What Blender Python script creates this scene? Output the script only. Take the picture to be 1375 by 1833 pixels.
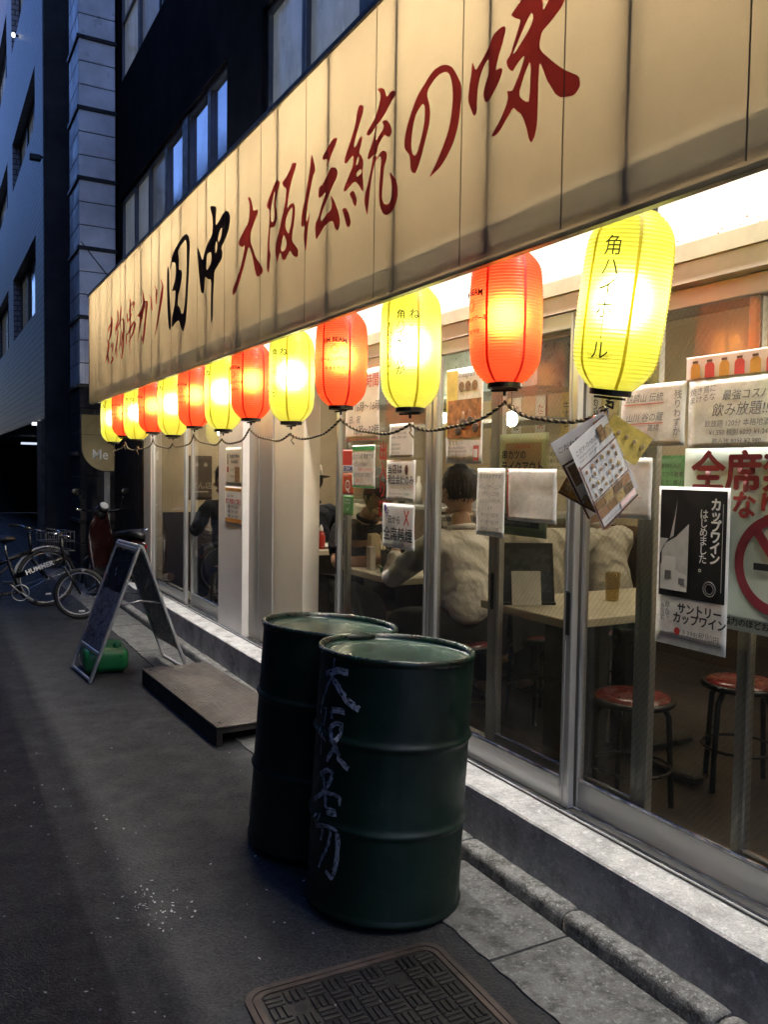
import bpy, bmesh, math, random
from mathutils import Vector, Matrix, noise, geometry
for o in list(bpy.data.objects): bpy.data.objects.remove(o)
scene = bpy.context.scene
COL = scene.collection
R = math.radians
PI = math.pi
random.seed(7)

# ---------------------------------------------------------------- camera
cam_d = bpy.data.cameras.new('camera'); cam = bpy.data.objects.new('camera', cam_d); COL.objects.link(cam)
cam_d.sensor_fit = 'VERTICAL'; cam_d.sensor_height = 36.0; cam_d.lens = 29.3
cam_d.clip_start = 0.05; cam_d.clip_end = 500
cam.matrix_world = Matrix(((0.874968, 0.011423, -0.484046, 0), (-0.483962, 0.050689, -0.873620, 0), (0.014556, 0.998649, 0.049880, 1.5), (0, 0, 0, 1)))
scene.camera = cam

# ---------------------------------------------------------------- dusk sky and exposure
w = bpy.data.worlds.new('World'); scene.world = w; w.use_nodes = True
nt = w.node_tree; nt.nodes.clear()
sky = nt.nodes.new('ShaderNodeTexSky'); sky.sky_type = 'NISHITA'; sky.sun_disc = False
sky.sun_elevation = R(7.5); sky.sun_rotation = R(250); sky.altitude = 0; sky.air_density = 1.0; sky.dust_density = 0.3; sky.ozone_density = 4.0
bg = nt.nodes.new('ShaderNodeBackground'); bg.inputs['Strength'].default_value = SKY_STRENGTH = 0.15
wo = nt.nodes.new('ShaderNodeOutputWorld')
tint = nt.nodes.new('ShaderNodeMix'); tint.data_type = 'RGBA'; tint.blend_type = 'MULTIPLY'; tint.inputs[0].default_value = 1.0; tint.inputs[7].default_value = (.95, .72, .90, 1)
nt.links.new(sky.outputs[0], tint.inputs[6]); nt.links.new(tint.outputs[2], bg.inputs[0]); nt.links.new(bg.outputs[0], wo.inputs[0])
scene.view_settings.view_transform = 'Standard'; scene.view_settings.look = 'None'
scene.view_settings.gamma = 1.0; scene.view_settings.use_curve_mapping = False
scene.view_settings.exposure = 2.1
scene.render.engine = 'CYCLES'
cy = scene.cycles
cy.use_denoising = True; cy.max_bounces = 7; cy.diffuse_bounces = 3; cy.glossy_bounces = 4; cy.transmission_bounces = 6; cy.transparent_max_bounces = 16
cy.sample_clamp_indirect = 3.0; cy.caustics_reflective = False; cy.caustics_refractive = False
TUBE = 50.0; BULB_Y = 13.0; BULB_R = 14.0; ROOM = 11.0

# ---------------------------------------------------------------- materials
MATS = {}
def nodes_of(name):
    m = bpy.data.materials.new(name); m.use_nodes = True
    t = m.node_tree; t.nodes.clear()
    return m, t, t.nodes.new('ShaderNodeOutputMaterial')
def coords(t, scale=1.0, kind='Object'):
    c = t.nodes.new('ShaderNodeTexCoord'); mp = t.nodes.new('ShaderNodeMapping')
    mp.inputs['Scale'].default_value = scale if isinstance(scale, (tuple, list)) else (scale,)*3
    t.links.new(c.outputs[kind], mp.inputs[0]); return mp.outputs[0]
def mixcol(t, fac, a, b, blend='MIX'):
    n = t.nodes.new('ShaderNodeMix'); n.data_type = 'RGBA'; n.blend_type = blend
    for s, v in ((0, fac), (6, a), (7, b)):
        if hasattr(v, 'is_linked') or hasattr(v, 'links'): t.links.new(v, n.inputs[s])
        elif s == 0: n.inputs[0].default_value = v
        else: n.inputs[s].default_value = (*v, 1)
    return n.outputs[2]
def math_n(t, op, a, b=None):
    n = t.nodes.new('ShaderNodeMath'); n.operation = op
    for i, v in enumerate((a, b)):
        if v is None: continue
        if hasattr(v, 'links'): t.links.new(v, n.inputs[i])
        else: n.inputs[i].default_value = v
    return n.outputs[0]
def noise_n(t, vec, scale, detail=6, rough=.6):
    n = t.nodes.new('ShaderNodeTexNoise'); n.inputs['Scale'].default_value = scale; n.inputs['Detail'].default_value = detail; n.inputs['Roughness'].default_value = rough
    t.links.new(vec, n.inputs['Vector']); return n.outputs['Fac']
def ramp(t, fac, stops):
    n = t.nodes.new('ShaderNodeValToRGB'); e = n.color_ramp.elements
    while len(e) < len(stops): e.new(.5)
    for k, (p, c) in enumerate(stops):
        e[k].position = p; e[k].color = (*c, 1) if isinstance(c, tuple) else (c, c, c, 1)
    t.links.new(fac, n.inputs[0]); return n.outputs[0]
def M(name, col, rough=.6, metal=0.0, var=.18, vscale=6.0, dark=None, bump=0.0, bscale=60.0, fine=0.0, fscale=200.0, spec=.5, wear=0.0, kind='Object', stretch=None):
    """principled surface with patchy colour, grain, relief and roughness wear"""
    if name in MATS: return MATS[name]
    m, t, out = nodes_of(name)
    b = t.nodes.new('ShaderNodeBsdfPrincipled'); t.links.new(b.outputs[0], out.inputs[0])
    v = coords(t, stretch or 1.0, kind)
    n1 = noise_n(t, v, vscale)
    dk = dark or tuple(c*(1-var*2) for c in col); lt = tuple(min(1, c*(1+var)) for c in col)
    c = ramp(t, n1, [(.3, dk), (.55, col), (.75, lt)])
    if fine > 0:
        n2 = noise_n(t, v, fscale, 3)
        c = mixcol(t, fine, c, ramp(t, n2, [(.35, 0.0), (.65, 1.0)]), 'OVERLAY')
    t.links.new(c, b.inputs['Base Color'])
    b.inputs['Metallic'].default_value = metal; b.inputs['Specular IOR Level'].default_value = spec
    r = ramp(t, noise_n(t, v, vscale*2.7, 5), [(.3, max(.02, rough-.12-wear)), (.7, min(1, rough+.12+wear))])
    t.links.new(r, b.inputs['Roughness'])
    if bump > 0:
        bp = t.nodes.new('ShaderNodeBump'); bp.inputs['Strength'].default_value = bump; bp.inputs['Distance'].default_value = .004
        t.links.new(noise_n(t, v, bscale, 8, .7), bp.inputs['Height']); t.links.new(bp.outputs[0], b.inputs['Normal'])
    MATS[name] = m; return m
def painted(name, col, chip, scuff, rough, spec):
    """old oil paint on steel: chips down to rust, rubbed scuffs and runs of dirt"""
    m, t, out = nodes_of(name); b = t.nodes.new('ShaderNodeBsdfPrincipled'); t.links.new(b.outputs[0], out.inputs[0]); v = coords(t)
    c = ramp(t, noise_n(t, v, 2.2), [(.3, tuple(x*.6 for x in col)), (.7, tuple(x*1.5 for x in col))])
    c = mixcol(t, ramp(t, noise_n(t, coords(t, (1, 1, .12)), 14.0, 4), [(.56, 0.0), (.72, .45)]), c, tuple(x*.3 for x in col))
    c = mixcol(t, ramp(t, noise_n(t, coords(t, (1, 1, 2.5)), 9.0, 9, .75), [(.60, 0.0), (.66, .5)]), c, scuff)
    c = mixcol(t, ramp(t, noise_n(t, v, 24.0, 9, .7), [(.665, 0.0), (.69, .9)]), c, chip)
    t.links.new(c, b.inputs['Base Color']); b.inputs['Specular IOR Level'].default_value = spec
    t.links.new(ramp(t, noise_n(t, v, 11.0, 8, .7), [(.35, rough-.08), (.7, rough+.22)]), b.inputs['Roughness'])
    bp = t.nodes.new('ShaderNodeBump'); bp.inputs['Strength'].default_value = .15; bp.inputs['Distance'].default_value = .003; t.links.new(noise_n(t, v, 8.0, 6), bp.inputs['Height']); t.links.new(bp.outputs[0], b.inputs['Normal'])
    MATS[name] = m; return m
def emit(name, col, strength):
    if name in MATS: return MATS[name]
    m, t, out = nodes_of(name)
    e = t.nodes.new('ShaderNodeEmission'); e.inputs[0].default_value = (*col, 1); e.inputs[1].default_value = strength
    n = noise_n(t, coords(t), 3.0); t.links.new(mixcol(t, .05, col, ramp(t, n, [(.3, tuple(c*.9 for c in col)), (.7, col)])), e.inputs[0])
    t.links.new(e.outputs[0], out.inputs[0]); MATS[name] = m; return m
def cloth_light(name, col, trans, tfac=.6, rough=.5, clear=None, gloss=.04):
    """thin sheet: light falls through it (translucent) and back off it (diffuse)"""
    if name in MATS: return MATS[name]
    m, t, out = nodes_of(name)
    v = coords(t)
    n = noise_n(t, v, 5.0); n2 = noise_n(t, v, 90.0, 3)
    d = t.nodes.new('ShaderNodeBsdfDiffuse'); tr = t.nodes.new('ShaderNodeBsdfTranslucent'); mx = t.nodes.new('ShaderNodeMixShader')
    f = mixcol(t, .5, ramp(t, n, [(.3, .88), (.7, 1.0)]), ramp(t, n2, [(.3, .93), (.7, 1.0)]), 'MULTIPLY')
    t.links.new(mixcol(t, 1.0, col, f, 'MULTIPLY'), d.inputs[0]); t.links.new(mixcol(t, 1.0, trans, f, 'MULTIPLY'), tr.inputs[0])
    mx.inputs[0].default_value = tfac
    t.links.new(d.outputs[0], mx.inputs[1]); t.links.new(tr.outputs[0], mx.inputs[2])
    g = t.nodes.new('ShaderNodeBsdfGlossy'); g.inputs['Roughness'].default_value = rough
    m2 = t.nodes.new('ShaderNodeMixShader'); m2.inputs[0].default_value = gloss
    t.links.new(mx.outputs[0], m2.inputs[1]); t.links.new(g.outputs[0], m2.inputs[2])
    if clear:                                             # thin skin: part of the light goes nearly straight through, so the bulb shows as a hot spot
        rf = t.nodes.new('ShaderNodeBsdfRefraction'); rf.inputs['Color'].default_value = (*clear[1], 1); rf.inputs['Roughness'].default_value = clear[2]; rf.inputs['IOR'].default_value = 1.4
        m3 = t.nodes.new('ShaderNodeMixShader'); m3.inputs[0].default_value = clear[0]
        t.links.new(m2.outputs[0], m3.inputs[1]); t.links.new(rf.outputs[0], m3.inputs[2]); m2 = m3
    t.links.new(m2.outputs[0], out.inputs[0]); MATS[name] = m; return m
def glass(name, tint=(.93, .95, .93), wires=0.0, dirt=.04, refl=1.0):
    """window pane: see-through with a Fresnel reflection, dust film and, if asked, cast-in wire lattice"""
    if name in MATS: return MATS[name]
    m, t, out = nodes_of(name)
    tr = t.nodes.new('ShaderNodeBsdfTransparent'); tr.inputs[0].default_value = (*tint, 1)
    g = t.nodes.new('ShaderNodeBsdfGlossy'); g.inputs['Roughness'].default_value = .015
    lw = t.nodes.new('ShaderNodeLayerWeight'); lw.inputs['Blend'].default_value = .5
    sch = math_n(t, 'ADD', math_n(t, 'MULTIPLY', math_n(t, 'POWER', lw.outputs['Facing'], 5.0), .9), .035)
    mx = t.nodes.new('ShaderNodeMixShader'); t.links.new(math_n(t, 'MULTIPLY', sch, refl), mx.inputs[0])
    t.links.new(tr.outputs[0], mx.inputs[1]); t.links.new(g.outputs[0], mx.inputs[2])
    d = t.nodes.new('ShaderNodeBsdfDiffuse'); d.inputs[0].default_value = (.45, .43, .38, 1)
    v = coords(t); film = ramp(t, noise_n(t, v, 7.0), [(.35, 0.0), (.75, dirt)])
    m2 = t.nodes.new('ShaderNodeMixShader'); t.links.new(film, m2.inputs[0])
    t.links.new(mx.outputs[0], m2.inputs[1]); t.links.new(d.outputs[0], m2.inputs[2])
    last = m2
    if wires > 0:
        sp = t.nodes.new('ShaderNodeSeparateXYZ'); t.links.new(v, sp.inputs[0])
        y, z = sp.outputs[1], sp.outputs[2]
        a = math_n(t, 'LESS_THAN', math_n(t, 'FRACT', math_n(t, 'MULTIPLY', math_n(t, 'ADD', math_n(t, 'MULTIPLY', y, 1.25), z), 36.0)), .06)
        b = math_n(t, 'LESS_THAN', math_n(t, 'FRACT', math_n(t, 'MULTIPLY', math_n(t, 'SUBTRACT', math_n(t, 'MULTIPLY', y, 1.25), z), 36.0)), .045)
        f = math_n(t, 'MULTIPLY', math_n(t, 'MAXIMUM', a, math_n(t, 'MULTIPLY', b, .55)), wires)
        wd = t.nodes.new('ShaderNodeBsdfPrincipled'); wd.inputs['Base Color'].default_value = (.4, .38, .34, 1); wd.inputs['Metallic'].default_value = .7; wd.inputs['Roughness'].default_value = .45
        m3 = t.nodes.new('ShaderNodeMixShader'); t.links.new(f, m3.inputs[0]); t.links.new(m2.outputs[0], m3.inputs[1]); t.links.new(wd.outputs[0], m3.inputs[2]); last = m3
    t.links.new(last.outputs[0], out.inputs[0]); MATS[name] = m; return m
def asphalt():
    m, t, out = nodes_of('asphalt')
    b = t.nodes.new('ShaderNodeBsdfPrincipled'); t.links.new(b.outputs[0], out.inputs[0])
    v = coords(t)
    big = noise_n(t, v, .9, 5); mid = noise_n(t, v, 7.0, 6); 
    vo = t.nodes.new('ShaderNodeTexVoronoi'); vo.inputs['Scale'].default_value = 120.0; t.links.new(v, vo.inputs['Vector'])
    base = ramp(t, big, [(.3, (.0125, .0136, .0158)), (.7, (.0235, .0245, .0275))])
    base = mixcol(t, .35, base, ramp(t, mid, [(.3, .25), (.75, .75)]), 'OVERLAY')
    base = mixcol(t, .75, base, ramp(t, vo.outputs['Color'], [(.2, .12), (.9, .88)]), 'OVERLAY')
    st = noise_n(t, v, 2.3, 6, .65); base = mixcol(t, ramp(t, st, [(.56, 0.0), (.66, .55)]), base, (.013, .013, .014))      # damp and oil stains
    vc = t.nodes.new('ShaderNodeTexVoronoi'); vc.feature = 'DISTANCE_TO_EDGE'; vc.inputs['Scale'].default_value = .8
    wv = t.nodes.new('ShaderNodeVectorMath'); wv.operation = 'ADD'; wn = t.nodes.new('ShaderNodeTexNoise'); wn.inputs['Scale'].default_value = 5.0; t.links.new(v, wn.inputs['Vector']); t.links.new(v, wv.inputs[0]); t.links.new(wn.outputs['Color'], wv.inputs[1]); t.links.new(wv.outputs[0], vc.inputs['Vector'])
    base = mixcol(t, ramp(t, vc.outputs['Distance'], [(.0, .75), (.006, 0.0)]), base, (.012, .012, .012))                    # hairline cracks
    fl = noise_n(t, v, 60.0, 2); base = mixcol(t, ramp(t, fl, [(.76, 0.0), (.80, .4)]), base, (.22, .21, .20))
    t.links.new(base, b.inputs['Base Color']); b.inputs['Specular IOR Level'].default_value = .35
    t.links.new(ramp(t, mid, [(.3, .62), (.7, .9)]), b.inputs['Roughness'])
    bp = t.nodes.new('ShaderNodeBump'); bp.inputs['Strength'].default_value = .8; bp.inputs['Distance'].default_value = .004
    h = mixcol(t, .4, ramp(t, vo.outputs['Distance'], [(0.0, 0.0), (.6, 1.0)]), ramp(t, noise_n(t, v, 45.0, 8), [(.2, 0.0), (.8, 1.0)]))
    t.links.new(h, bp.inputs['Height']); t.links.new(bp.outputs[0], b.inputs['Normal'])
    MATS['asphalt'] = m; return m
def brick_mat(name, c1, c2, mortar, sx, sy, rough=.4):
    """glazed wall tiles too far away to pick apart"""
    m, t, out = nodes_of(name)
    b = t.nodes.new('ShaderNodeBsdfPrincipled'); t.links.new(b.outputs[0], out.inputs[0])
    c = t.nodes.new('ShaderNodeTexCoord'); sp = t.nodes.new('ShaderNodeSeparateXYZ'); cb = t.nodes.new('ShaderNodeCombineXYZ')
    t.links.new(c.outputs['Object'], sp.inputs[0]); t.links.new(math_n(t, 'ADD', sp.outputs[1], sp.outputs[0]), cb.inputs[0]); t.links.new(sp.outputs[2], cb.inputs[1])
    br = t.nodes.new('ShaderNodeTexBrick'); br.inputs['Color1'].default_value = (*c1, 1); br.inputs['Color2'].default_value = (*c2, 1); br.inputs['Mortar'].default_value = (*mortar, 1)
    br.inputs['Scale'].default_value = 1.0; br.inputs['Brick Width'].default_value = sx; br.inputs['Row Height'].default_value = sy; br.inputs['Mortar Size'].default_value = .012; br.inputs['Mortar Smooth'].default_value = .2
    t.links.new(cb.outputs[0], br.inputs['Vector'])
    t.links.new(mixcol(t, .3, br.outputs['Color'], ramp(t, noise_n(t, coords(t), 1.2), [(.3, .3), (.7, .7)]), 'OVERLAY'), b.inputs['Base Color'])
    b.inputs['Roughness'].default_value = rough
    bp = t.nodes.new('ShaderNodeBump'); bp.inputs['Strength'].default_value = .6; bp.inputs['Distance'].default_value = .01; bp.invert = True
    t.links.new(br.outputs['Fac'], bp.inputs['Height']); t.links.new(bp.outputs[0], b.inputs['Normal'])
    MATS[name] = m; return m

def stained(name, mid, dark, light, scale, relief=.7):
    """weathered cast concrete: broad stains, blotches of worn pale paste, pits and aggregate"""
    m, t, out = nodes_of(name)
    b = t.nodes.new('ShaderNodeBsdfPrincipled'); t.links.new(b.outputs[0], out.inputs[0]); v = coords(t, 1.0, 'Object')
    g = t.nodes.new('ShaderNodeNewGeometry'); gm = t.nodes.new('ShaderNodeMapping'); t.links.new(g.outputs['Position'], gm.inputs[0]); v = gm.outputs[0]
    n1 = noise_n(t, v, scale*.45, 4, .55); n2 = noise_n(t, v, scale*2.6, 8, .72); n3 = noise_n(t, v, scale*11, 5, .7); n4 = noise_n(t, v, 150.0, 3)
    c = ramp(t, n1, [(.30, tuple(x*.72 for x in mid)), (.5, mid), (.72, tuple(min(1, x*1.25) for x in mid))])
    c = mixcol(t, ramp(t, n2, [(.44, 0.0), (.62, .92)]), c, dark)
    c = mixcol(t, ramp(t, n3, [(.54, 0.0), (.66, .75)]), c, light)
    c = mixcol(t, .22, c, ramp(t, n4, [(.3, 0.0), (.7, 1.0)]), 'OVERLAY')
    t.links.new(c, b.inputs['Base Color']); b.inputs['Roughness'].default_value = .86; b.inputs['Specular IOR Level'].default_value = .3
    bp = t.nodes.new('ShaderNodeBump'); bp.inputs['Strength'].default_value = relief; bp.inputs['Distance'].default_value = .005
    t.links.new(mixcol(t, .5, ramp(t, n2, [(.2, 1.0), (.8, 0.0)]), ramp(t, n4, [(.2, 0.0), (.8, 1.0)])), bp.inputs['Height']); t.links.new(bp.outputs[0], b.inputs['Normal'])
    MATS[name] = m; return m
ALU = M('aluminium', (.50, .50, .49), .40, .7, .04, 1.2)
ALU_D = M('aluminium_shade', (.42, .42, .42), .42, .7, .08, 3.0)
BLACK = M('black_plastic', (.012, .012, .012), .4, 0, .2)
BLACKM = M('black_metal', (.016, .016, .017), .35, .3, .2, bump=.1)
CHROME = M('chrome', (.7, .7, .72), .15, 1.0, .05)
RUBBER = M('rubber', (.015, .015, .015), .75, 0, .2)
CONC = stained('concrete', (.115, .114, .111), (.045, .045, .042), (.22, .218, .21), 5.0)
CONC_D = stained('concrete_step', (.52, .515, .505), (.27, .267, .258), (.62, .61, .60), 3.0)
CONC_R = stained('concrete_rough', (.09, .088, .08), (.035, .034, .03), (.2, .195, .18), 8.0)
CONC_K = stained('kerb_concrete', (.19, .187, .178), (.05, .05, .045), (.40, .395, .38), 8.0, .9)
PAPER = M('paper', (.74, .72, .67), .55, 0, .05, 9.0, bump=.12, bscale=14)
PAPER_S = M('sleeved_paper', (.72, .70, .65), .28, 0, .08, 12.0, bump=.6, bscale=16)
INK = M('ink_black', (.02, .02, .022), .5, 0, .2)
INK_G = M('ink_grey', (.14, .13, .13), .5, 0, .3)
INK_R = M('ink_red', (.50, .035, .03), .5, 0, .15)
INK_P = M('ink_pink', (.62, .10, .10), .5, 0, .15)
INK_B = M('ink_blue', (.03, .06, .30), .5, 0, .15)
INK_V = M('ink_violet', (.12, .08, .28), .5, 0, .2)
INK_GR = M('ink_green', (.04, .28, .10), .5, 0, .15)
INK_W = M('ink_white', (.72, .72, .70), .5, 0, .08)
INK_BR = M('ink_brown', (.10, .035, .02), .5, 0, .2)

# ---------------------------------------------------------------- mesh helpers
class MB:
    """collects pieces of ONE part and links them as one mesh object"""
    def __init__(s): s.bm = bmesh.new()
    def box(s, c, d, rot=None, bevel=0.0, seg=1):
        r = bmesh.ops.create_cube(s.bm, size=1.0); vs = r['verts']
        if bevel > 0:
            for v in vs: v.co = Vector((v.co.x*d[0], v.co.y*d[1], v.co.z*d[2]))
            es = list({e for v in vs for e in v.link_edges})
            rb = bmesh.ops.bevel(s.bm, geom=es, offset=bevel, segments=seg, affect='EDGES', profile=.5)
            vs = list({v for f in rb['faces'] for v in f.verts} | {v for v in vs if v.is_valid})
        else:
            for v in vs: v.co = Vector((v.co.x*d[0], v.co.y*d[1], v.co.z*d[2]))
        mt = Matrix.Translation(c) @ (rot.to_4x4() if rot else Matrix())
        for v in vs: v.co = mt @ v.co
        return s
    def span(s, a, b, bevel=0.0):
        return s.box([(a[k]+b[k])/2 for k in range(3)], [abs(b[k]-a[k]) for k in range(3)], bevel=bevel)
    def tube(s, pts, r, n=8, cap=True, closed=False):
        pts = [Vector(p) for p in pts]; rs = r if isinstance(r, (list, tuple)) else [r]*len(pts)
        rings = []; up = None
        for k, p in enumerate(pts):
            if closed: t = pts[(k+1) % len(pts)] - pts[k-1]
            else: t = pts[min(k+1, len(pts)-1)] - pts[max(k-1, 0)]
            t.normalize()
            if up is None: up = t.orthogonal().normalized()
            up = (up - t*up.dot(t)); up = up.normalized() if up.length > 1e-6 else t.orthogonal().normalized()
            sd = t.cross(up)
            rings.append([s.bm.verts.new(p + (up*math.cos(2*PI*j/n) + sd*math.sin(2*PI*j/n))*rs[k]) for j in range(n)])
        m = len(rings)
        for k in range(m if closed else m-1):
            a, b = rings[k], rings[(k+1) % m]
            for j in range(n):
                f = s.bm.faces.new((a[j], a[(j+1) % n], b[(j+1) % n], b[j])); f.smooth = True
        if cap and not closed:
            s.bm.faces.new(rings[0][::-1]); s.bm.faces.new(rings[-1])
        return s
    def lathe(s, prof, n=32, c=(0, 0, 0), mat=None, smooth=True, cap=False):
        """profile of (radius, z) turned about the z axis"""
        rings = []
        for r, z in prof:
            if r < 1e-6: rings.append([s.bm.verts.new(Vector((0, 0, z)))])
            else: rings.append([s.bm.verts.new(Vector((r*math.cos(2*PI*j/n), r*math.sin(2*PI*j/n), z))) for j in range(n)])
        for a, b in zip(rings, rings[1:]):
            for j in range(n):
                q = [a[j % len(a)], a[(j+1) % n] if len(a) > 1 else None, b[(j+1) % n] if len(b) > 1 else None, b[j % len(b)]]
                q = [x for k, x in enumerate(q) if x is not None and x not in q[:k]]
                if len(q) > 2:
                    f = s.bm.faces.new(q); f.smooth = smooth
        mt = Matrix.Translation(c) @ (mat or Matrix())
        for ring in rings:
            for v in ring: v.co = mt @ v.co
        return s
    def torus(s, c, Rm, r, axis=(0, 0, 1), n=28, m=8, arc=(0, 2*PI)):
        q = Vector((0, 0, 1)).rotation_difference(Vector(axis)).to_matrix()
        full = abs(arc[1]-arc[0]-2*PI) < 1e-4; k = n if full else n+1
        pts = [Vector(c) + q @ Vector((Rm*math.cos(arc[0]+(arc[1]-arc[0])*i/n), Rm*math.sin(arc[0]+(arc[1]-arc[0])*i/n), 0)) for i in range(k)]
        return s.tube(pts, r, m, closed=full)
    def ball(s, c, d, seg=16, rings=10, rot=None):
        r = bmesh.ops.create_uvsphere(s.bm, u_segments=seg, v_segments=rings, radius=1.0)
        mt = Matrix.Translation(c) @ (rot.to_4x4() if rot else Matrix())
        for v in r['verts']: v.co = mt @ Vector((v.co.x*d[0], v.co.y*d[1], v.co.z*d[2]))
        for f in {f for v in r['verts'] for f in v.link_faces}: f.smooth = True
        return s
    def poly(s, pts):
        s.bm.faces.new([s.bm.verts.new(Vector(p)) for p in pts]); return s
    def prism(s, pts, d):
        """closed outline given in 3-D, pushed along vector d"""
        a = [s.bm.verts.new(Vector(p)) for p in pts]; b = [s.bm.verts.new(Vector(p)+Vector(d)) for p in pts]
        s.bm.faces.new(a); s.bm.faces.new(b[::-1])
        for k in range(len(a)): s.bm.faces.new((a[k], b[k], b[(k+1) % len(a)], a[(k+1) % len(a)]))
        return s
    def build(s, name, mat, parent=None, loc=None, rot=None):
        bmesh.ops.recalc_face_normals(s.bm, faces=s.bm.faces)
        me = bpy.data.meshes.new(name); s.bm.to_mesh(me); s.bm.free()
        return link(name, me, mat, parent, loc, rot)
def link(name, me, mat, parent=None, loc=None, rot=None):
    if mat is not None and not me.materials: me.materials.append(mat)
    o = bpy.data.objects.new(name, me); COL.objects.link(o)
    if parent is not None: o.parent = parent
    if loc is not None: o.location = loc
    if rot is not None: o.rotation_euler = rot
    return o
def tag(o, label=None, cat=None, group=None, kind=None):
    for k, v in (('label', label), ('category', cat), ('group', group), ('kind', kind)):
        if v: o[k] = v
    return o
def empty(name, loc=(0, 0, 0), rot=(0, 0, 0), label=None, cat=None, group=None):
    o = bpy.data.objects.new(name, None); COL.objects.link(o); o.location = loc; o.rotation_euler = rot; o.empty_display_size = .1
    return tag(o, label, cat, group)
def struct(o): o['kind'] = 'structure'; return o
def copy_tree(o, parent=None):
    c = o.copy(); COL.objects.link(c)
    if parent is not None: c.parent = parent
    for ch in [x for x in o.children]: copy_tree(ch, c)
    return c
STREET = Matrix(((0, 0, -1), (-1, 0, 0), (0, 1, 0)))      # local x right, y up, z towards the street (-X)
FRONT = Matrix(((1, 0, 0), (0, 0, -1), (0, 1, 0)))        # faces back along the street (-Y)
_txt = {}
TMP = bpy.data.scenes.new('scratch')
def evaluated(o):
    """finished mesh of an object, worked out in an otherwise empty scene"""
    vl = TMP.view_layers[0]; vl.update(); return bpy.data.meshes.new_from_object(o.evaluated_get(vl.depsgraph))
def text_mesh(body, size, align='CENTER', spacing=1.0, line=1.0, weight=0.0):
    key = (body, size, align, spacing, line, weight)
    if key in _txt: return _txt[key]
    c = bpy.data.curves.new('lettering', 'FONT'); c.body = body; c.size = size; c.align_x = align; c.align_y = 'CENTER'
    c.space_character = spacing; c.space_line = line; c.offset = weight; c.resolution_u = 2
    o = bpy.data.objects.new('lettering', c); TMP.collection.objects.link(o)
    me = evaluated(o); me.name = 'lettering'
    bpy.data.objects.remove(o); bpy.data.curves.remove(c)
    me.materials.clear(); _txt[key] = me; return me
def vert(s): return '\n'.join('｜' if ch == 'ー' else ch for ch in s)
_dz = [0]
WARP = {}
def write(parent, body, x, y, size, mat, vertical=False, align='CENTER', weight=0.0, shear=0.0, sx=1.0, rot=0.0, z=None, spacing=1.0, line=None, name='lettering'):
    """printed or handwritten words lying flat on the face of a sheet"""
    bold = max(0.0, weight-size*.006); weight = min(weight, size*.006)
    me = text_mesh(vert(body) if vertical else body, size, align, spacing, line or (.86 if vertical else 1.0), weight).copy()
    if bold > 0:                                              # heavier strokes: the outline laid down again a hair to each side
        bm = bmesh.new()
        for q, (ddx, ddy) in enumerate(((-bold, 0), (bold, 0), (0, bold*.8), (0, -bold*.8))):
            n0 = len(bm.verts); bm.from_mesh(me); bm.verts.ensure_lookup_table()
            for v in bm.verts[n0:]: v.co += Vector((ddx, ddy, 0)); v.co.z = q*.00006
        bm.to_mesh(me); bm.free()
    c, s = math.cos(rot), math.sin(rot)
    for v in me.vertices:
        px, py = (v.co.x+v.co.y*shear)*sx, v.co.y
        v.co = (px*c-py*s, px*s+py*c, v.co.z)
    _dz[0] = (_dz[0]+1) % 7
    if parent.name in WARP:
        z = (z if z is not None else .0022)+.0009
        for v in me.vertices: v.co.z += WARP[parent.name](x+v.co.x, y+v.co.y)
    return link(name, me, mat, parent, (x, y, (z if z is not None else .0022)+_dz[0]*.00012))
def patch(parent, name, x0, y0, x1, y1, mat, z=.0014):
    _dz[0] = (_dz[0]+1) % 7; z += _dz[0]*.00009
    wf = WARP.get(parent.name, lambda a, b: 0); mb = MB(); n = 5
    g = [[mb.bm.verts.new((x0+(x1-x0)*i/n, y0+(y1-y0)*j/n, z+wf(x0+(x1-x0)*i/n, y0+(y1-y0)*j/n))) for j in range(n+1)] for i in range(n+1)]
    for i in range(n):
        for j in range(n): mb.bm.faces.new((g[i][j], g[i+1][j], g[i+1][j+1], g[i][j+1]))
    return mb.build(name, mat, parent)
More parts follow.
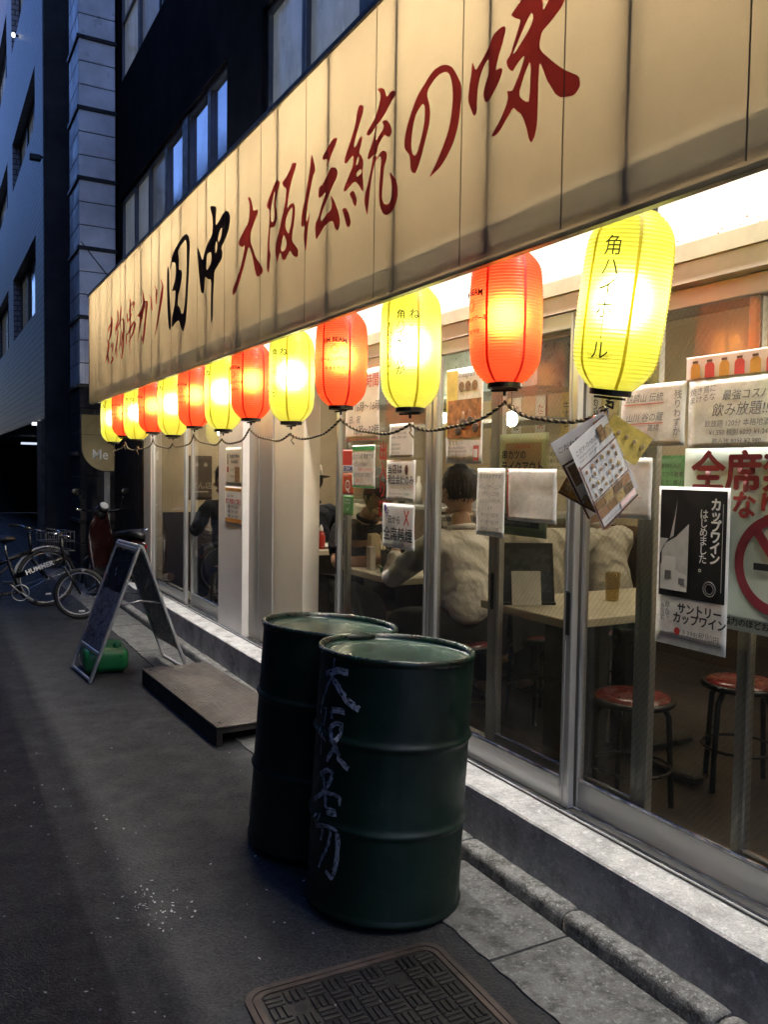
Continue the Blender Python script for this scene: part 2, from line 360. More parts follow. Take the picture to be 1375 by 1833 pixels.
def sheet(name, label, cat, X, Yl, Yr, Zb, Zt, mat=None, basis=STREET, thick=.0012, warp=.0035, group=None, tilt=0.0, flip=False):
    """a sheet taped to a surface: Yl is its edge seen first from the street's far end"""
    wd, ht = abs(Yl-Yr), Zt-Zb; seed = random.random()*50
    bm = bmesh.new(); nx, ny = 12, 12; g = []
    def wf(x, y):
        a, b = x/wd, y/ht
        return warp*((noise.noise(((a+.5)*2+seed, (b+.5)*2, 0))-.2)*((abs(a)*2)**2+(abs(b)*2)**2)*.5 + .22*noise.noise((a*3.3+seed, b*3.3, 5)))
    for k in (0, 1):
        g.append([[bm.verts.new(((i/nx-.5)*wd, (j/ny-.5)*ht, (k*thick) + wf((i/nx-.5)*wd, (j/ny-.5)*ht))) for j in range(ny+1)] for i in range(nx+1)])
    for k in (0, 1):
        for i in range(nx):
            for j in range(ny):
                f = bm.faces.new((g[k][i][j], g[k][i+1][j], g[k][i+1][j+1], g[k][i][j+1])); f.smooth = True
    ed = [(i, 0) for i in range(nx)] + [(nx, j) for j in range(ny)] + [(i, ny) for i in range(nx, 0, -1)] + [(0, j) for j in range(ny, 0, -1)]
    for a, b in zip(ed, ed[1:]+ed[:1]): bm.faces.new((g[0][a[0]][a[1]], g[0][b[0]][b[1]], g[1][b[0]][b[1]], g[1][a[0]][a[1]]))
    bmesh.ops.recalc_face_normals(bm, faces=bm.faces)
    me = bpy.data.meshes.new(name); bm.to_mesh(me); bm.free()
    o = link(name, me, mat or PAPER); WARP[o.name] = wf
    mw = basis.to_4x4() @ Matrix.Rotation(tilt, 4, 'Z')
    mw.translation = (X, (Yl+Yr)/2, (Zb+Zt)/2) if basis is STREET else ((Yl+Yr)/2, X, (Zb+Zt)/2)
    o.matrix_world = mw
    return tag(o, label, cat, group)
def scribble(parent, x0, x1, y, size, mat, seedtxt='', n=None, shear=.1):
    """a line of small handwriting or fine print"""
    n = n or max(3, int((x1-x0)/(size*.95)))
    pool = seedtxt or '本日飲み放題円時間営業金土日祝人様注文税込各種のはでしたりまから'
    body = ''.join(random.choice(pool) for _ in range(n))
    return write(parent, body, (x0+x1)/2, y, size, mat, shear=shear, sx=(x1-x0)/(n*size*1.0))
def lines(p, x0, x1, ys, size, mat, **k):
    for y in ys: scribble(p, x0+random.uniform(0, .004), x1-random.uniform(0, (x1-x0)*.25), y, size, mat, **k)

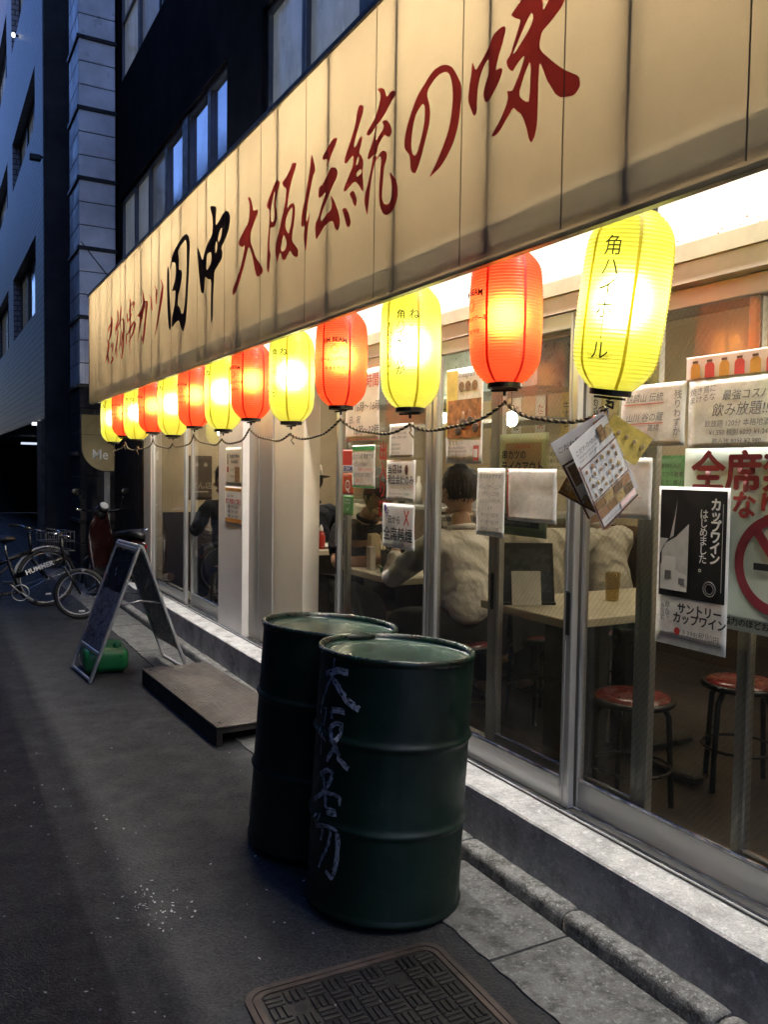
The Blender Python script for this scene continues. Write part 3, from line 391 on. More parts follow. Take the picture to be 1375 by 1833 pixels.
# ---------------------------------------------------------------- brush outlines (metres along the street, metres up) and chalk strokes (angle, height)
SIGN_CHARS=[('red',[[[(2.105,2.7185),(2.0889,2.6865),(2.0789,2.6853),(2.0222,2.7229),(2.0132,2.7354),(1.9997,2.75),(1.97,2.7545),(1.9518,2.7523),(1.9435,2.744),(1.9465,2.728),(1.9547,2.7076),(1.972,2.6827),(1.989,2.6436),(1.9706,2.6443),(1.9558,2.637),(1.9541,2.6269),(1.9692,2.606),(1.9962,2.5837),(2.0145,2.5714),(2.0287,2.5698),(2.0376,2.5773),(2.0466,2.6001),(2.0354,2.6235),(2.0174,2.6523),(2.0211,2.6922),(2.0399,2.6834),(2.0609,2.6613),(2.0735,2.6299),(2.0766,2.5889),(2.0757,2.5632),(2.0818,2.5542),(2.0907,2.5531),(2.0997,2.5662),(2.1251,2.6126),(2.1178,2.6526),(2.1088,2.6832)]],[[(1.8704,2.7878),(1.8914,2.7795),(1.92,2.7678),(1.91,2.758),(1.8989,2.7485),(1.8748,2.7342),(1.8808,2.7226),(1.8969,2.6959),(1.9166,2.6608),(1.9369,2.648),(1.9295,2.6291),(1.9181,2.6165),(1.9047,2.6092),(1.8941,2.616),(1.8772,2.6248),(1.8564,2.6323),(1.858,2.6195),(1.876,2.5904),(1.9029,2.5589),(1.9071,2.5566),(1.9317,2.566),(1.9244,2.5459),(1.9304,2.5295),(1.9607,2.4947),(2.0005,2.466),(1.9895,2.4596),(1.9642,2.4633),(1.9333,2.485),(1.8989,2.5099),(1.8809,2.4902),(1.8656,2.48),(1.8499,2.4557),(1.8362,2.4224),(1.8269,2.3961),(1.8174,2.3852),(1.8024,2.3982),(1.7953,2.4238),(1.793,2.4713),(1.7929,2.5219),(1.7911,2.5818),(1.7859,2.5817),(1.7765,2.5633),(1.7595,2.5291),(1.7371,2.498),(1.723,2.4778),(1.6997,2.4604),(1.6554,2.4486),(1.6412,2.4516),(1.6282,2.4645),(1.6348,2.4896),(1.6873,2.5237),(1.7338,2.5634),(1.7904,2.6181),(1.7912,2.6399),(1.7841,2.6619),(1.7493,2.6713),(1.7047,2.69),(1.6959,2.7028),(1.6914,2.7296),(1.7368,2.7466),(1.7593,2.7327),(1.7667,2.7239),(1.7801,2.7146),(1.7832,2.744),(1.7851,2.7948),(1.8223,2.8283),(1.8416,2.7971)],[(1.9107,2.6565),(1.8918,2.6727),(1.8632,2.7044),(1.835,2.7303),(1.8247,2.7294),(1.8208,2.7111),(1.8377,2.6906),(1.8704,2.6714),(1.8955,2.656)],[(1.8304,2.603),(1.8505,2.5854),(1.8782,2.5338),(1.8518,2.5083),(1.8327,2.4986),(1.8281,2.5201),(1.8266,2.5912)]]]),('red',[[[(2.2488,2.7673),(2.2782,2.7765),(2.32,2.7799),(2.3502,2.7697),(2.3809,2.7559),(2.4123,2.7419),(2.4375,2.7218),(2.4629,2.6913),(2.4854,2.6625),(2.5011,2.624),(2.5025,2.6008),(2.493,2.5826),(2.4654,2.5603),(2.4614,2.5373),(2.4593,2.5132),(2.4468,2.4961),(2.4268,2.4868),(2.4109,2.4985),(2.3864,2.5336),(2.3685,2.5669),(2.3509,2.5998),(2.3395,2.6279),(2.3366,2.6525),(2.3444,2.6842),(2.3609,2.7177),(2.3491,2.734),(2.319,2.7478),(2.2833,2.7526),(2.2539,2.7471),(2.2304,2.7331),(2.2154,2.7072),(2.2087,2.677),(2.2075,2.6398),(2.2145,2.5963),(2.2302,2.5555),(2.2636,2.5135),(2.2982,2.4802),(2.3397,2.4463),(2.3153,2.4503),(2.2678,2.4614),(2.2335,2.4821),(2.1949,2.5159),(2.1739,2.5546),(2.1643,2.5936),(2.1592,2.637),(2.1615,2.674),(2.1818,2.7061),(2.211,2.7437),(2.2313,2.758)],[(2.3841,2.6989),(2.3723,2.6848),(2.3713,2.6521),(2.3796,2.6161),(2.3944,2.5852),(2.4127,2.5551),(2.4286,2.5443),(2.4454,2.5556),(2.4548,2.582),(2.4539,2.6149),(2.445,2.6485),(2.4295,2.6761),(2.4074,2.6911)]]]),('red',[[[(2.7034,2.8665),(2.6729,2.8609),(2.6486,2.8456),(2.64,2.83),(2.6306,2.8114),(2.6053,2.8186),(2.5838,2.818),(2.5678,2.8057),(2.5717,2.7938),(2.5971,2.7843),(2.64,2.7582),(2.6844,2.7421),(2.7149,2.7384),(2.7378,2.7246),(2.7614,2.7217),(2.7816,2.7322),(2.7795,2.7424),(2.7544,2.752),(2.7159,2.771),(2.69,2.801),(2.6758,2.8312),(2.6815,2.8458)]],[[(2.6617,2.7377),(2.6393,2.7362),(2.6169,2.722),(2.5982,2.7015),(2.5888,2.6775),(2.6043,2.6654),(2.6227,2.6733),(2.6415,2.6849),(2.6637,2.6782),(2.6896,2.6618),(2.7004,2.6367),(2.7315,2.6411),(2.7588,2.6352),(2.771,2.6426),(2.7636,2.6604),(2.7366,2.6844),(2.7218,2.7084),(2.7072,2.7393),(2.6956,2.7353),(2.7103,2.7117),(2.712,2.6925),(2.7018,2.6866),(2.6756,2.6999),(2.6534,2.7101),(2.6462,2.7182)]],[[(2.7275,2.6399),(2.6979,2.6305),(2.6997,2.6149),(2.7224,2.5967),(2.7332,2.5673),(2.7439,2.5304),(2.7545,2.4858),(2.765,2.4353),(2.7776,2.4552),(2.7908,2.4919),(2.7836,2.5232),(2.7643,2.5509),(2.7455,2.5855),(2.7346,2.6149)]],[[(2.696,2.6191),(2.6736,2.6317),(2.6511,2.6352),(2.6195,2.6162),(2.6239,2.5913),(2.6383,2.5781),(2.6447,2.5447),(2.6509,2.504),(2.6536,2.4692),(2.6418,2.4482),(2.6229,2.4368),(2.6009,2.4355),(2.5833,2.4499),(2.5807,2.4841),(2.5888,2.5142),(2.6043,2.5467),(2.5748,2.524),(2.5529,2.5037),(2.5415,2.4763),(2.5392,2.4482),(2.5504,2.4237),(2.5711,2.4049),(2.5998,2.3984),(2.6218,2.3998),(2.6444,2.4116),(2.6639,2.4363),(2.6765,2.4754),(2.676,2.5111),(2.6712,2.5526),(2.6662,2.5867),(2.664,2.6144),(2.6771,2.6221),(2.692,2.6143)]],[[(2.8424,2.8612),(2.8216,2.8547),(2.8034,2.8425),(2.8085,2.8223),(2.8322,2.7937),(2.8563,2.7648),(2.8805,2.7278),(2.8759,2.715),(2.8551,2.7233),(2.8347,2.7389),(2.8142,2.7394),(2.8114,2.7256),(2.8239,2.7056),(2.8373,2.6839),(2.8163,2.6679),(2.8009,2.6465),(2.8027,2.6211),(2.8061,2.6),(2.7986,2.5644),(2.7977,2.5327),(2.8109,2.5383),(2.8382,2.5684),(2.8681,2.5902),(2.9064,2.5841),(2.9498,2.5734),(2.9659,2.5799),(2.9592,2.5954),(2.9163,2.629),(2.8869,2.6543),(2.8837,2.6911),(2.9093,2.6878),(2.9438,2.6776),(2.9618,2.6869),(2.9578,2.7031),(2.928,2.7357),(2.8987,2.7678),(2.8699,2.8032),(2.8584,2.8403)],[(2.8535,2.6685),(2.8412,2.6739),(2.8366,2.6576),(2.8487,2.6445),(2.8613,2.6465)],[(2.8579,2.6154),(2.8273,2.623),(2.813,2.6113),(2.8177,2.6034),(2.8541,2.5992)]],[[(2.916,2.5563),(2.8842,2.5596),(2.8669,2.5464),(2.8492,2.5152),(2.8569,2.4928),(2.8741,2.5011),(2.892,2.5306)]],[[(2.9767,2.5148),(2.941,2.5112),(2.9121,2.4787),(2.8964,2.4441),(2.9107,2.4277),(2.9328,2.4377),(2.9514,2.4733)]]]),('red',[[[(4.0696,2.8567),(4.0395,2.8545),(4.0189,2.836),(3.998,2.7985),(3.9841,2.7675),(3.938,2.7668),(3.9182,2.7504),(3.9373,2.7329),(3.9763,2.7065),(4.0159,2.6797),(4.0258,2.6315),(3.9872,2.5861),(3.9465,2.5364),(3.8873,2.4924),(3.8422,2.4565),(3.8545,2.4411),(3.9054,2.4323),(3.9382,2.4463),(3.9654,2.4903),(3.9931,2.5463),(4.0306,2.6004),(4.0526,2.6099),(4.0891,2.5668),(4.1304,2.5143),(4.194,2.4555),(4.2523,2.4179),(4.2822,2.4086),(4.2975,2.421),(4.2903,2.4442),(4.2239,2.4899),(4.1665,2.5358),(4.1247,2.5932),(4.1044,2.6355),(4.1395,2.627),(4.1975,2.6518),(4.208,2.6709),(4.1408,2.7002),(4.0577,2.7313),(4.038,2.777),(4.043,2.8242)]]]),('red',[[[(3.6634,2.8272),(3.6321,2.8084),(3.6454,2.7891),(3.677,2.7599),(3.6878,2.7203),(3.6695,2.6815),(3.6746,2.6488),(3.6939,2.6238),(3.7294,2.626),(3.7536,2.6341),(3.7585,2.5832),(3.7635,2.5322),(3.7424,2.5058),(3.756,2.4653),(3.7672,2.4218),(3.7921,2.442),(3.791,2.5032),(3.783,2.5889),(3.766,2.6501),(3.7638,2.7189),(3.792,2.7307),(3.8048,2.7515),(3.7747,2.7739),(3.7273,2.8038),(3.6983,2.8254)],[(3.6975,2.7911),(3.7204,2.759),(3.7493,2.7151),(3.7458,2.6624),(3.724,2.6483),(3.7005,2.6596),(3.6988,2.6891),(3.7102,2.7263),(3.7003,2.7578)]],[[(3.4923,2.851),(3.4414,2.8353),(3.4493,2.8177),(3.4802,2.7907),(3.5061,2.7576),(3.5321,2.7117),(3.544,2.6614),(3.5204,2.6757),(3.4775,2.6732),(3.4538,2.6539),(3.4529,2.6174),(3.4646,2.5758),(3.4797,2.5429),(3.4842,2.5072),(3.4412,2.4772),(3.4116,2.4544),(3.414,2.4268),(3.4401,2.4284),(3.4721,2.4433),(3.5049,2.473),(3.5371,2.4573),(3.5699,2.4414),(3.5981,2.4537),(3.6217,2.4924),(3.6441,2.4719),(3.6609,2.4478),(3.6755,2.4786),(3.6857,2.515),(3.6746,2.5424),(3.6354,2.5968),(3.597,2.6544),(3.5649,2.7083),(3.555,2.7592),(3.5885,2.7729),(3.6093,2.7997),(3.5561,2.809),(3.5185,2.8265)],[(3.4878,2.6589),(3.5305,2.6455),(3.5606,2.6202),(3.5643,2.5879),(3.5283,2.5483),(3.5019,2.5768),(3.4868,2.6179),(3.4821,2.6452)],[(3.5815,2.5608),(3.6034,2.5388),(3.6162,2.5038),(3.6023,2.4882),(3.5709,2.4863),(3.5469,2.503),(3.5497,2.5264)]]]),('red',[[[(3.2812,2.825),(3.2593,2.7905),(3.2363,2.7414),(3.2625,2.7262),(3.2854,2.6828),(3.3132,2.6283),(3.3314,2.5665),(3.3232,2.5535),(3.3116,2.5615),(3.2956,2.5886),(3.2968,2.5578),(3.3105,2.5182),(3.3191,2.4693),(3.332,2.429),(3.3488,2.4643),(3.3577,2.498),(3.3458,2.5465),(3.3707,2.5388),(3.3865,2.5605),(3.3773,2.6019),(3.3436,2.66),(3.3156,2.7225),(3.2926,2.7777)]],[[(3.1724,2.7746),(3.1565,2.7565),(3.1251,2.756),(3.1186,2.7447),(3.1286,2.72),(3.1069,2.7356),(3.0855,2.7546),(3.0473,2.7788),(3.0268,2.8027),(3.0612,2.816),(3.0955,2.8055),(3.1305,2.7911)]],[[(3.0842,2.7084),(3.0407,2.6915),(3.0232,2.6699),(3.0311,2.6505),(3.0733,2.6263),(3.1163,2.5903),(3.1604,2.5572),(3.1825,2.5289),(3.1683,2.5141),(3.1237,2.5327),(3.0797,2.538),(3.0715,2.5561),(3.0855,2.593),(3.0768,2.5942),(3.0457,2.5601),(3.0104,2.5109),(2.995,2.4672),(3.0045,2.4479),(3.0212,2.4417),(3.0429,2.4572),(3.0611,2.491),(3.0961,2.496),(3.1494,2.4868),(3.1947,2.4636),(3.2177,2.4537),(3.2273,2.4598),(3.2336,2.5227),(3.2058,2.5348),(3.1701,2.5824),(3.1261,2.6265),(3.1619,2.6177),(3.1939,2.6152),(3.2064,2.63),(3.1998,2.6623),(3.1631,2.6631),(3.1188,2.6874)]]]),('black',[[[(5.19,2.9456),(5.1335,2.9193),(5.1069,2.8701),(5.1146,2.7762),(5.1275,2.6829),(5.1476,2.5902),(5.1642,2.4962),(5.19,2.4028),(5.2526,2.3502),(5.2988,2.379),(5.3554,2.4421),(5.4413,2.4346),(5.5098,2.4163),(5.5298,2.432),(5.5202,2.4873),(5.4713,2.5361),(5.4426,2.5924),(5.4333,2.644),(5.5214,2.6521),(5.5215,2.6624),(5.4531,2.706),(5.4246,2.7612),(5.4347,2.8187),(5.5327,2.8442),(5.5623,2.7937),(5.5705,2.8211),(5.5329,2.8699),(5.4644,2.906),(5.3689,2.9298),(5.2582,2.9486)],[(5.1949,2.912),(5.2669,2.9066),(5.3312,2.8965),(5.3779,2.8769),(5.353,2.8267),(5.3581,2.7579),(5.3021,2.7467),(5.278,2.7222),(5.2923,2.6855),(5.3382,2.6244),(5.37,2.605),(5.3846,2.5422),(5.3279,2.5129),(5.2903,2.4672),(5.2446,2.4699),(5.2181,2.5295),(5.1921,2.6226),(5.1755,2.7407),(5.1767,2.8619)]],[[(5.6275,2.8432),(5.5926,2.7945),(5.5921,2.7218),(5.5813,2.6161),(5.5503,2.5074),(5.5398,2.4334),(5.5697,2.4013),(5.6106,2.4331),(5.6423,2.5741),(5.6474,2.7322),(5.6479,2.8108)]]]),('black',[[[(4.6992,2.979),(4.6696,2.9777),(4.5893,2.9521),(4.5776,2.9316),(4.5956,2.8929),(4.5877,2.8453),(4.5243,2.862),(4.4556,2.8828),(4.4151,2.8837),(4.3683,2.8665),(4.3377,2.8316),(4.3603,2.775),(4.4128,2.7372),(4.4941,2.7048),(4.4688,2.6736),(4.4793,2.6417),(4.5559,2.6189),(4.613,2.5999),(4.6194,2.5396),(4.6357,2.4543),(4.6386,2.3441),(4.6707,2.3177),(4.6789,2.3725),(4.6742,2.4609),(4.6712,2.5671),(4.7314,2.5794),(4.7853,2.6069),(4.7973,2.5729),(4.8075,2.5202),(4.8388,2.5166),(4.8788,2.5375),(4.9039,2.616),(4.9292,2.6998),(4.955,2.8169),(4.9058,2.7782),(4.8412,2.7046),(4.8026,2.7464),(4.7418,2.7869),(4.6599,2.8124),(4.6458,2.853),(4.6509,2.907),(4.684,2.9507)],[(4.7562,2.7273),(4.6808,2.7243),(4.6657,2.6989),(4.6799,2.6576),(4.7549,2.6326),(4.7675,2.6576)],[(4.4792,2.8123),(4.5234,2.8016),(4.5538,2.7657),(4.5365,2.7423),(4.5018,2.7579),(4.4815,2.7831)],[(4.5794,2.763),(4.5976,2.7366),(4.597,2.695),(4.5671,2.7081),(4.5605,2.737)]]]),('red',[[[(7.5683,2.8078),(7.5602,2.7831),(7.5476,2.7597),(7.571,2.742),(7.627,2.7304),(7.6922,2.718),(7.6923,2.6925),(7.6906,2.6681),(7.6806,2.6666),(7.6539,2.6865),(7.629,2.7051),(7.5701,2.7159),(7.5104,2.7287),(7.4834,2.7496),(7.4968,2.7758),(7.5463,2.8055)]],[[(7.5227,2.7626),(7.5559,2.7442),(7.5639,2.7217),(7.5708,2.6992),(7.5824,2.6779),(7.6077,2.6586),(7.6293,2.6381),(7.6432,2.6162),(7.6668,2.5957),(7.6544,2.5933),(7.5997,2.6082),(7.5542,2.6248),(7.5245,2.6439),(7.4988,2.6639),(7.4867,2.6861),(7.4798,2.7088),(7.4741,2.7313),(7.4934,2.7579)]],[[(7.7367,2.6228),(7.6942,2.5959),(7.6911,2.5741),(7.6969,2.5514),(7.7118,2.5298),(7.7356,2.5091),(7.7595,2.4881),(7.7836,2.4671),(7.8043,2.4451),(7.8251,2.423),(7.8136,2.4212),(7.7673,2.4393),(7.7214,2.4572),(7.6833,2.4763),(7.6594,2.4975),(7.6356,2.5185),(7.6203,2.5409),(7.6143,2.5648),(7.6279,2.5917),(7.7133,2.6225)]],[[(7.7101,2.5056),(7.7184,2.4852),(7.7083,2.4631),(7.6981,2.441),(7.6809,2.4183),(7.654,2.3949),(7.6456,2.3941),(7.6388,2.4146),(7.6418,2.4359),(7.6518,2.4579),(7.6619,2.4799),(7.6903,2.5037)]],[[(7.6515,2.4785),(7.6033,2.493),(7.5631,2.5086),(7.5288,2.5251),(7.4948,2.5414),(7.4632,2.5569),(7.4988,2.5617),(7.4942,2.5408),(7.4948,2.5203),(7.5094,2.5012),(7.5246,2.4816),(7.5398,2.4618),(7.5311,2.4605),(7.5001,2.4777),(7.4693,2.4948),(7.4383,2.5122),(7.4355,2.5338),(7.4414,2.557),(7.515,2.569),(7.5514,2.552),(7.5859,2.5356),(7.6206,2.519),(7.65,2.5013),(7.672,2.4821)]],[[(7.5223,2.4536),(7.5086,2.4362),(7.4998,2.4242),(7.5368,2.4156),(7.5697,2.4036),(7.5912,2.389),(7.5813,2.3869),(7.5205,2.3931),(7.4719,2.4017),(7.428,2.4134),(7.4384,2.4329),(7.4991,2.4533)]]]),('red',[[[(7.2775,2.8132),(7.2858,2.7926),(7.2843,2.7705),(7.2787,2.7478),(7.2728,2.7261),(7.3047,2.711),(7.3382,2.6949),(7.3729,2.6781),(7.3727,2.6552),(7.3643,2.6318),(7.3559,2.6086),(7.3473,2.6074),(7.3386,2.6283),(7.3299,2.6491),(7.3169,2.6681),(7.2844,2.6837),(7.2513,2.6997),(7.2177,2.7165),(7.2231,2.74),(7.2287,2.7625),(7.2385,2.7857),(7.258,2.8103)]],[[(7.3184,2.6457),(7.2709,2.6528),(7.2406,2.6637),(7.2106,2.6744),(7.1871,2.6866),(7.1726,2.7007),(7.1802,2.7024),(7.2253,2.6953),(7.2619,2.6861),(7.2923,2.6753),(7.323,2.6644),(7.3368,2.6497)]],[[(7.3438,2.6577),(7.2657,2.6369),(7.2839,2.6213),(7.2944,2.6017),(7.305,2.582),(7.3155,2.5624),(7.3302,2.5435),(7.3497,2.5252),(7.3686,2.5065),(7.3807,2.4866),(7.3928,2.4667),(7.405,2.4467),(7.3965,2.4454),(7.3689,2.463),(7.3416,2.4805),(7.3144,2.4979),(7.294,2.5162),(7.2746,2.5347),(7.2597,2.5539),(7.2492,2.5736),(7.2388,2.5932),(7.2284,2.6127),(7.2266,2.636),(7.3349,2.66)]],[[(7.3124,2.5028),(7.325,2.4852),(7.3237,2.4659),(7.3224,2.4467),(7.3158,2.4269),(7.3018,2.4063),(7.2955,2.4056),(7.2841,2.4234),(7.2801,2.442),(7.2814,2.4612),(7.2826,2.4803),(7.2976,2.501)]],[[(7.1353,2.8232),(7.1558,2.8053),(7.1638,2.7851),(7.1693,2.7645),(7.1748,2.7438),(7.1802,2.7231),(7.1862,2.7025),(7.1871,2.681),(7.184,2.6589),(7.1808,2.6368),(7.1727,2.6356),(7.1577,2.6549),(7.1427,2.6741),(7.1319,2.6939),(7.126,2.7144),(7.1206,2.735),(7.1152,2.7555),(7.1099,2.776),(7.107,2.7969),(7.1165,2.8199)]],[[(7.1332,2.6939),(7.0764,2.7005),(7.0635,2.7032),(7.0541,2.6854),(7.0411,2.6653),(7.0444,2.6469),(7.0477,2.628),(7.0511,2.609),(7.0544,2.59),(7.0577,2.571),(7.061,2.552),(7.0655,2.5331),(7.0712,2.5144),(7.0769,2.4956),(7.0826,2.4768),(7.0884,2.4579),(7.0931,2.4391),(7.1008,2.4207),(7.1135,2.4028),(7.1155,2.3862),(7.1187,2.4001),(7.1459,2.422),(7.1733,2.4441),(7.1826,2.4447),(7.1635,2.4231),(7.1445,2.4015),(7.1028,2.3781),(7.0708,2.3965),(7.0496,2.4133),(7.0333,2.431),(7.0266,2.4498),(7.0209,2.4685),(7.0153,2.4872),(7.0097,2.5059),(7.004,2.5246),(6.9996,2.5434),(6.9963,2.5624),(6.9931,2.5812),(6.9898,2.6001),(6.9866,2.6189),(6.9833,2.6378),(6.9801,2.6571),(6.994,2.679),(7.0293,2.7055),(7.1031,2.7095),(7.1516,2.6991)]],[[(7.1161,2.6186),(7.1401,2.6001),(7.152,2.5796),(7.1635,2.5589),(7.175,2.5382),(7.1865,2.5174),(7.196,2.4962),(7.1999,2.4742),(7.2038,2.4522),(7.1977,2.4513),(7.1784,2.4712),(7.1593,2.491),(7.1458,2.5114),(7.1344,2.5321),(7.123,2.5528),(7.1117,2.5733),(7.1009,2.5939),(7.1021,2.6164)]],[[(7.0605,2.6017),(7.0846,2.5835),(7.0959,2.5632),(7.1072,2.5428),(7.1185,2.5224),(7.1298,2.5018),(7.1327,2.4801),(7.1355,2.4582),(7.1294,2.4574),(7.1095,2.4767),(7.0898,2.496),(7.0785,2.5164),(7.0673,2.5368),(7.0561,2.5571),(7.045,2.5773),(7.0467,2.5995)]]]),('red',[[[(6.8045,2.8286),(6.8013,2.8047),(6.7936,2.7811),(6.8123,2.7617),(6.8258,2.7405),(6.8314,2.7177),(6.8247,2.7164),(6.7922,2.7339),(6.7677,2.7528),(6.7486,2.7732),(6.7565,2.7983),(6.7888,2.8265)]],[[(6.9097,2.7297),(6.9185,2.7128),(6.9122,2.6938),(6.9059,2.6748),(6.8938,2.655),(6.8737,2.6343),(6.8667,2.6334),(6.8591,2.6505),(6.8596,2.6686),(6.8659,2.6875),(6.8721,2.7064),(6.8934,2.7274)]],[[(6.8186,2.7103),(6.7708,2.7206),(6.7329,2.7329),(6.6994,2.7462),(6.6661,2.7593),(6.6377,2.7713),(6.6621,2.7745),(6.6661,2.7582),(6.6873,2.7431),(6.7084,2.727),(6.7295,2.7107),(6.7214,2.7089),(6.6844,2.7214),(6.6477,2.7338),(6.6117,2.747),(6.6078,2.7677),(6.6802,2.7864),(6.7183,2.7724),(6.7521,2.7593),(6.7862,2.746),(6.8165,2.7316),(6.8376,2.7149)]],[[(6.8629,2.65),(6.8161,2.656),(6.783,2.6653),(6.7502,2.6745),(6.7227,2.6849),(6.7023,2.6971),(6.7083,2.6987),(6.7527,2.6928),(6.7905,2.685),(6.8237,2.6758),(6.8571,2.6665),(6.8774,2.6537)]],[[(6.9317,2.5702),(6.9449,2.5529),(6.9428,2.5335),(6.9408,2.5142),(6.9328,2.4942),(6.9167,2.4732),(6.9096,2.4723),(6.8977,2.4899),(6.8939,2.5084),(6.8959,2.5277),(6.898,2.5469),(6.9152,2.5681)]],[[(6.8704,2.5474),(6.82,2.5576),(6.7708,2.5678),(6.7315,2.5801),(6.6927,2.5923),(6.6543,2.6043),(6.6458,2.6158),(6.6363,2.6028),(6.6445,2.5881),(6.6667,2.5729),(6.6895,2.5573),(6.7101,2.5417),(6.7418,2.5284),(6.7787,2.5153),(6.8162,2.5019),(6.8541,2.4885),(6.8453,2.4863),(6.7958,2.497),(6.7469,2.5074),(6.6985,2.5178),(6.6529,2.5293),(6.6279,2.5452),(6.6055,2.5608),(6.5827,2.5768),(6.5747,2.5964),(6.6434,2.6294),(6.7118,2.6188),(6.751,2.6067),(6.7905,2.5945),(6.8305,2.5822),(6.8612,2.5674),(6.8917,2.5524)]],[[(6.9071,2.5479),(6.8584,2.5495),(6.8208,2.5542),(6.7835,2.559),(6.7506,2.5649),(6.7234,2.5726),(6.7281,2.5741),(6.7743,2.5724),(6.8155,2.569),(6.8531,2.5643),(6.891,2.5595),(6.9186,2.5514)]],[[(6.7926,2.787),(6.7941,2.768),(6.7955,2.749),(6.7969,2.73),(6.7984,2.711),(6.7998,2.692),(6.8003,2.6728),(6.8006,2.6535),(6.8009,2.6343),(6.8011,2.615),(6.8014,2.5958),(6.8016,2.5765),(6.8019,2.5572),(6.8021,2.5379),(6.8024,2.5187),(6.8026,2.4994),(6.8025,2.48),(6.8012,2.4605),(6.7999,2.441),(6.7985,2.4215),(6.7972,2.402),(6.7959,2.3825),(6.7876,2.3815),(6.7843,2.4005),(6.7809,2.4194),(6.7775,2.4383),(6.7741,2.4571),(6.7707,2.4759),(6.7685,2.4949),(6.7667,2.5139),(6.7649,2.5329),(6.7631,2.5519),(6.7613,2.5708),(6.7595,2.5898),(6.7577,2.6087),(6.7559,2.6276),(6.7541,2.6465),(6.7523,2.6654),(6.7508,2.6843),(6.7501,2.7033),(6.7495,2.7224),(6.7489,2.7414),(6.7482,2.7604),(6.7476,2.7794)]]]),('red',[[[(6.3652,2.8161),(6.362,2.7978),(6.3589,2.7795),(6.3557,2.7613),(6.3526,2.743),(6.3497,2.7257),(6.3615,2.7114),(6.3767,2.6968),(6.3922,2.6819),(6.4078,2.6669),(6.4234,2.6518),(6.4391,2.6366),(6.4474,2.6199),(6.4553,2.6032),(6.4632,2.5864),(6.4711,2.5696),(6.479,2.5527),(6.4876,2.5359),(6.4981,2.5194),(6.5087,2.5029),(6.5195,2.4863),(6.5302,2.4697),(6.541,2.453),(6.5353,2.452),(6.518,2.4676),(6.5008,2.4831),(6.4837,2.4986),(6.4666,2.5139),(6.4498,2.5293),(6.4333,2.5446),(6.4161,2.5597),(6.399,2.5747),(6.382,2.5896),(6.3651,2.6045),(6.348,2.6191),(6.336,2.6346),(6.324,2.6502),(6.3121,2.6657),(6.3002,2.6812),(6.2881,2.6968),(6.2829,2.7144),(6.2973,2.735),(6.3114,2.7547),(6.3257,2.7746),(6.3399,2.7944),(6.3543,2.8144)]],[[(6.459,2.6242),(6.4206,2.6339),(6.3827,2.6435),(6.3451,2.653),(6.3066,2.6627),(6.2773,2.6752),(6.2566,2.689),(6.2447,2.7),(6.2606,2.7052),(6.2739,2.6967),(6.2751,2.6796),(6.2764,2.6624),(6.2777,2.6452),(6.279,2.6281),(6.2855,2.6119),(6.2934,2.5957),(6.3013,2.5796),(6.3093,2.5634),(6.3175,2.5472),(6.3263,2.531),(6.335,2.5149),(6.3459,2.4991),(6.3573,2.4833),(6.366,2.4669),(6.3743,2.4504),(6.3825,2.4339),(6.39,2.418),(6.3499,2.4142),(6.3621,2.4326),(6.3747,2.4517),(6.3874,2.4709),(6.4002,2.4901),(6.4112,2.4913),(6.4077,2.473),(6.4041,2.4548),(6.4005,2.4366),(6.3966,2.4178),(6.3382,2.4083),(6.3252,2.4248),(6.3131,2.4406),(6.3009,2.4563),(6.2893,2.4721),(6.2804,2.4882),(6.2721,2.5045),(6.2658,2.5211),(6.2595,2.5375),(6.2528,2.5538),(6.2458,2.57),(6.2388,2.5862),(6.2318,2.6024),(6.2236,2.6184),(6.2144,2.6341),(6.2052,2.6498),(6.196,2.6654),(6.1869,2.681),(6.1918,2.7051),(6.3078,2.7227),(6.3325,2.706),(6.3484,2.692),(6.3736,2.681),(6.4136,2.6731),(6.4555,2.6647),(6.498,2.6562),(6.5409,2.6476)]]]),('red',[[[(6.163,2.7423),(6.1317,2.7192),(6.1189,2.6989),(6.1173,2.6795),(6.1092,2.6589),(6.1012,2.6383),(6.0932,2.6178),(6.0462,2.6113),(6.053,2.6315),(6.0598,2.6518),(6.0666,2.6721),(6.0798,2.6938),(6.105,2.7169),(6.1475,2.7414)]],[[(6.0106,2.7791),(5.9762,2.7557),(5.9574,2.7354),(5.9647,2.7183),(5.9664,2.6994),(5.9627,2.6796),(5.959,2.6597),(5.9554,2.6399),(5.9359,2.6366),(5.9293,2.6546),(5.9228,2.6726),(5.9163,2.6905),(5.9151,2.7094),(5.9195,2.73),(5.9512,2.7539),(5.9963,2.7784)]],[[(5.8278,2.7881),(5.8102,2.7686),(5.7929,2.7493),(5.7789,2.7318),(5.7916,2.7189),(5.8045,2.7049),(5.8175,2.6907),(5.8253,2.6755),(5.8332,2.6602),(5.8411,2.6449),(5.8491,2.6297),(5.8592,2.6148),(5.8694,2.5998),(5.8796,2.5847),(5.8898,2.5696),(5.9001,2.5544),(5.9104,2.5392),(5.9208,2.524),(5.9334,2.5092),(5.9439,2.4938),(5.9545,2.4784),(5.9651,2.4629),(5.9758,2.4473),(5.9865,2.4317),(5.9972,2.4161),(5.9907,2.4149),(5.9736,2.4294),(5.9565,2.4438),(5.9395,2.4581),(5.9227,2.4723),(5.9059,2.4865),(5.8892,2.5006),(5.8746,2.5151),(5.8621,2.5299),(5.8498,2.5446),(5.8376,2.5593),(5.8255,2.5739),(5.8134,2.5885),(5.8013,2.603),(5.7893,2.6175),(5.7792,2.6324),(5.7694,2.6472),(5.7597,2.6619),(5.75,2.6766),(5.7454,2.6923),(5.7408,2.708),(5.736,2.7248),(5.7595,2.7457),(5.7847,2.7659),(5.81,2.7862)]]])]
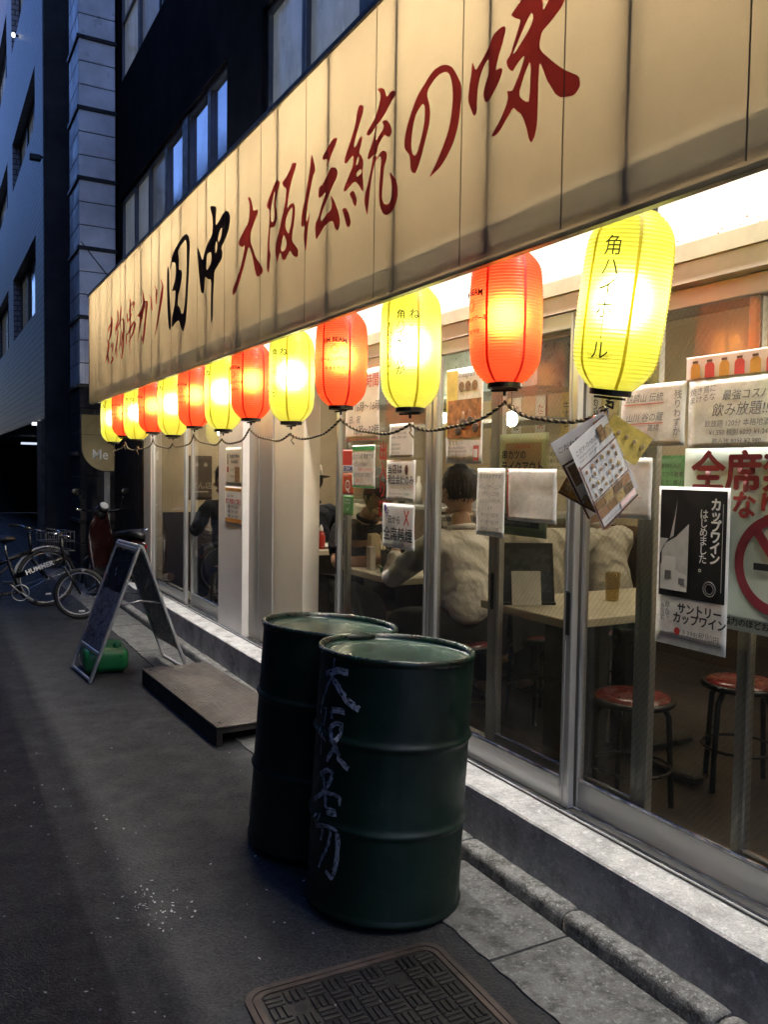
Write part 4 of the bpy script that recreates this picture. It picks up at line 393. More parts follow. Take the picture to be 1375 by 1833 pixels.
CHALK=[(0.0118,[(0.0219,0.7858),(0.1051,0.7969),(0.1813,0.8058),(0.2537,0.8121),(0.3197,0.8158),(0.3808,0.8151),(0.4384,0.8142)]),(0.0059,[(0.15,0.8726),(0.1739,0.8637),(0.1969,0.8548),(0.1923,0.8439),(0.1864,0.833),(0.1804,0.822),(0.1743,0.8111),(0.1682,0.8001),(0.1573,0.789),(0.1335,0.7777),(0.1088,0.7663),(0.0829,0.7548),(0.0557,0.7431),(0.0321,0.7314),(0.0117,0.7196),(-0.0095,0.7077),(-0.032,0.6956),(-0.0473,0.6838),(-0.0541,0.6724),(-0.061,0.661),(-0.068,0.6496)]),(0.0126,[(0.1939,0.7846),(0.2265,0.777),(0.2578,0.7692),(0.2878,0.7614),(0.3167,0.7536),(0.3456,0.7458),(0.3776,0.7388),(0.4086,0.7318),(0.4386,0.7247),(0.474,0.7194),(0.5129,0.7155),(0.5508,0.7115),(0.5876,0.7074),(0.6237,0.7031)]),(0.0038,[(-0.0507,0.6177),(-0.0388,0.6065),(-0.0272,0.5954),(-0.0159,0.5842),(-0.0049,0.573),(-0.0011,0.5613),(-0.0005,0.5492),(0.0001,0.5372),(0.0007,0.5252),(0.0013,0.5132)]),(0.0046,[(0.0045,0.6739),(0.0827,0.6782),(0.074,0.6657),(0.0652,0.6531),(0.0561,0.6404),(0.0439,0.6276),(0.0312,0.6147)]),(0.0046,[(0.041,0.5919),(0.0658,0.5829),(0.0894,0.5739),(0.112,0.5647)]),(0.0076,[(0.1856,0.6867),(0.1943,0.6741),(0.2029,0.6616),(0.2114,0.649)]),(0.0109,[(0.2018,0.6785),(0.2811,0.6815),(0.3532,0.6838),(0.4201,0.6855)]),(0.0084,[(0.1934,0.6222),(0.2444,0.6312),(0.2922,0.6398),(0.342,0.641),(0.3901,0.6402),(0.3847,0.6293),(0.3794,0.6183),(0.3687,0.6072),(0.3505,0.5962),(0.3319,0.585),(0.3129,0.5738),(0.2935,0.5625),(0.2681,0.5512),(0.2402,0.5399),(0.2111,0.5283),(0.1808,0.5166),(0.149,0.5047)]),(0.0101,[(0.1663,0.6203),(0.1914,0.6111),(0.2156,0.6018),(0.2391,0.5925),(0.2618,0.5832),(0.2838,0.5739),(0.3034,0.5642),(0.3224,0.5545),(0.341,0.5448),(0.3592,0.5351),(0.3771,0.5253),(0.415,0.5198),(0.4525,0.5143),(0.4888,0.5086),(0.5241,0.5028)]),(0.0084,[(0.0231,0.449),(0.0859,0.4611),(0.1421,0.4724),(0.1966,0.4785),(0.2508,0.4777),(0.2856,0.474),(0.2697,0.4624),(0.2535,0.4507),(0.2354,0.439),(0.2017,0.4273),(0.1663,0.4153),(0.1289,0.403),(0.0889,0.3904),(0.0297,0.3778),(-0.0408,0.3641),(-0.1271,0.3485)]),(0.0076,[(0.0921,0.4506),(0.1073,0.44),(0.1221,0.4295),(0.1365,0.4189),(0.1506,0.4083),(0.1599,0.3972),(0.1669,0.3859),(0.1738,0.3745),(0.1807,0.3632),(0.1875,0.3519)]),(0.0067,[(0.1706,0.4016),(0.2345,0.4033),(0.2933,0.4044),(0.3482,0.405),(0.4,0.4051),(0.428,0.4003),(0.4224,0.3884),(0.4168,0.3765)]),(0.0084,[(0.189,0.3474),(0.2541,0.3498),(0.3141,0.3515),(0.3701,0.3527),(0.3744,0.3429),(0.3273,0.3402),(0.269,0.3391),(0.206,0.3373)]),(0.0038,[(-0.0114,0.3131),(-0.0121,0.3003),(-0.0127,0.2876),(-0.0133,0.2749)]),(0.0038,[(0.0833,0.3229),(0.0775,0.3098),(0.0715,0.2966),(0.0655,0.2834)]),(0.0067,[(-0.0311,0.2682),(0.0536,0.2774),(0.1258,0.285),(0.19,0.2915),(0.2486,0.2972),(0.3013,0.3003),(0.3484,0.2998),(0.3933,0.299),(0.4194,0.2938),(0.4262,0.2839),(0.433,0.2741),(0.4397,0.2642),(0.4464,0.2543),(0.4475,0.244),(0.4456,0.2334),(0.4436,0.2228),(0.4417,0.2122),(0.4397,0.2016),(0.4378,0.191),(0.4353,0.1803),(0.4225,0.1693),(0.4096,0.1581),(0.3965,0.147),(0.3833,0.1358),(0.3615,0.1312),(0.3272,0.1358),(0.2914,0.1403),(0.2541,0.1445)]),(0.0059,[(0.1558,0.2787),(0.1464,0.2637),(0.1369,0.2487),(0.1272,0.2336)]),(0.0067,[(0.3072,0.2935),(0.301,0.2816),(0.2947,0.2696),(0.2884,0.2577),(0.2821,0.2457),(0.274,0.2336),(0.2516,0.2209),(0.2285,0.2081),(0.2046,0.1951),(0.1798,0.1819),(0.1541,0.1685),(0.1273,0.155),(0.0991,0.1411)]),(0.005,[(0.3991,0.2833),(0.4039,0.2723),(0.4088,0.2614),(0.4136,0.2504),(0.4184,0.2395),(0.4232,0.2286),(0.42,0.217),(0.4139,0.2053),(0.4078,0.1935),(0.4017,0.1818),(0.3955,0.17),(0.3893,0.1582)])]

# ================================================================ setting: road, gutter, kerb, step
asphalt()
o = MB().poly([(-60, -60, 0), (1.52, -60, 0), (1.52, 160, 0), (-60, 160, 0)]).build('road', MATS['asphalt']); struct(o)
o = MB().poly([(1.5, -60, -.02), (60, -60, -.02), (60, 160, -.02), (1.5, 160, -.02)]).build('ground', CONC_R); struct(o)
# white flecks of worn paint and grit on the road
mb = MB(); rnd = random.Random(3)
for cx_, cy_, sp, n in ((.66, 2.86, .06, 46), (.69, 2.72, .03, 16), (.50, 3.9, .12, 16), (.62, 3.35, .12, 10), (.35, 2.35, .25, 26), (.62, 3.55, .05, 5), (1.0, 2.6, .6, 40), (.4, 4.2, .8, 30), (.9, 2.25, .3, 20)):
    for _ in range(n):
        x, y = rnd.gauss(cx_, sp), rnd.gauss(cy_, sp*1.3); a = rnd.random()*PI; l = rnd.uniform(.002, .008)
        if x < .2 or x > 1.45: continue
        u, v_ = Vector((math.cos(a), math.sin(a), 0))*l, Vector((-math.sin(a), math.cos(a), 0))*l*rnd.uniform(.3, .8)
        p = Vector((x, y, .0025)); t = Vector((0, 0, rnd.uniform(.001, .003)))
        mb.poly([p-u, p+v_+t, p+u+t, p-v_])
tag(mb.build('road_grit', M('fleck', (.34, .335, .33), .8)), 'pale grit and flecks of worn paint scattered on the asphalt', 'grit', kind='stuff')
# gutter slabs (each its own piece)
g = struct(MB().span((1.50, -3, -.03), (1.85, 30, -.004)).build('gutter', CONC_R))
rnd = random.Random(5)
y = .95; k = 0
slab_me = []
for v in range(4):
    bm = bmesh.new(); nx, ny = 6, 12; rr = random.Random(v)
    gr = [[bm.verts.new((-.158+.316*i/nx - (.012*rr.random() if i == 0 else 0), -.293+.586*j/ny, .006+.010*(1-i/nx)*0 - .004*(i/nx) + .0018*rr.random())) for j in range(ny+1)] for i in range(nx+1)]
    for i in range(nx):
        for j in range(ny): bm.faces.new((gr[i][j], gr[i+1][j], gr[i+1][j+1], gr[i][j+1]))
    r = bmesh.ops.extrude_face_region(bm, geom=bm.faces[:]); 
    for q in r['geom']:
        if isinstance(q, bmesh.types.BMVert): q.co.z -= .03
    bmesh.ops.recalc_face_normals(bm, faces=bm.faces)
    me = bpy.data.meshes.new('gutter_slab'); bm.to_mesh(me); bm.free(); me.materials.append(CONC); slab_me.append(me)
y = -1.0
while y < 14:
    link('gutter_slab', slab_me[k % 4], None, g, (1.665+rnd.uniform(-.003, .003), y+.3, rnd.uniform(-.001, .002)), (0, 0, rnd.uniform(-.004, .004))); y += .6; k += 1
# kerb stones
g = struct(MB().span((1.83, -3, -.03), (1.892, 30, .025)).build('kerb', CONC_R))
st = []
for v in range(4):
    bm = bmesh.new(); rgs = []
    pf_ = [(x_*.68, z_) for x_, z_ in ((-.053, -.06), (-.052, .035), (-.051, .044), (-.046, .054), (-.038, .0595), (-.028, .0615), (0, .063), (.030, .0615), (.052, .060), (.053, .052), (.053, -.06))]
    for j in range(41):
        yy = -.2965+.593*j/40; e = .006*max(0, 1-min(j, 40-j)/1.5)
        rgs.append([bm.verts.new(Vector((x*(1-e*6) if z > 0 else x, yy, z-e if z > 0 else z))+noise.noise_vector(Vector((x*26+v*9, yy*14, z*26)))*.0028+Vector((0, 0, -.010*max(0, noise.noise((yy*11+v*5, x*20, 1))-.35) if 0 < k < 6 else 0))) for k, (x, z) in enumerate(pf_)])
    for a, b in zip(rgs, rgs[1:]):
        for k in range(len(pf_)-1): f = bm.faces.new((a[k], a[k+1], b[k+1], b[k])); f.smooth = True
    bm.faces.new(rgs[0]); bm.faces.new(rgs[-1][::-1]); bmesh.ops.recalc_face_normals(bm, faces=bm.faces)
    me = bpy.data.meshes.new('kerb_stone'); bm.to_mesh(me); bm.free()
    me.materials.append(CONC_K); st.append(me)
y = -1.0 + .03; k = 0
while y < 13.5:
    link('kerb_stone', st[(k*3+k//4) % 4], None, g, (1.850, y+.3, .004+rnd.uniform(-.003, .003)), (0, 0, rnd.uniform(-.006, .006))); y += .6; k += 1
# concrete step below the shop front
bm = bmesh.new(); ny = 120; prof = [(1.889, .0), (1.887, .250), (1.894, .257), (2.32, .262), (2.32, .0)]
rings = []
for j in range(ny+1):
    yy = -1.0+10.4*j/ny
    rings.append([bm.verts.new((x + (.004*noise.noise((yy*4, z*8, 1)) if k < 3 else 0) - (max(0, noise.noise((yy*9, 3, 0))-.45)*-.03 if k in (1, 2) else 0), yy, z + (.003*noise.noise((yy*5, x*9, 4)) if k in (1, 2) else 0))) for k, (x, z) in enumerate(prof)])
for a, b in zip(rings, rings[1:]):
    for k in range(4): bm.faces.new((a[k], a[k+1], b[k+1], b[k]))
me = bpy.data.meshes.new('step'); bm.to_mesh(me); bm.free()
o = link('concrete_step', me, CONC_D); tag(o, 'long pale concrete step running below the glazed shop front', 'step')
# aluminium door track lying on the step
t = empty('door_track', (2.07, 4, .262), label='grooved aluminium sliding door track along the step', cat='track')
for dx in (-.034, .020, .074):
    MB().box((dx, 0, .006), (.017, 10.0, .015), bevel=.002).build('rail', CHROME, t)
MB().box((.03, 0, .0015), (.15, 10.0, .004)).build('base_plate', M('track_groove', (.07, .07, .07), .6, .3), t)

# ================================================================ shop building
FX = 2.2                      # face of the upper facade
DARKW = M('dark_render', (.011, .009, .009), .95, 0, .25, 1.5, bump=.3, bscale=30, spec=.05)
FASC = M('white_fascia', (.78, .76, .70), .6, 0, .05, 2.0)
RUST = M('rust_spots', (.28, .13, .05), .8, 0, .3, 40)
CREAM = M('cream_wall', (.62, .56, .44), .6, 0, .10, 1.5, bump=.1, bscale=20)
bl = empty('shop_building', (FX, 5, 0), label='dark rendered restaurant building with strip windows above the lit awning', cat='building')
def bpart(name, mat, *spans, bevel=0):
    mb = MB()
    for a, b in spans: mb.span(tuple(x-y for x, y in zip(a, (FX, 5, 0))), tuple(x-y for x, y in zip(b, (FX, 5, 0))), bevel)
    return mb.build(name, mat, bl)
bpart('spandrel_wall', DARKW, ((FX, -4, 4.83), (FX+.3, 11.05, 6.23)))
bpart('sill_wall', DARKW, ((FX, -4, 3.12), (FX+.3, 11.05, 3.52)))
bpart('pier', DARKW, ((FX, 5.90, 3.52), (FX+.3, 6.71, 4.83)))
bpart('pier', DARKW, ((FX, 10.93, 3.52), (FX+.3, 11.05, 4.83)))
bpart('pier', DARKW, ((FX, -4, 3.52), (FX+.3, 1.5, 4.83)))
bpart('upper_wall', DARKW, ((FX, -4, 7.9), (FX+.3, 11.05, 11.0)))
bpart('upper_pier', DARKW, ((FX, -4, 6.23), (FX+.3, 6.8, 7.9)))
bpart('corner_pier', DARKW, ((FX, 10.98, 6.23), (FX+.3, 11.05, 7.9)))
bpart('side_wall', DARKW, ((FX+.002, 11.02, 0), (8.5, 11.30, 10.9)))
bpart('ground_floor_wall', M('brown_wall', (.050, .038, .028), .8, 0, .3, 2.0, bump=.3), ((2.16, 8.96, 0), (2.4, 11.04, 3.12)))
fa = bpart('fascia', FASC, ((2.10, -1.0, 2.205), (2.22, 8.95, 3.119)))
mb = MB(); rnd = random.Random(11)
for _ in range(170):
    yy = 1.0+7.6*rnd.random()**1.6; zz = 2.209+abs(rnd.gauss(0, .018)); r = rnd.uniform(.0008, .0042)
    n = 7; a0 = rnd.random()*6
    mb.poly([(-.1013-.0002*rnd.random(), yy-5+r*math.cos(a0+2*PI*q/n)*rnd.uniform(.6, 1.5), zz+r*math.sin(a0+2*PI*q/n)*rnd.uniform(.5, 1.1)) for q in range(n)])
tag(mb.build('rust_stain', RUST, fa), kind='stuff')
bpart('head_ledge', M('cream_trim', (.66, .58, .42), .5, 0, .1), ((2.04, -1.0, 2.150), (2.12, 8.95, 2.203)))
bpart('door_head', M('head_frame', (.60, .52, .46), .45, .2, .08), ((2.05, -1.0, 2.085), (2.18, 8.93, 2.148)))
# strip windows of the upper floor, each with its frame and pane
WFRAME = M('window_frame', (.10, .10, .11), .4, .6, .1)
SKYGLASS = None
def refl_glass(name, col, rough, spec, metal=0.0):
    return M(name, col, rough, metal, .12, 1.3, spec=spec)
def glow_pane(name, col, glow):
    """curtained office pane with a weak glow added to lighten its tone"""
    m = M(name, col, .2, 0, .3, 2.2, spec=.7, stretch=(1, 1, .4)); b = next(n for n in m.node_tree.nodes if n.type == 'BSDF_PRINCIPLED')
    t = m.node_tree; t.links.new(ramp(t, noise_n(t, coords(t, (1, 1, .25)), 1.6), [(.3, (.45, .48, .46)), (.7, (.95, 1.0, .96))]), b.inputs['Emission Color']); b.inputs['Emission Strength'].default_value = glow  # emission added to brighten the grey panes
    return m
GL_SKY = refl_glass('mirror_glass', (.62, .64, .72), .04, .9, .95)
GL_FROST = glow_pane('frosted_glass', (.60, .62, .58), .020)
GL_BLIND = glow_pane('blind_glass', (.40, .40, .37), .009)
def window(y0, y1, z0, z1, mat, X=FX+.06, cross=None, parent=bl, base=(FX, 5, 0), fm=WFRAME, fw=.035):
    mb = MB(); yc = (y0+y1)/2-base[1]; hw = (y1-y0)/2; x = X-base[0]
    for s in (-1, 1): mb.box((x, yc+s*(hw-fw/2), (z0+z1)/2), (.06, fw, z1-z0-.004))
    for zz in (z0+fw/2+.002, z1-fw/2-.002): mb.box((x, yc, zz), (.056, 2*(hw-fw)-.002, fw))
    if cross: mb.box((x, yc, cross), (.05, 2*(hw-fw)-.002, .03))
    f = mb.build('window', fm, parent)
    MB().span((x+.004, yc-hw+fw*.7, z0+fw*.7), (x+.012, yc+hw-fw*.7, z1-fw*.7)).build('pane', mat, f)
    return f
ws = [(10.20, 10.92, GL_FROST), (9.50, 10.19, GL_FROST), (8.78, 9.49, GL_BLIND), (8.12, 8.77, GL_SKY), (7.30, 7.93, GL_SKY), (6.72, 7.29, GL_SKY)]
for a, b, m in ws: window(a, b, 3.53, 4.82, m)
bpart('mullion', WFRAME, ((FX+.02, 7.935, 3.53), (FX+.12, 8.115, 4.82)))
for a, b, m in ((5.21, 5.88, GL_FROST), (4.37, 5.20, GL_FROST), (3.4, 4.1, GL_BLIND), (2.5, 3.39, GL_FROST), (1.52, 2.49, GL_FROST)): window(a, b, 3.53, 4.82, m)
bpart('mullion', WFRAME, ((FX+.02, 4.105, 3.53), (FX+.12, 4.365, 4.82)))
for a, b, m in ((10.02, 10.95, GL_FROST), (9.05, 10.0, GL_BLIND), (8.0, 8.95, GL_BLIND), (6.85, 7.95, GL_BLIND)): window(a, b, 6.25, 7.88, m, cross=7.0)
MB().span((.2, -9, 3.0), (.5, 6.05, 10.9)).build('room_backing', M('dark_room', (.02, .02, .022), .9), bl)
# poster pillar, metal shutter leaf and cream wall beside the entrance
p = empty('poster_pillar', (2.10, 6.09, .26), label='white painted pillar with two notices beside the entrance', cat='pillar')
MB().span((-.062, -.285, 0), (.10, .285, 1.83), .004).build('shaft', M('pillar_white', (.78, .745, .73), .55, 0, .08, 1.2, bump=.08), p)
MB().span((-.070, -.298, 0), (.02, -.2855, 1.82), .003).build('edge_trim', M('trim_white', (.74, .71, .66), .45, 0, .06), p)
p = empty('shutter_leaf', (2.10, 5.56, .275), label='plain grey metal sliding leaf between poster pillar and cream wall', cat='door leaf')
MB().span((-.02, -.235, 0), (.01, .23, 1.805), .004).build('panel', M('grey_leaf', (.42, .40, .37), .45, .3, .10, 1.3, stretch=(1, 1, .3)), p)
MB().span((-.024, .02, .02), (-.0205, .05, 1.79)).build('seam', ALU_D, p)
p = tag(MB().span((2.088, 4.815, .262), (2.20, 5.32, 2.083), .004).build('wall_panel', M('cream_panel', (.66, .60, .48), .6, 0, .07, 1.2)), 'cream painted wall panel at the entrance beside the metal leaf', 'wall panel')
p = tag(MB().span((2.045, 8.64, .262), (2.16, 8.955, 2.083), .006).build('door_jamb', M('jamb', (.58, .52, .46), .5, 0, .1, 1.2)), 'wide pale jamb closing the far end of the glazing', 'jamb')

# ---------------------------------------------------------------- sliding glass doors
G_WIRE = glass('wired_glass', (.95, .95, .92), .26, .05, 1.1); G_CLEAR = glass('clear_glass', (.96, .96, .94), 0, .05, 1.1)
def door(y0, y1, X, label, gl=G_WIRE, rail=.10, handle=None, z0=.268, z1=2.083, st=.045, low=None):
    """sliding leaf with two stiles, head rail, deep bottom rail, pane and finger pull"""
    r = empty('sliding_door', (X, (y0+y1)/2, z0), label=label, cat='sliding door', group='sliding glass doors of the shop front')
    hw = (y1-y0)/2; H = z1-z0
    for s in (-1, 1):
        q = MB().box((0, s*(hw-st/2), H/2), (.030, st, H), bevel=.003).build('stile', ALU, r)
        MB().box((-.0165, s*(hw-st*.78), H/2), (.004, st*.28, H-.01)).build('bead', ALU_D, q)
    MB().box((0, 0, rail/2), (.028, 2*(hw-st), rail), bevel=.003).build('bottom_rail', ALU, r)
    MB().box((-.011, 0, rail+.006), (.012, 2*(hw-st), .012), bevel=.002).build('glazing_bead', CHROME, r)
    MB().box((0, 0, H-.03), (.028, 2*(hw-st), .06), bevel=.003).build('top_rail', ALU, r)
    MB().span((-.0025, -hw+st*.9, rail*.95), (.0025, hw-st*.9, H-.055)).build('pane', gl, r)
    if handle is not None:
        hs = MB().box((-.0165, handle*(hw-st*.45), .72), (.005, .020, .16), bevel=.0015).build('finger_pull', BLACK, r)
        MB().box((-.0195, handle*(hw-st*.45), .80), (.003, .018, .006)).build('pull_rim', CHROME, hs)
    return r
door(1.30, 2.330, 2.115, 'wired glass sliding door behind the black wine poster', handle=None)
door(.35, 1.66, 2.160, 'wired glass sliding door at the frame edge past the no-smoking poster')
door(2.292, 3.262, 2.072, 'wired glass sliding door behind the handwritten price list and blank sleeve', handle=-1)
door(2.0, 2.93, 2.160, 'rear sliding leaf of the wired doors, seen behind the hanging menus', G_CLEAR, handle=1, st=.075)
door(3.275, 4.285, 2.072, 'glass sliding door with cash-only and no-smoking notices', handle=1)
door(3.30, 4.26, 2.115, 'inner sliding leaf behind the cash-only notice door', G_CLEAR, st=.04, handle=-1)
door(7.40, 8.63, 2.072, 'clear glass sliding door at the far end by the motor scooter', G_CLEAR)
door(6.40, 7.38, 2.115, 'clear glass sliding door next to the poster pillar', G_CLEAR)
# ================================================================ awning sign
aw = empty('awning_sign', (1.45, 4.5, 2.12), label='long cream backlit fabric awning sign with red and black brush characters', cat='awning')
AO = Vector((1.45, 4.5, 2.12)); YA, YB = -.2, 8.70; ZT = 3.17
FAB = cloth_light('awning_fabric', (.50, .45, .35), (.155, .112, .060), .62, .5)
FAB_D = cloth_light('awning_hem', (.40, .40, .40), (.80, .88, 1.0), .8, .55)
bm = bmesh.new(); ny, nz = 110, 10; gr = []
for j in range(ny+1):
    yy = YA+(YB-YA)*j/ny; row = []
    for k in range(nz+1):
        zz = .0+(ZT-2.12)*k/nz
        row.append(bm.verts.new((.0018*noise.noise((yy*.7, zz*.8, 2)) + .0008*math.sin(yy*5.2)*math.sin(PI*k/nz), yy-AO.y, zz)))
    gr.append(row)
for j in range(ny):
    for k in range(nz):
        f = bm.faces.new((gr[j][k], gr[j+1][k], gr[j+1][k+1], gr[j][k+1])); f.smooth = True
me = bpy.data.meshes.new('fabric_face'); bm.to_mesh(me); bm.free(); link('fabric_face', me, FAB, aw)
def apart(name, mat, a, b, bevel=0): return MB().span(Vector(a)-AO, Vector(b)-AO, bevel).build(name, mat, aw)
apart('hem_rail', M('hem_tube', (.16, .15, .14), .5, .3), (1.462, YA, 2.112), (1.485, YB, 2.126))
MB().poly([(.009, YA-4.5, .028), (.009, YB-4.5, .028), (.009, YB-4.5, .115), (.009, YA-4.5, .115)]).build('inner_hem', FAB_D, aw)
apart('top_sheet', FAB_D, (1.456, YA, ZT), (2.198, YB, ZT+.01))
apart('end_panel', FAB, (1.456, YB-.006, 2.13), (2.09, YB, ZT-.002))
apart('top_edge', M('awning_edge', (.06, .055, .05), .5), (1.438, YA, ZT-.006), (1.455, YB+.008, ZT+.016))
FRAME_M = M('awning_frame', (.20, .19, .18), .5, .5)
rnd = random.Random(2)
for k in range(15):                                      # frame tubes close behind the cloth show through as soft dark lines
    yy = .92+k*.553
    MB().span((.0042, yy-AO.y-.0075, .012), (.034, yy-AO.y+.0075, ZT-2.13), .001).build('frame_tube', FRAME_M, aw)
    MB().tube([(.024, yy-AO.y, ZT-2.14), (.63, yy-AO.y, ZT-2.14)], .009, 6).build('frame_arm', FRAME_M, aw)
SEAM = cloth_light('fabric_seam', (.16, .13, .08), (.10, .075, .04), .5)
for k in range(15):                                      # sewn seams between cloth widths
    yy = 1.09+k*.553+rnd.uniform(-.05, .05)
    apart('seam', SEAM, (1.4415, yy-.0019, 2.125), (1.4425, yy+.0019, ZT-.01))
TUBE_M = emit('fluorescent_light', (1.0, .955, .88), TUBE)
for k in range(8):
    yy = -.22+k*1.22
    f = MB().span((.405, yy-AO.y-.55, .990), (.455, yy-AO.y+.55, 1.030)).build('light_fitting', M('white_enamel', (.7, .7, .68), .4), aw)
    MB().tube([(.43, yy-AO.y-.53, .962), (.43, yy-AO.y+.53, .962)], .024, 8).build('fluorescent_tube', TUBE_M, f)
# brush characters, cut film on the cloth
VR = cloth_light('red_film', (.36, .042, .042), (.44, .055, .055), .55, .4, gloss=.03)
VK = cloth_light('black_film', (.022, .02, .02), (.02, .012, .008), .4, .4, gloss=.03)
def smooth_loop(l):
    out = []
    n = len(l)
    for k in range(n):
        a, b = Vector(l[k]), Vector(l[(k+1) % n]); out += [a*.82+b*.18, a*.18+b*.82]
    return out
for col, shapes in SIGN_CHARS:
    bm = bmesh.new()
    for q, loops in enumerate(shapes):
        ls = [smooth_loop(l) for l in loops]
        flat = [p for l in ls for p in l]
        vs = [bm.verts.new((-.0056-.0004*q, p[0]-AO.y, p[1]-AO.z)) for p in flat]
        for tri in geometry.tessellate_polygon([[Vector((p[0], p[1], 0)) for p in l] for l in ls]):
            try: bm.faces.new([vs[i] for i in tri])
            except ValueError: pass
    bmesh.ops.recalc_face_normals(bm, faces=bm.faces)
    me = bpy.data.meshes.new('character'); bm.to_mesh(me); bm.free(); link('character', me, VR if col == 'red' else VK, aw)

# ================================================================ lanterns
def lantern_profile(H, Rm, ribs=44):
    p = []
    for k in range(ribs*3+1):
        u = k/(ribs*3); z = (u-.5)*H
        s = abs(u-.5)*2
        r = Rm*(1-.10*s**2)*(1-max(0, (s-.55)/.45)**2.6*.50)
        ph = (k % 3)/3
        p.append((r + .0022*math.sin(ph*PI*2*.75) - (.0012 if k % 3 == 0 else 0), z))
    return p
def prof_r(H, Rm, z):
    s = abs(z/H)*2; return Rm*(1-.10*s**2)*(1-max(0, (s-.55)/.45)**2.6*.50)
SHELL_Y = cloth_light('yellow_lantern_skin', (.70, .68, .09), (.68, .68, .065), .75, .35, (.32, (1.0, .98, .60), .95), gloss=.03)
SHELL_R = cloth_light('red_lantern_skin', (.75, .13, .07), (.70, .080, .036), .75, .35, (.20, (1.0, .40, .07), .85), gloss=.03)
RIB_Y = cloth_light('yellow_stripe', (.60, .48, .02), (.62, .50, .03), .7); RIB_R = cloth_light('red_stripe', (.50, .02, .015), (.60, .03, .02), .7)
BULB_YM = emit('yellow_bulb', (1.0, .93, .70), BULB_Y); BULB_RM = emit('red_bulb', (1.0, .80, .50), BULB_R)
FILM_K = cloth_light('lantern_ink', (.03, .04, .01), (.03, .045, .01), .4)
FILM_R = cloth_light('lantern_red_ink', (.30, .004, .03), (.34, .006, .03), .5)
FILM_D = cloth_light('lantern_dark_ink', (.05, .008, .005), (.06, .006, .004), .4)
_lm = {}
def lantern_meshes(kind, H, Rm):
    if kind in _lm: return _lm[kind]
    red = kind == 'red'; ms = {}
    def fin(mb, n, m):
        bmesh.ops.recalc_face_normals(mb.bm, faces=mb.bm.faces)
        me = bpy.data.meshes.new(n); mb.bm.to_mesh(me); mb.bm.free(); me.materials.append(m); ms[n] = me
    fin(MB().lathe(lantern_profile(H, Rm), 40), 'paper_shell', SHELL_R if red else SHELL_Y)
    for nm, s in (('top_ring', 1), ('bottom_ring', -1)):
        r0 = prof_r(H, Rm, H/2)+.001
        fin(MB().lathe([(r0*.80, s*(H/2-.006)), (r0+.003, s*(H/2-.006)), (r0+.003, s*(H/2+.013)), (r0*.80, s*(H/2+.013)), (r0*.80, s*(H/2-.006))], 28, smooth=False), nm, BLACK)
    fin(MB().box((0, 0, -H/2-.02), (.014, .085, .006)).tube([(0, 0, -H/2-.022), (0, 0, -H/2-.036)], .005, 6), 'bottom_bar', BLACKM)
    fin(MB().tube([(0, -.05, H/2+.016), (0, -.03, H/2+.075), (0, 0, H/2+.095), (0, .03, H/2+.075), (0, .05, H/2+.016)], .0025, 6), 'wire_handle', BLACKM)
    fin(MB().ball((0, 0, .0), (.042, .042, .054), 10, 8), 'bulb', BULB_RM if red else BULB_YM)
    fin(MB().tube([(0, 0, .035), (0, 0, H/2+.09)], .012, 8), 'bulb_holder', BLACK)
    st = []
    for k in range(6):
        a = 2*PI*(k+.5)/6; mb = MB(); prev = None
        for i in range(31):
            z = (i/30-.5)*H*.985; r = prof_r(H, Rm, z)+.0035; hw = .0042
            cur = [mb.bm.verts.new((r*math.cos(a+s*hw/r), r*math.sin(a+s*hw/r), z)) for s in (-1, 1)]
            if prev: mb.bm.faces.new((prev[0], prev[1], cur[1], cur[0]))
            prev = cur
        me = bpy.data.meshes.new('stripe'); mb.bm.to_mesh(me); mb.bm.free(); me.materials.append(RIB_R if red else RIB_Y); st.append(me)
    ms['stripe'] = st
    _lm[kind] = ms; return ms
def wrap_text(parent, body, size, th, zc, H, Rm, mat, vertical=False, weight=0, sx=1.0, arc=0.0, line=None, lift=.0075):
    me = text_mesh(vert(body) if vertical else body, size, 'CENTER', 1.0, line or (.84 if vertical else 1.0), weight).copy()
    for v in me.vertices:
        z = zc+v.co.y - arc*(v.co.x/.06)**2; r = prof_r(H, Rm, z)+lift
        a = th+v.co.x*sx/r                          # text reads left to right as seen from outside
        v.co = (r*math.cos(a), r*math.sin(a), z)
    return link('lettering', me, mat, parent)
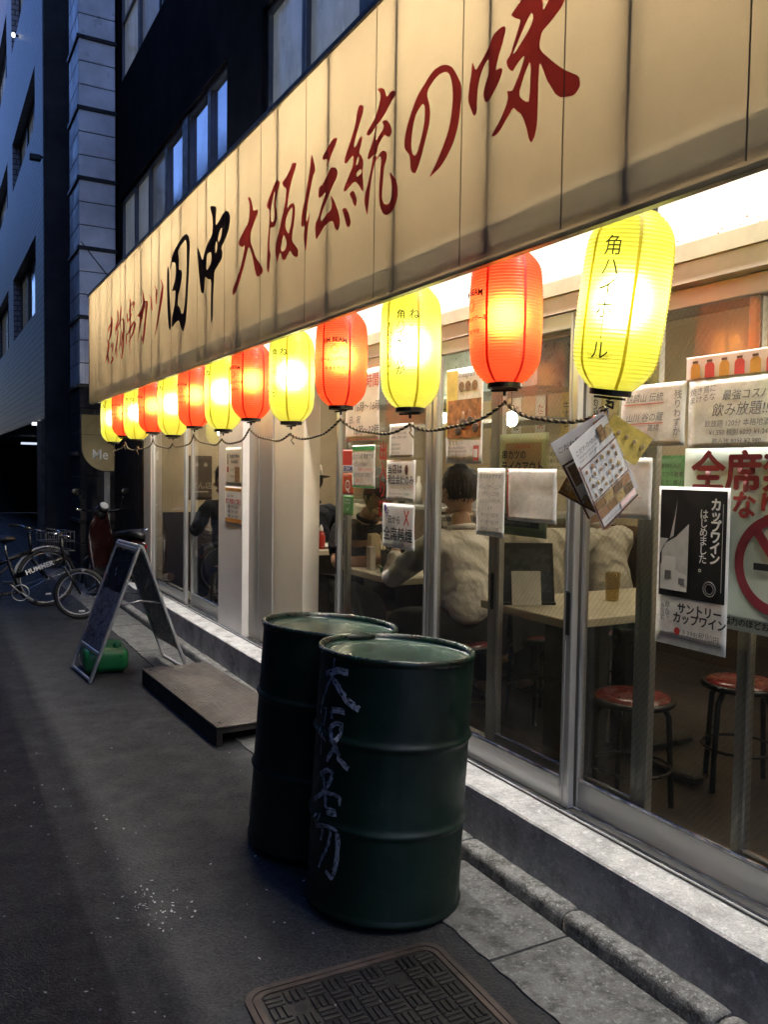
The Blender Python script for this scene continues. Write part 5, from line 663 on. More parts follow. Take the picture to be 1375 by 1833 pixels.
def lantern(y, kind, off, label, tilt=0.0, X=1.60, body='full'):
    red = kind == 'red'; H, Rm = (.415, .112) if red else (.455, .113)
    zb = 1.755 if red else 1.712
    if body == 'short': zb -= .014
    c = Vector((X, y, zb+.02+H/2))
    o = empty('paper_lantern', c, (tilt, 0, 0), label=label, cat='lantern', group='paper lanterns hung below the awning')
    ms = lantern_meshes(kind, H, Rm)
    sp = random.uniform(0, PI/3)
    for n in ('paper_shell', 'top_ring', 'bottom_ring', 'bottom_bar', 'wire_handle', 'bulb', 'bulb_holder'): link(n, ms[n], None, o, None, (0, 0, sp if n in ('bottom_bar', 'wire_handle') else 0))
    th = math.atan2(-c.y, -c.x) - R(off)                 # towards the viewer, turned off degrees to the street side
    for me in ms['stripe']: link('stripe', me, None, o, None, (0, 0, th+R(2)))
    if red:
        wrap_text(o, 'JIM BEAM', .026, th, .065, H, Rm, FILM_D, weight=.0010, arc=.010)
        ring = wrap_text(o, '◎', .05, th, .022, H, Rm, FILM_D, weight=-.0006)
        wrap_text(o, 'ビームハイボール', .0185, th, -.018, H, Rm, FILM_R, weight=.0009, sx=.95)
        wrap_text(o, '取 扱 販 売 店', .014, th, -.055, H, Rm, FILM_D, weight=.0002)
    elif body == 'short':
        wrap_text(o, '角ハイボール', .052, th, -.005, H, Rm, FILM_K, True, weight=0, sx=.95, line=.98)
        wrap_text(o, 'SUNTORY WHISKY\nKAKU HIGHBALL', .0075, th, -.147, H, Rm, FILM_K)
    else:
        wrap_text(o, 'ね、', .042, th+R(24), .085, H, Rm, FILM_K, True, weight=.0002, line=.7)
        wrap_text(o, '角ハイボールが', .036, th, .0, H, Rm, FILM_K, True, weight=.0003, line=.92)
        wrap_text(o, 'お好きでしょ。', .030, th-R(22), -.02, H, Rm, FILM_K, True, weight=.0001, line=.92)
    return o
Ys = [1.62, 2.12, 2.70, 3.29, 3.85, 4.43, 4.92, 5.53, 6.08, 6.70, 7.25, 7.76, 8.27]
kinds = ['yellow', 'red']*6+['yellow']
offs = [20, 62, 18, 14, 44, 56, 75, 50, 70, 66, 45, 40, 70]
od = ['first', 'second', 'third', 'fourth', 'fifth', 'sixth', 'seventh']
nn = {'yellow': 0, 'red': 0}
for k, (y, kd) in enumerate(zip(Ys, kinds)):
    i = nn[kd]; nn[kd] += 1
    if k == 0: lb = 'yellow lantern with highball lettering, tilted by the menus hanging under it'
    elif k == 1: lb = 'red lantern beside the tilted yellow lantern, first red of the row'
    else: lb = f'{od[i]} {kd} lantern counted from the hanging menus, glowing under the awning'
    lantern(y, kd, offs[k], lb, tilt=R(9) if k == 0 else random.uniform(-.012, .012), body='short' if k == 0 else 'full')
# twisted rope strung below the lanterns
def rope_path():
    pts = []
    anch = []
    for k, (y, kd) in enumerate(zip(Ys, kinds)): anch.append(Vector((1.60, y+(.055 if k == 0 else 0), (1.722 if kd == 'red' else 1.676))))
    for a, b in zip(anch, anch[1:]):
        d = (b-a).length; sag = .052 if d > .4 else .04
        for j in range(40):
            u = j/40; p = a.lerp(b, u); p.z -= sag*4*u*(1-u) + .006*math.sin(u*9); p.x += .008*math.sin(u*7+a.y); pts.append(p)
    pts.append(anch[-1]); return pts
RP = rope_path()
# resample evenly
L = [0]
for a, b in zip(RP, RP[1:]): L.append(L[-1]+(b-a).length)
ST = .0045; n = int(L[-1]/ST); path = []; k = 0
for j in range(n):
    s = j*ST
    while L[k+1] < s: k += 1
    path.append(RP[k].lerp(RP[k+1], (s-L[k])/(L[k+1]-L[k]+1e-9)))
rp = empty('twisted_rope', tuple(path[0]), label='black and straw twisted rope swagged under the row of lanterns', cat='rope')
for s, nm, m in ((0, 'dark_strand', M('rope_dark', (.035, .028, .02), .8, 0, .3, 80)), (1, 'straw_strand', M('rope_straw', (.42, .34, .20), .8, 0, .3, 80))):
    pts = []
    for j, p in enumerate(path):
        t = (path[min(j+1, len(path)-1)]-path[max(j-1, 0)]).normalized(); a = j*ST/.030*2*PI + s*PI
        e1 = t.cross(Vector((0, 0, 1))).normalized(); e2 = t.cross(e1)
        pts.append(p+(e1*math.cos(a)+e2*math.sin(a))*.0030 - path[0])
    MB().tube(pts, .0036, 5).build(nm, m, rp)
for k in (2, 4, 7, 10, 11, 12):
    y = Ys[k]; b = Vector((1.60, y, 1.672 if kinds[k] == 'yellow' else 1.72))-path[0]
    MB().tube([b, b+Vector((.012, .004, -.02)), b+Vector((-.006, -.012, -.03)), b+Vector((.008, -.02, -.05-.02*(k > 9)))], .0035, 5).build('knot_end', M('rope_straw', (.42, .34, .20)), rp)
# ================================================================ oil drums
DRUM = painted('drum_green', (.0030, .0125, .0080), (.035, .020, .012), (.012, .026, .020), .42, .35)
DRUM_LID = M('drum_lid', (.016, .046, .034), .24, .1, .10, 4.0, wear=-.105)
CHALKM = M('chalk', (.40, .41, .46), .9, 0, .4, 60.0, bump=.3, bscale=200)
DRUM_RIM = M('drum_rim', (.005, .018, .012), .30, .2, .45, 14.0, dark=(.022, .012, .007), bump=.2, bscale=60)
ax0, ax1 = Vector((1.410, 2.515, 0)), Vector((1.458, 2.520, .88))
def drum(base, top, label, chalk=False):
    d = (top-base).normalized(); e1 = d.cross(Vector((0, 1, 0))).normalized(); e2 = d.cross(e1)
    o = empty('oil_drum', base, label=label, cat='oil drum', group='green oil drums used as standing tables')
    o.matrix_world = Matrix(((e1.x, e2.x, d.x, base.x), (e1.y, e2.y, d.y, base.y), (e1.z, e2.z, d.z, base.z), (0, 0, 0, 1)))
    H, r = .87, .270
    pr = [(r-.004, .004), (r+.004, .002), (r+.006, .012), (r+.001, .022), (r, .03)]
    for zc in (.30, .585):
        for k in range(-4, 5): pr.append((r+.010*math.exp(-(k/1.8)**2), zc+k*.006))
    pr += [(r, .64+.02*k) for k in range(10)]+[(r, .845), (r, .853)]
    sh_ = MB().lathe(pr, 96); sd_ = base.y*3
    for v in sh_.bm.verts:
        a_ = math.atan2(v.co.y, v.co.x); k_ = .0035*noise.noise((math.cos(a_)*2.2+sd_, math.sin(a_)*2.2, v.co.z*5))-.006*max(0, noise.noise((math.cos(a_)*3, math.sin(a_)*3+sd_, v.co.z*6+9))-.38); v.co.x *= 1+k_/r; v.co.y *= 1+k_/r
    sh_.build('shell', DRUM, o)
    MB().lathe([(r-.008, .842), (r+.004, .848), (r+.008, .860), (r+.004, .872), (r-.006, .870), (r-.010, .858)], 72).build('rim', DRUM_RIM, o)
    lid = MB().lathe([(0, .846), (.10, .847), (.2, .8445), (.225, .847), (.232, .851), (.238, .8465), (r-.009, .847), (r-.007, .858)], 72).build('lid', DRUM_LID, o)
    if chalk:
        bm = bmesh.new(); rn = random.Random(4)
        for wd, pts in CHALK:
            n = len(pts); wd *= 1.9
            for rep in range(4):
                off = (rep-1.5)*wd*.26; prev = None
                for k, (a, z) in enumerate(pts):
                    a2, z2 = pts[min(k+1, n-1)]; a1, z1 = pts[max(k-1, 0)]
                    t = Vector(((a2-a1)*r, z2-z1)); t = t.normalized() if t.length > 1e-6 else Vector((1, 0)); nn_ = Vector((-t.y, t.x))
                    jit = off+rn.uniform(-.0012, .0012); hw = wd*.13*rn.uniform(.35, 1.2)
                    rad = max(.2705, .270+.003+.010*max(math.exp(-((z-.30)/.0108)**2), math.exp(-((z-.585)/.0108)**2)))+.0009+rep*.0002
                    cur = []
                    for s in (-1, 1):
                        aa = a+(nn_.x*(jit+s*hw))/r; zz = z+nn_.y*(jit+s*hw)
                        cur.append(bm.verts.new((rad*math.cos(aa), rad*math.sin(aa), zz)))
                    if prev and rn.random() > .10: bm.faces.new((prev[0], prev[1], cur[1], cur[0]))
                    prev = cur
        me = bpy.data.meshes.new('chalk_lettering'); bm.to_mesh(me); bm.free(); link('chalk_lettering', me, CHALKM, o)
    return o
drum(ax0+Vector((0, 0, .012)), ax1+Vector((0, 0, .012)), 'green oil drum with chalk characters standing half on the gutter', True)
drum(Vector((1.385, 3.045, .010)), Vector((1.447, 3.045, .89)), 'green oil drum without writing, behind the chalk-lettered drum')

# ================================================================ manhole cover
IRON = M('cast_iron', (.020, .018, .017), .55, .4, .3, 8.0, bump=.5, bscale=120); IRON_R = M('rusty_iron', (.075, .054, .045), .75, .3, .4, 5.0, bump=.5, bscale=100)
def rrect(w_, h_, r, n=6):
    return [(sx*(w_/2-r)+r*math.cos(a0+PI/2*k/n), sy*(h_/2-r)+r*math.sin(a0+PI/2*k/n)) for sx, sy, a0 in ((1, 1, 0), (-1, 1, PI/2), (-1, -1, PI), (1, -1, 1.5*PI)) for k in range(n+1)]
mh = empty('manhole_cover', (1.082, 1.865, .0), (0, 0, R(-2)), label='rusty square manhole cover with basket-weave relief set in the asphalt', cat='manhole cover')
def ring(out, inn, z0, z1, name, mat, parent):
    bm = bmesh.new(); n = len(out)
    lo = [bm.verts.new((x, y, z0)) for x, y in out]; ho = [bm.verts.new((x, y, z1)) for x, y in out]; hi = [bm.verts.new((x, y, z1)) for x, y in inn]; li = [bm.verts.new((x, y, z0)) for x, y in inn]
    for k in range(n):
        j = (k+1) % n
        for a, b in ((lo, ho), (ho, hi), (hi, li)): bm.faces.new((a[k], a[j], b[j], b[k]))
    bmesh.ops.recalc_face_normals(bm, faces=bm.faces)
    me = bpy.data.meshes.new(name); bm.to_mesh(me); bm.free(); return link(name, me, mat, parent)
ring(rrect(.640, .66, .06), rrect(.606, .626, .05), -.01, .007, 'outer_frame', IRON_R, mh)
ring(rrect(.598, .618, .048), rrect(.566, .586, .04), -.01, .006, 'cover_rim', IRON_R, mh)
MB().prism([(x, y, .0012) for x, y in rrect(.638, .658, .06)], (0, 0, -.01)).build('plate', IRON, mh)
bar = MB().box((0, 0, .003), (.052, .0135, .0055), bevel=.0015); bmesh.ops.recalc_face_normals(bar.bm, faces=bar.bm.faces)
bme = bpy.data.meshes.new('raised_bar'); bar.bm.to_mesh(bme); bar.bm.free(); bme.materials.append(IRON)
for i in range(9):
    for j in range(10):
        cx_, cy_ = -.244+i*.061, -.255+j*.0567
        if (i, j) in ((1, 8), (6, 8)): continue
        for q in (-1, 0, 1):
            if (i+j) % 2: link('raised_bar', bme, None, mh, (cx_, cy_+q*.0195, .001))
            else: link('raised_bar', bme, None, mh, (cx_+q*.0195, cy_, .001), (0, 0, PI/2))
for i in (1, 6): MB().lathe([(.0, .0016), (.018, .0016)], 14, c=(-.244+i*.061, -.255+8*.0567, 0)).build('lifting_hole', M('hole_black', (.003, .003, .003), .9), mh)

# ================================================================ platform step
pf = empty('platform_step', (1.565, 5.04, 0), (0, 0, R(2.2)), label='low brown steel ramp box on the road before the shop entrance', cat='platform')
PLATE = M('chequer_plate', (.085, .072, .064), .5, .45, .25, 5.0, bump=.25, bscale=150)
FR_D = M('platform_frame', (.035, .030, .027), .7, .2, .3)
MB().box((0, 0, .104), (.46, 1.50, .012), bevel=.003).build('top_plate', PLATE, pf)
MB().box((-.222, 0, .049), (.012, 1.49, .096)).build('side_board', FR_D, pf)
for yy in (-.735, .735): MB().box((0, yy, .083), (.44, .012, .03)).build('edge_rail', FR_D, pf)
for yy in (-.72, 0, .72): MB().box((-.205, yy, .048), (.02, .05, .094)).build('leg', FR_D, pf); MB().box((.205, yy, .06), (.02, .05, .07)).build('leg', FR_D, pf)
tread = MB(); 
for a in range(2):
    pass
tr = MB().box((0, 0, 0), (.020, .005, .002)); bmesh.ops.recalc_face_normals(tr.bm, faces=tr.bm.faces)
mb = MB()
for i in range(20):
    for j in range(66):
        x, y = -.215+i*.0225, -.73+j*.0225; a = PI/4 if (i+j) % 2 else -PI/4
        u, v_ = Vector((math.cos(a), math.sin(a), 0))*.0085, Vector((-math.sin(a), math.cos(a), 0))*.0026; p = Vector((x, y, .1102)); t = Vector((0, 0, .0018))
        mb.poly([p-u, p-v_+t, p+u, p+v_+t])
tr.bm.free(); tread.bm.free()
tag(mb.build('tread_relief', PLATE, pf), kind='stuff')
for x, y in ((-.19, -.68), (-.19, .68), (.19, -.68)): MB().lathe([(0, .1145), (.008, .113), (.010, .1095)], 10, c=(x, y, 0)).build('bolt', FR_D, pf)

# ================================================================ A-frame sign and water weight
af = empty('a_frame_sign', (1.325, 6.24, 0), (0, 0, R(4.5)), label='folding aluminium A-frame sign with dark chalkboard panels on the road', cat='sign')
BOARD = M('chalkboard', (.018, .020, .032), .22, 0, .5, 7.0, dark=(.006, .007, .010), bump=.1, spec=.6)
SMEAR = M('board_print', (.17, .175, .21), .3, 0, .5, 14.0, dark=(.012, .014, .03))
HT = .93
for s, foot, nm in ((-1, -.345, 'front_panel'), (1, .335, 'rear_panel')):
    L_ = math.hypot(foot, HT); tilt = math.atan2(foot, HT)
    M4 = Matrix.Translation((0, 0, HT)) @ Matrix.Rotation(-math.atan2(-foot, -HT)+PI if False else 0, 4, 'Y')
    def pt(u, y, n_=0.0):      # u down the slope from the hinge, n_ outwards
        dirv = Vector((foot, 0, -HT)).normalized(); nrm = Vector((s*HT, 0, abs(foot))).normalized()
        return Vector((s*.012, 0, HT))+dirv*u+Vector((0, y, 0))+nrm*n_
    rot = Matrix((Vector((foot, 0, -HT)).normalized(), Vector((0, 1, 0)), Vector((foot, 0, -HT)).normalized().cross(Vector((0, 1, 0))))).transposed()
    p = MB().box(pt(.41, 0), (.72, .49, .008), rot).build(nm, BOARD, af)
    for y in (-.262, .262): MB().box(pt(L_/2, y), (L_, .030, .022), rot, bevel=.005).build('side_rail', ALU, p)
    for u in (.022, .79, L_-.02): MB().box(pt(u, 0), (.030 if u < .8 else .02, .49, .018), rot, bevel=.004).build('cross_rail', ALU, p)
    if s < 0:
        MB().box(pt(.56, 0, .0055), (.42, .48, .0015), rot).build('poster_print', SMEAR, p)
        for du, dy in ((.20, .05), (.235, .02)): MB().ball(pt(du, dy, .0062), (.016, .004, .0012), 8, 6, rot).build('white_stroke', INK_W, p)  # two small white strokes high on the front panel
MB().tube([(0, -.285, HT+.004), (0, .285, HT+.004)], .014, 8).build('hinge', ALU, af)
for y in (-.27, .27): MB().tube([(-.15, y*.93, .52), (0, y*.93, .55), (.15, y*.93, .52)], .006, 6).build('spreader', ALU, af)
TANK = M('green_plastic', (.012, .17, .045), .35, 0, .15, 4.0, spec=.5)
wt = empty('water_weight', (1.16, 6.36, 0), (0, 0, R(-4)), label='green plastic water tank weighing down the A-frame sign', cat='water tank')
mb = MB(); mb.box((0, 0, .098), (.31, .40, .165), bevel=.045, seg=4); mb.build('tank', TANK, wt)
for f in bpy.data.objects[wt.children[0].name].data.polygons: f.use_smooth = True
MB().lathe([(.030, .175), (.030, .205), (.026, .212), (0, .212)], 18, c=(.08, -.12, 0)).build('cap', TANK, wt)
MB().tube([(-.08, -.1, .178), (-.08, -.08, .205), (-.08, .08, .205), (-.08, .1, .178)], .012, 8).build('handle', TANK, wt)
for y in (-.1, .1): MB().box((0, y, .008), (.26, .05, .018), bevel=.004).build('foot', TANK, wt)

# ================================================================ bicycles and scooter
FRAME_K = M('bike_frame', (.012, .012, .014), .3, .2, .2)
def wheel(parent, c, r, axis, spokes=24, tyre=.021):
    w_ = MB().torus(c, r-tyre, tyre, axis, 40, 8).build('tyre', RUBBER, parent)
    MB().torus(c, r-tyre*2.1, .008, axis, 40, 6).build('rim', ALU, w_)
    q = Vector((0, 0, 1)).rotation_difference(Vector(axis)).to_matrix(); mb = MB()
    for k in range(spokes):
        a = 2*PI*k/spokes; b = a+(.5 if k % 2 else -.5); s = .022 if k % 4 < 2 else -.022
        mb.tube([Vector(c)+q @ Vector((.018*math.cos(b), .018*math.sin(b), s)), Vector(c)+q @ Vector(((r-tyre*2.2)*math.cos(a), (r-tyre*2.2)*math.sin(a), 0))], .0011, 4, cap=False)
    mb.build('spoke_set', CHROME, w_)
    MB().tube([Vector(c)+q @ Vector((0, 0, -.045)), Vector(c)+q @ Vector((0, 0, .045))], .017, 10).build('hub', ALU_D, w_)
    return w_
def bicycle(loc, rz, label, r=.25, letters=None, crate=False, fender=False, wb=.95, white_bits=True):
    """local +x is the riding direction"""
    b = empty('bicycle', loc, (0, R(0), rz), label=label, cat='bicycle', group='bicycles parked beyond the sign')
    ax = (0, 1, 0)
    wheel(b, (wb/2, 0, r), r, ax); wheel(b, (-wb/2, 0, r), r, ax)
    head, bb, seat = Vector((wb/2-.16, 0, .66)), Vector((-.06, 0, .29)), Vector((-.17, 0, .60))
    fr = MB(); fr.tube([head-Vector((0, 0, .06)), Vector((-.10, 0, .44))], .026, 10); fr.tube([bb, seat], .018, 8)
    for y in (-.04, .04): fr.tube([bb+Vector((0, y*.5, 0)), (-wb/2, y*1.3, r)], .011, 6); fr.tube([seat+Vector((0, y*.5, -.06)), (-wb/2, y*1.3, r)], .009, 6)
    fr.tube([Vector((-.10, 0, .44)), bb], .02, 8)
    f = fr.build('frame', FRAME_K, b)
    if letters:
        d = (Vector((-.10, 0, .44))-(head-Vector((0, 0, .06)))); ang = math.atan2(-d.z, -d.x)
        me = text_mesh(letters, .062, 'CENTER', 1.05, 1.0, .0022).copy(); mid = (Vector((-.10, 0, .44))+head-Vector((0, 0, .06)))/2
        for v in me.vertices:
            x, y = v.co.x, v.co.y; v.co = (mid.x+x*math.cos(ang)-y*math.sin(ang), -.0275, mid.z+x*math.sin(ang)+y*math.cos(ang))
        link('lettering', me, INK_W, f)
    fk = MB()
    for y in (-.045, .045): fk.tube([(head.x+.01, y*.7, .52), (wb/2, y, r)], .012, 6)
    fk.tube([(head.x+.012, 0, .53), (head.x-.015, 0, .80)], .017, 8); fk.build('fork', FRAME_K, b)
    hb = MB().tube([(head.x-.10, -.27, .86), (head.x-.02, -.20, .85), (head.x-.02, 0, .82), (head.x-.02, .20, .85), (head.x-.10, .27, .86)], .011, 8).build('handlebar', CHROME, b)
    for y in (-.25, .25): MB().tube([(head.x-.13, y*1.1, .862), (head.x-.05, y*.9, .856)], .016, 8).build('grip', RUBBER, hb)
    MB().tube([(head.x+.05, -.18, .83), (head.x-.01, -.15, .835)], .006, 6).build('brake_lever', CHROME, hb)
    MB().ball((-.21, 0, .80), (.125, .065, .035), 14, 8).build('saddle', BLACK, b); MB().tube([seat, (-.20, 0, .79)], .013, 8).build('seat_post', CHROME, b)
    cr = MB().torus((bb.x, -.05, bb.z), .075, .005, ax, 24, 5).build('chain_ring', ALU_D, b)
    for s in (-1, 1):
        MB().tube([(bb.x, s*.06, bb.z), (bb.x+s*.11, s*.075, bb.z-s*.11)], .008, 6).build('crank', ALU_D, cr); MB().box((bb.x+s*.11, s*.115, bb.z-s*.11), (.09, .07, .022), bevel=.004).build('pedal', BLACK, cr)
    if fender: MB().torus((wb/2, 0, r), r+.018, .016, ax, 24, 5, arc=(PI*.95, PI*1.75)).build('mudguard', M('fender_grey', (.32, .32, .33), .35, .4), b)
    MB().tube([(wb/2+.02, -.05, r+.235), (wb/2+.02, .05, r+.235)], .016, 8).build('lamp', CHROME, b)
    MB().ball((-wb/2-.10, -.02, .62), (.018, .022, .034), 10, 8).build('rear_reflector', M('reflector', (.7, .06, .01), .25), b)
    MB().box((wb/2+.01, -.028, r-.17), (.055, .006, .018), bevel=.002).build('spoke_reflector', INK_W, b)
    if crate:
        bk = MB()
        for z in (.60, .70, .80): bk.tube([(x, y, z) for x, y in ((wb/2-.05, -.16), (wb/2+.24, -.16), (wb/2+.24, .16), (wb/2-.05, .16))], .006, 5, closed=True)
        for k in range(8):
            for y in (-.16, .16): bk.tube([(wb/2-.05+k*.29/7, y, .60), (wb/2-.05+k*.29/7, y, .80)], .003, 4)
        bk.build('basket', M('basket_grey', (.20, .20, .21), .4, .6), b)
        MB().box((-wb/2+.02, 0, .62), (.34, .30, .20), bevel=.02).build('rear_box', M('crate_grey', (.10, .10, .115), .5), b)
    return b
bicycle((.86, 8.58, 0), R(-4), 'black folding bicycle with white lettering on its frame', .25, 'HUMMER', wb=.96)
bicycle((.62, 9.35, 0), R(10), 'dark city bicycle with grey basket and box behind the lettered bicycle', .31, None, True, True, 1.05)
sc = empty('motor_scooter', (1.90, 9.46, 0), (0, 0, R(107)), label='dark red motor scooter parked against the brown wall', cat='scooter')
BODY = M('scooter_red', (.022, .006, .006), .22, .1, .25, 3, spec=.6)
def loft(name, secs, mat, parent, n=16):
    """rounded body panel through cross-sections (x, z, half-width, half-height)"""
    mb = MB(); rings = []
    for x, z, a, h in secs: rings.append([mb.bm.verts.new((x, a*math.copysign(abs(math.cos(2*PI*k/n))**.7, math.cos(2*PI*k/n)), z+h*math.copysign(abs(math.sin(2*PI*k/n))**.7, math.sin(2*PI*k/n)))) for k in range(n)])
    for a, b in zip(rings, rings[1:]):
        for k in range(n): f = mb.bm.faces.new((a[k], a[(k+1) % n], b[(k+1) % n], b[k])); f.smooth = True
    mb.bm.faces.new(rings[0]); mb.bm.faces.new(rings[-1][::-1]); return mb.build(name, mat, parent)
loft('rear_body', [(-.62, .66, .05, .04), (-.52, .64, .12, .10), (-.30, .58, .15, .15), (-.05, .50, .14, .14), (.02, .42, .11, .08)], BODY, sc)
loft('seat', [(-.60, .765, .08, .03), (-.45, .79, .13, .05), (-.2, .76, .13, .05), (.02, .74, .08, .04)], BLACK, sc)
loft('floor_board', [(-.02, .30, .14, .05), (.2, .28, .15, .04), (.36, .32, .13, .05)], BLACK, sc)
loft('leg_shield', [(.34, .30, .14, .05), (.42, .55, .17, .12), (.46, .78, .13, .12), (.42, .92, .08, .06)], BODY, sc)
loft('front_fender', [(.40, .40, .04, .04), (.56, .46, .075, .06), (.76, .38, .05, .05)], BODY, sc)
for x in (.60, -.52):
    w_ = MB().torus((x, 0, .22), .165, .052, (0, 1, 0), 30, 10).build('tyre', RUBBER, sc); MB().tube([(x, -.04, .22), (x, .04, .22)], .10, 16).build('wheel_rim', ALU_D, w_)
MB().tube([(.60, .07, .22), (.46, .07, .70)], .02, 8).build('fork', CHROME, sc)
hl = MB().lathe([(0, .03), (.05, .028), (.072, .01), (.078, -.03), (.05, -.09), (0, -.10)], 24, mat=Matrix.Translation((.47, 0, .98)) @ Matrix.Rotation(R(70), 4, 'Y')).build('headlamp', BLACK, sc)
MB().lathe([(0, .036), (.05, .033), (.066, .018)], 24, mat=Matrix.Translation((.475, 0, .98)) @ Matrix.Rotation(R(70), 4, 'Y')).build('lens', M('lamp_lens', (.20, .19, .18), .12, 0, .1, spec=.8), hl)
sp_ = MB().lathe([(0, .012), (.052, .012), (.060, .004), (.060, -.05), (0, -.06)], 24, mat=Matrix.Translation((.36, 0, 1.05)) @ Matrix.Rotation(R(-48), 4, 'Y')).build('speedometer', BLACK, sc)
MB().lathe([(0, .0135), (.048, .0135)], 24, mat=Matrix.Translation((.36, 0, 1.05)) @ Matrix.Rotation(R(-48), 4, 'Y')).build('dial', M('dial_face', (.55, .54, .52), .3), sp_)
MB().tube([(.36, -.33, 1.02), (.42, -.2, 1.0), (.43, 0, .97), (.42, .2, 1.0), (.36, .33, 1.02)], .014, 8).build('handlebar', CHROME, sc)
for s in (-1, 1):
    mr = MB().tube([(.40, s*.22, 1.02), (.42, s*.27, 1.18)], .006, 6).build('mirror_stem', BLACKM, sc); MB().ball((.42, s*.30, 1.21), (.02, .065, .045), 14, 8).build('mirror', BLACK, mr)
MB().tube([(-.2, -.16, .26), (-.75, -.18, .34)], [.03, .045], 12).build('exhaust', CHROME, sc)
MB().ball((-.655, 0, .66), (.025, .07, .04), 12, 8).build('tail_lamp', M('tail_red', (.35, .01, .01), .2), sc)
MB().tube([(-.66, -.12, .84), (-.3, -.14, .82)], .008, 6).tube([(-.66, .12, .84), (-.3, .14, .82)], .008, 6).tube([(-.66, -.12, .84), (-.68, 0, .85), (-.66, .12, .84)], .008, 6).build('grab_rail', CHROME, sc)
MB().tube([(-.05, .12, .2), (-.02, .2, .01)], .01, 6).build('side_stand', BLACKM, sc)

# ================================================================ street beyond the shop
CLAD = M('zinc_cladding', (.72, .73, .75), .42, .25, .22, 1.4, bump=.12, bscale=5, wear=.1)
cc = empty('clad_shaft', (1.95, 11.3, 0), label='tall metal-clad shaft with dark straps beside the restaurant building', cat='shaft')
k = 0; z = -.06
while z < 11.5:
    for q in range(3):
        zz = z+.857*q/3
        MB().span((-.212, -.20, zz+.004), (.23, .55, zz+.857/3-.004), .006).build('panel', CLAD if zz > 2.5 else M('shaded_panel', (.035, .028, .023), .7, 0, .3), cc)  # low panels coloured dark brown to carry the shade behind the bikes
    MB().span((-.235, -.222, z-.022), (.25, .57, z+.026), .004).build('strap', BLACKM, cc); z += .857
MB().span((-.205, -.193, 0), (.22, .54, 11.4)).build('core', BLACKM, cc)
MB().tube([(-.19, -.206, 4.30), (.20, -.206, 3.84)], .006, 5).build('stay_wire', BLACKM, cc)
# tiled building on the far side of the shaft
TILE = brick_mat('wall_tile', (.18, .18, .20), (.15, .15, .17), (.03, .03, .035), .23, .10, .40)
tb = empty('tiled_building', (1.577, 17, 0), label='grey tiled office building beyond the shaft with open ground floor', cat='building')
def tpart(name, mat, a, b): return MB().span((a[0]-1.577, a[1]-17, a[2]), (b[0]-1.577, b[1]-17, b[2])).build(name, mat, tb)
ROWS = [(3.90, 5.08), (6.75, 7.65), (9.35, 10.6)]
zprev = 2.19
for z0, z1 in ROWS+[(13.2, 13.2)]:
    tpart('tiled_wall', TILE, (1.577, 13.0, zprev), (1.9, 29, z0))
    if z1 > z0:
        tpart('tiled_pier', TILE, (1.578, 13.0, z0), (1.9, 14.18, z1)); tpart('tiled_pier', TILE, (1.578, 17.85, z0), (1.9, 18.9, z1)); tpart('tiled_pier', TILE, (1.578, 22.6, z0), (1.9, 29, z1))
        for q, (a, b) in enumerate(((14.19, 15.4), (15.41, 16.6), (16.61, 17.84), (18.91, 20.7), (20.71, 22.59))):
            window(a, b, z0+.01, z1-.01, GL_SKY if (q == 0 and z0 < 6) or (q == 1 and z0 < 4) else GL_BLIND, 1.577+.16, None, tb, (1.577, 17, 0), BLACKM, .07)
    zprev = z1
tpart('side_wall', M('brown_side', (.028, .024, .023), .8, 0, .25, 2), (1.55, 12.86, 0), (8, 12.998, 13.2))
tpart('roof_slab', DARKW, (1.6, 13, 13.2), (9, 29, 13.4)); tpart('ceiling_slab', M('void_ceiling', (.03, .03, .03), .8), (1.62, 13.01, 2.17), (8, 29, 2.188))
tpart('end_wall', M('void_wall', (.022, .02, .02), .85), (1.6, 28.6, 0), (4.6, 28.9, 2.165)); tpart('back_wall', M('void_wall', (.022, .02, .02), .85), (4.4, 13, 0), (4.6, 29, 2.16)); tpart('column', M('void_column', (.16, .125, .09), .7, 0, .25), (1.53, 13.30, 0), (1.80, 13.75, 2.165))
MB().span((1.70-1.577, 14.1-17, 2.10), (1.86-1.577, 14.5-17, 2.14)).build('meter_box', BLACKM, tb)
LAMP_W = emit('small_lamp', (.95, .97, 1.0), .6)
f = MB().span((1.50, 14.0, 2.125), (1.62, 14.12, 2.168)).build('ceiling_lamp', LAMP_W); tag(f, 'small lit ceiling lamp under the tiled building', 'lamp')
f = MB().span((2.0, 21.0, 1.98), (2.5, 21.08, 2.03)).build('strip_lamp', emit('dim_lamp', (.7, .8, 1.0), .25)); tag(f, 'dim strip lamp deep in the open ground floor', 'lamp')
f = MB().ball((1.50, 16.6, 9.15), (.035, .035, .045), 10, 8).build('wall_lamp', LAMP_W); tag(f, 'small glowing wall lamp high on the tiled building', 'lamp')
MB().tube([(1.58, 16.6, 9.15), (1.52, 16.6, 9.15)], .02, 6).build('bracket', BLACKM, f)
f = empty('security_camera', (1.575, 13.25, 5.95), label='small dark fixture on the corner of the tiled building', cat='fixture')
MB().box((-.10, 0, 0), (.16, .09, .09), bevel=.015).build('housing', BLACKM, f); MB().tube([(0, 0, .02), (-.08, 0, .02)], .018, 6).build('arm', BLACKM, f)
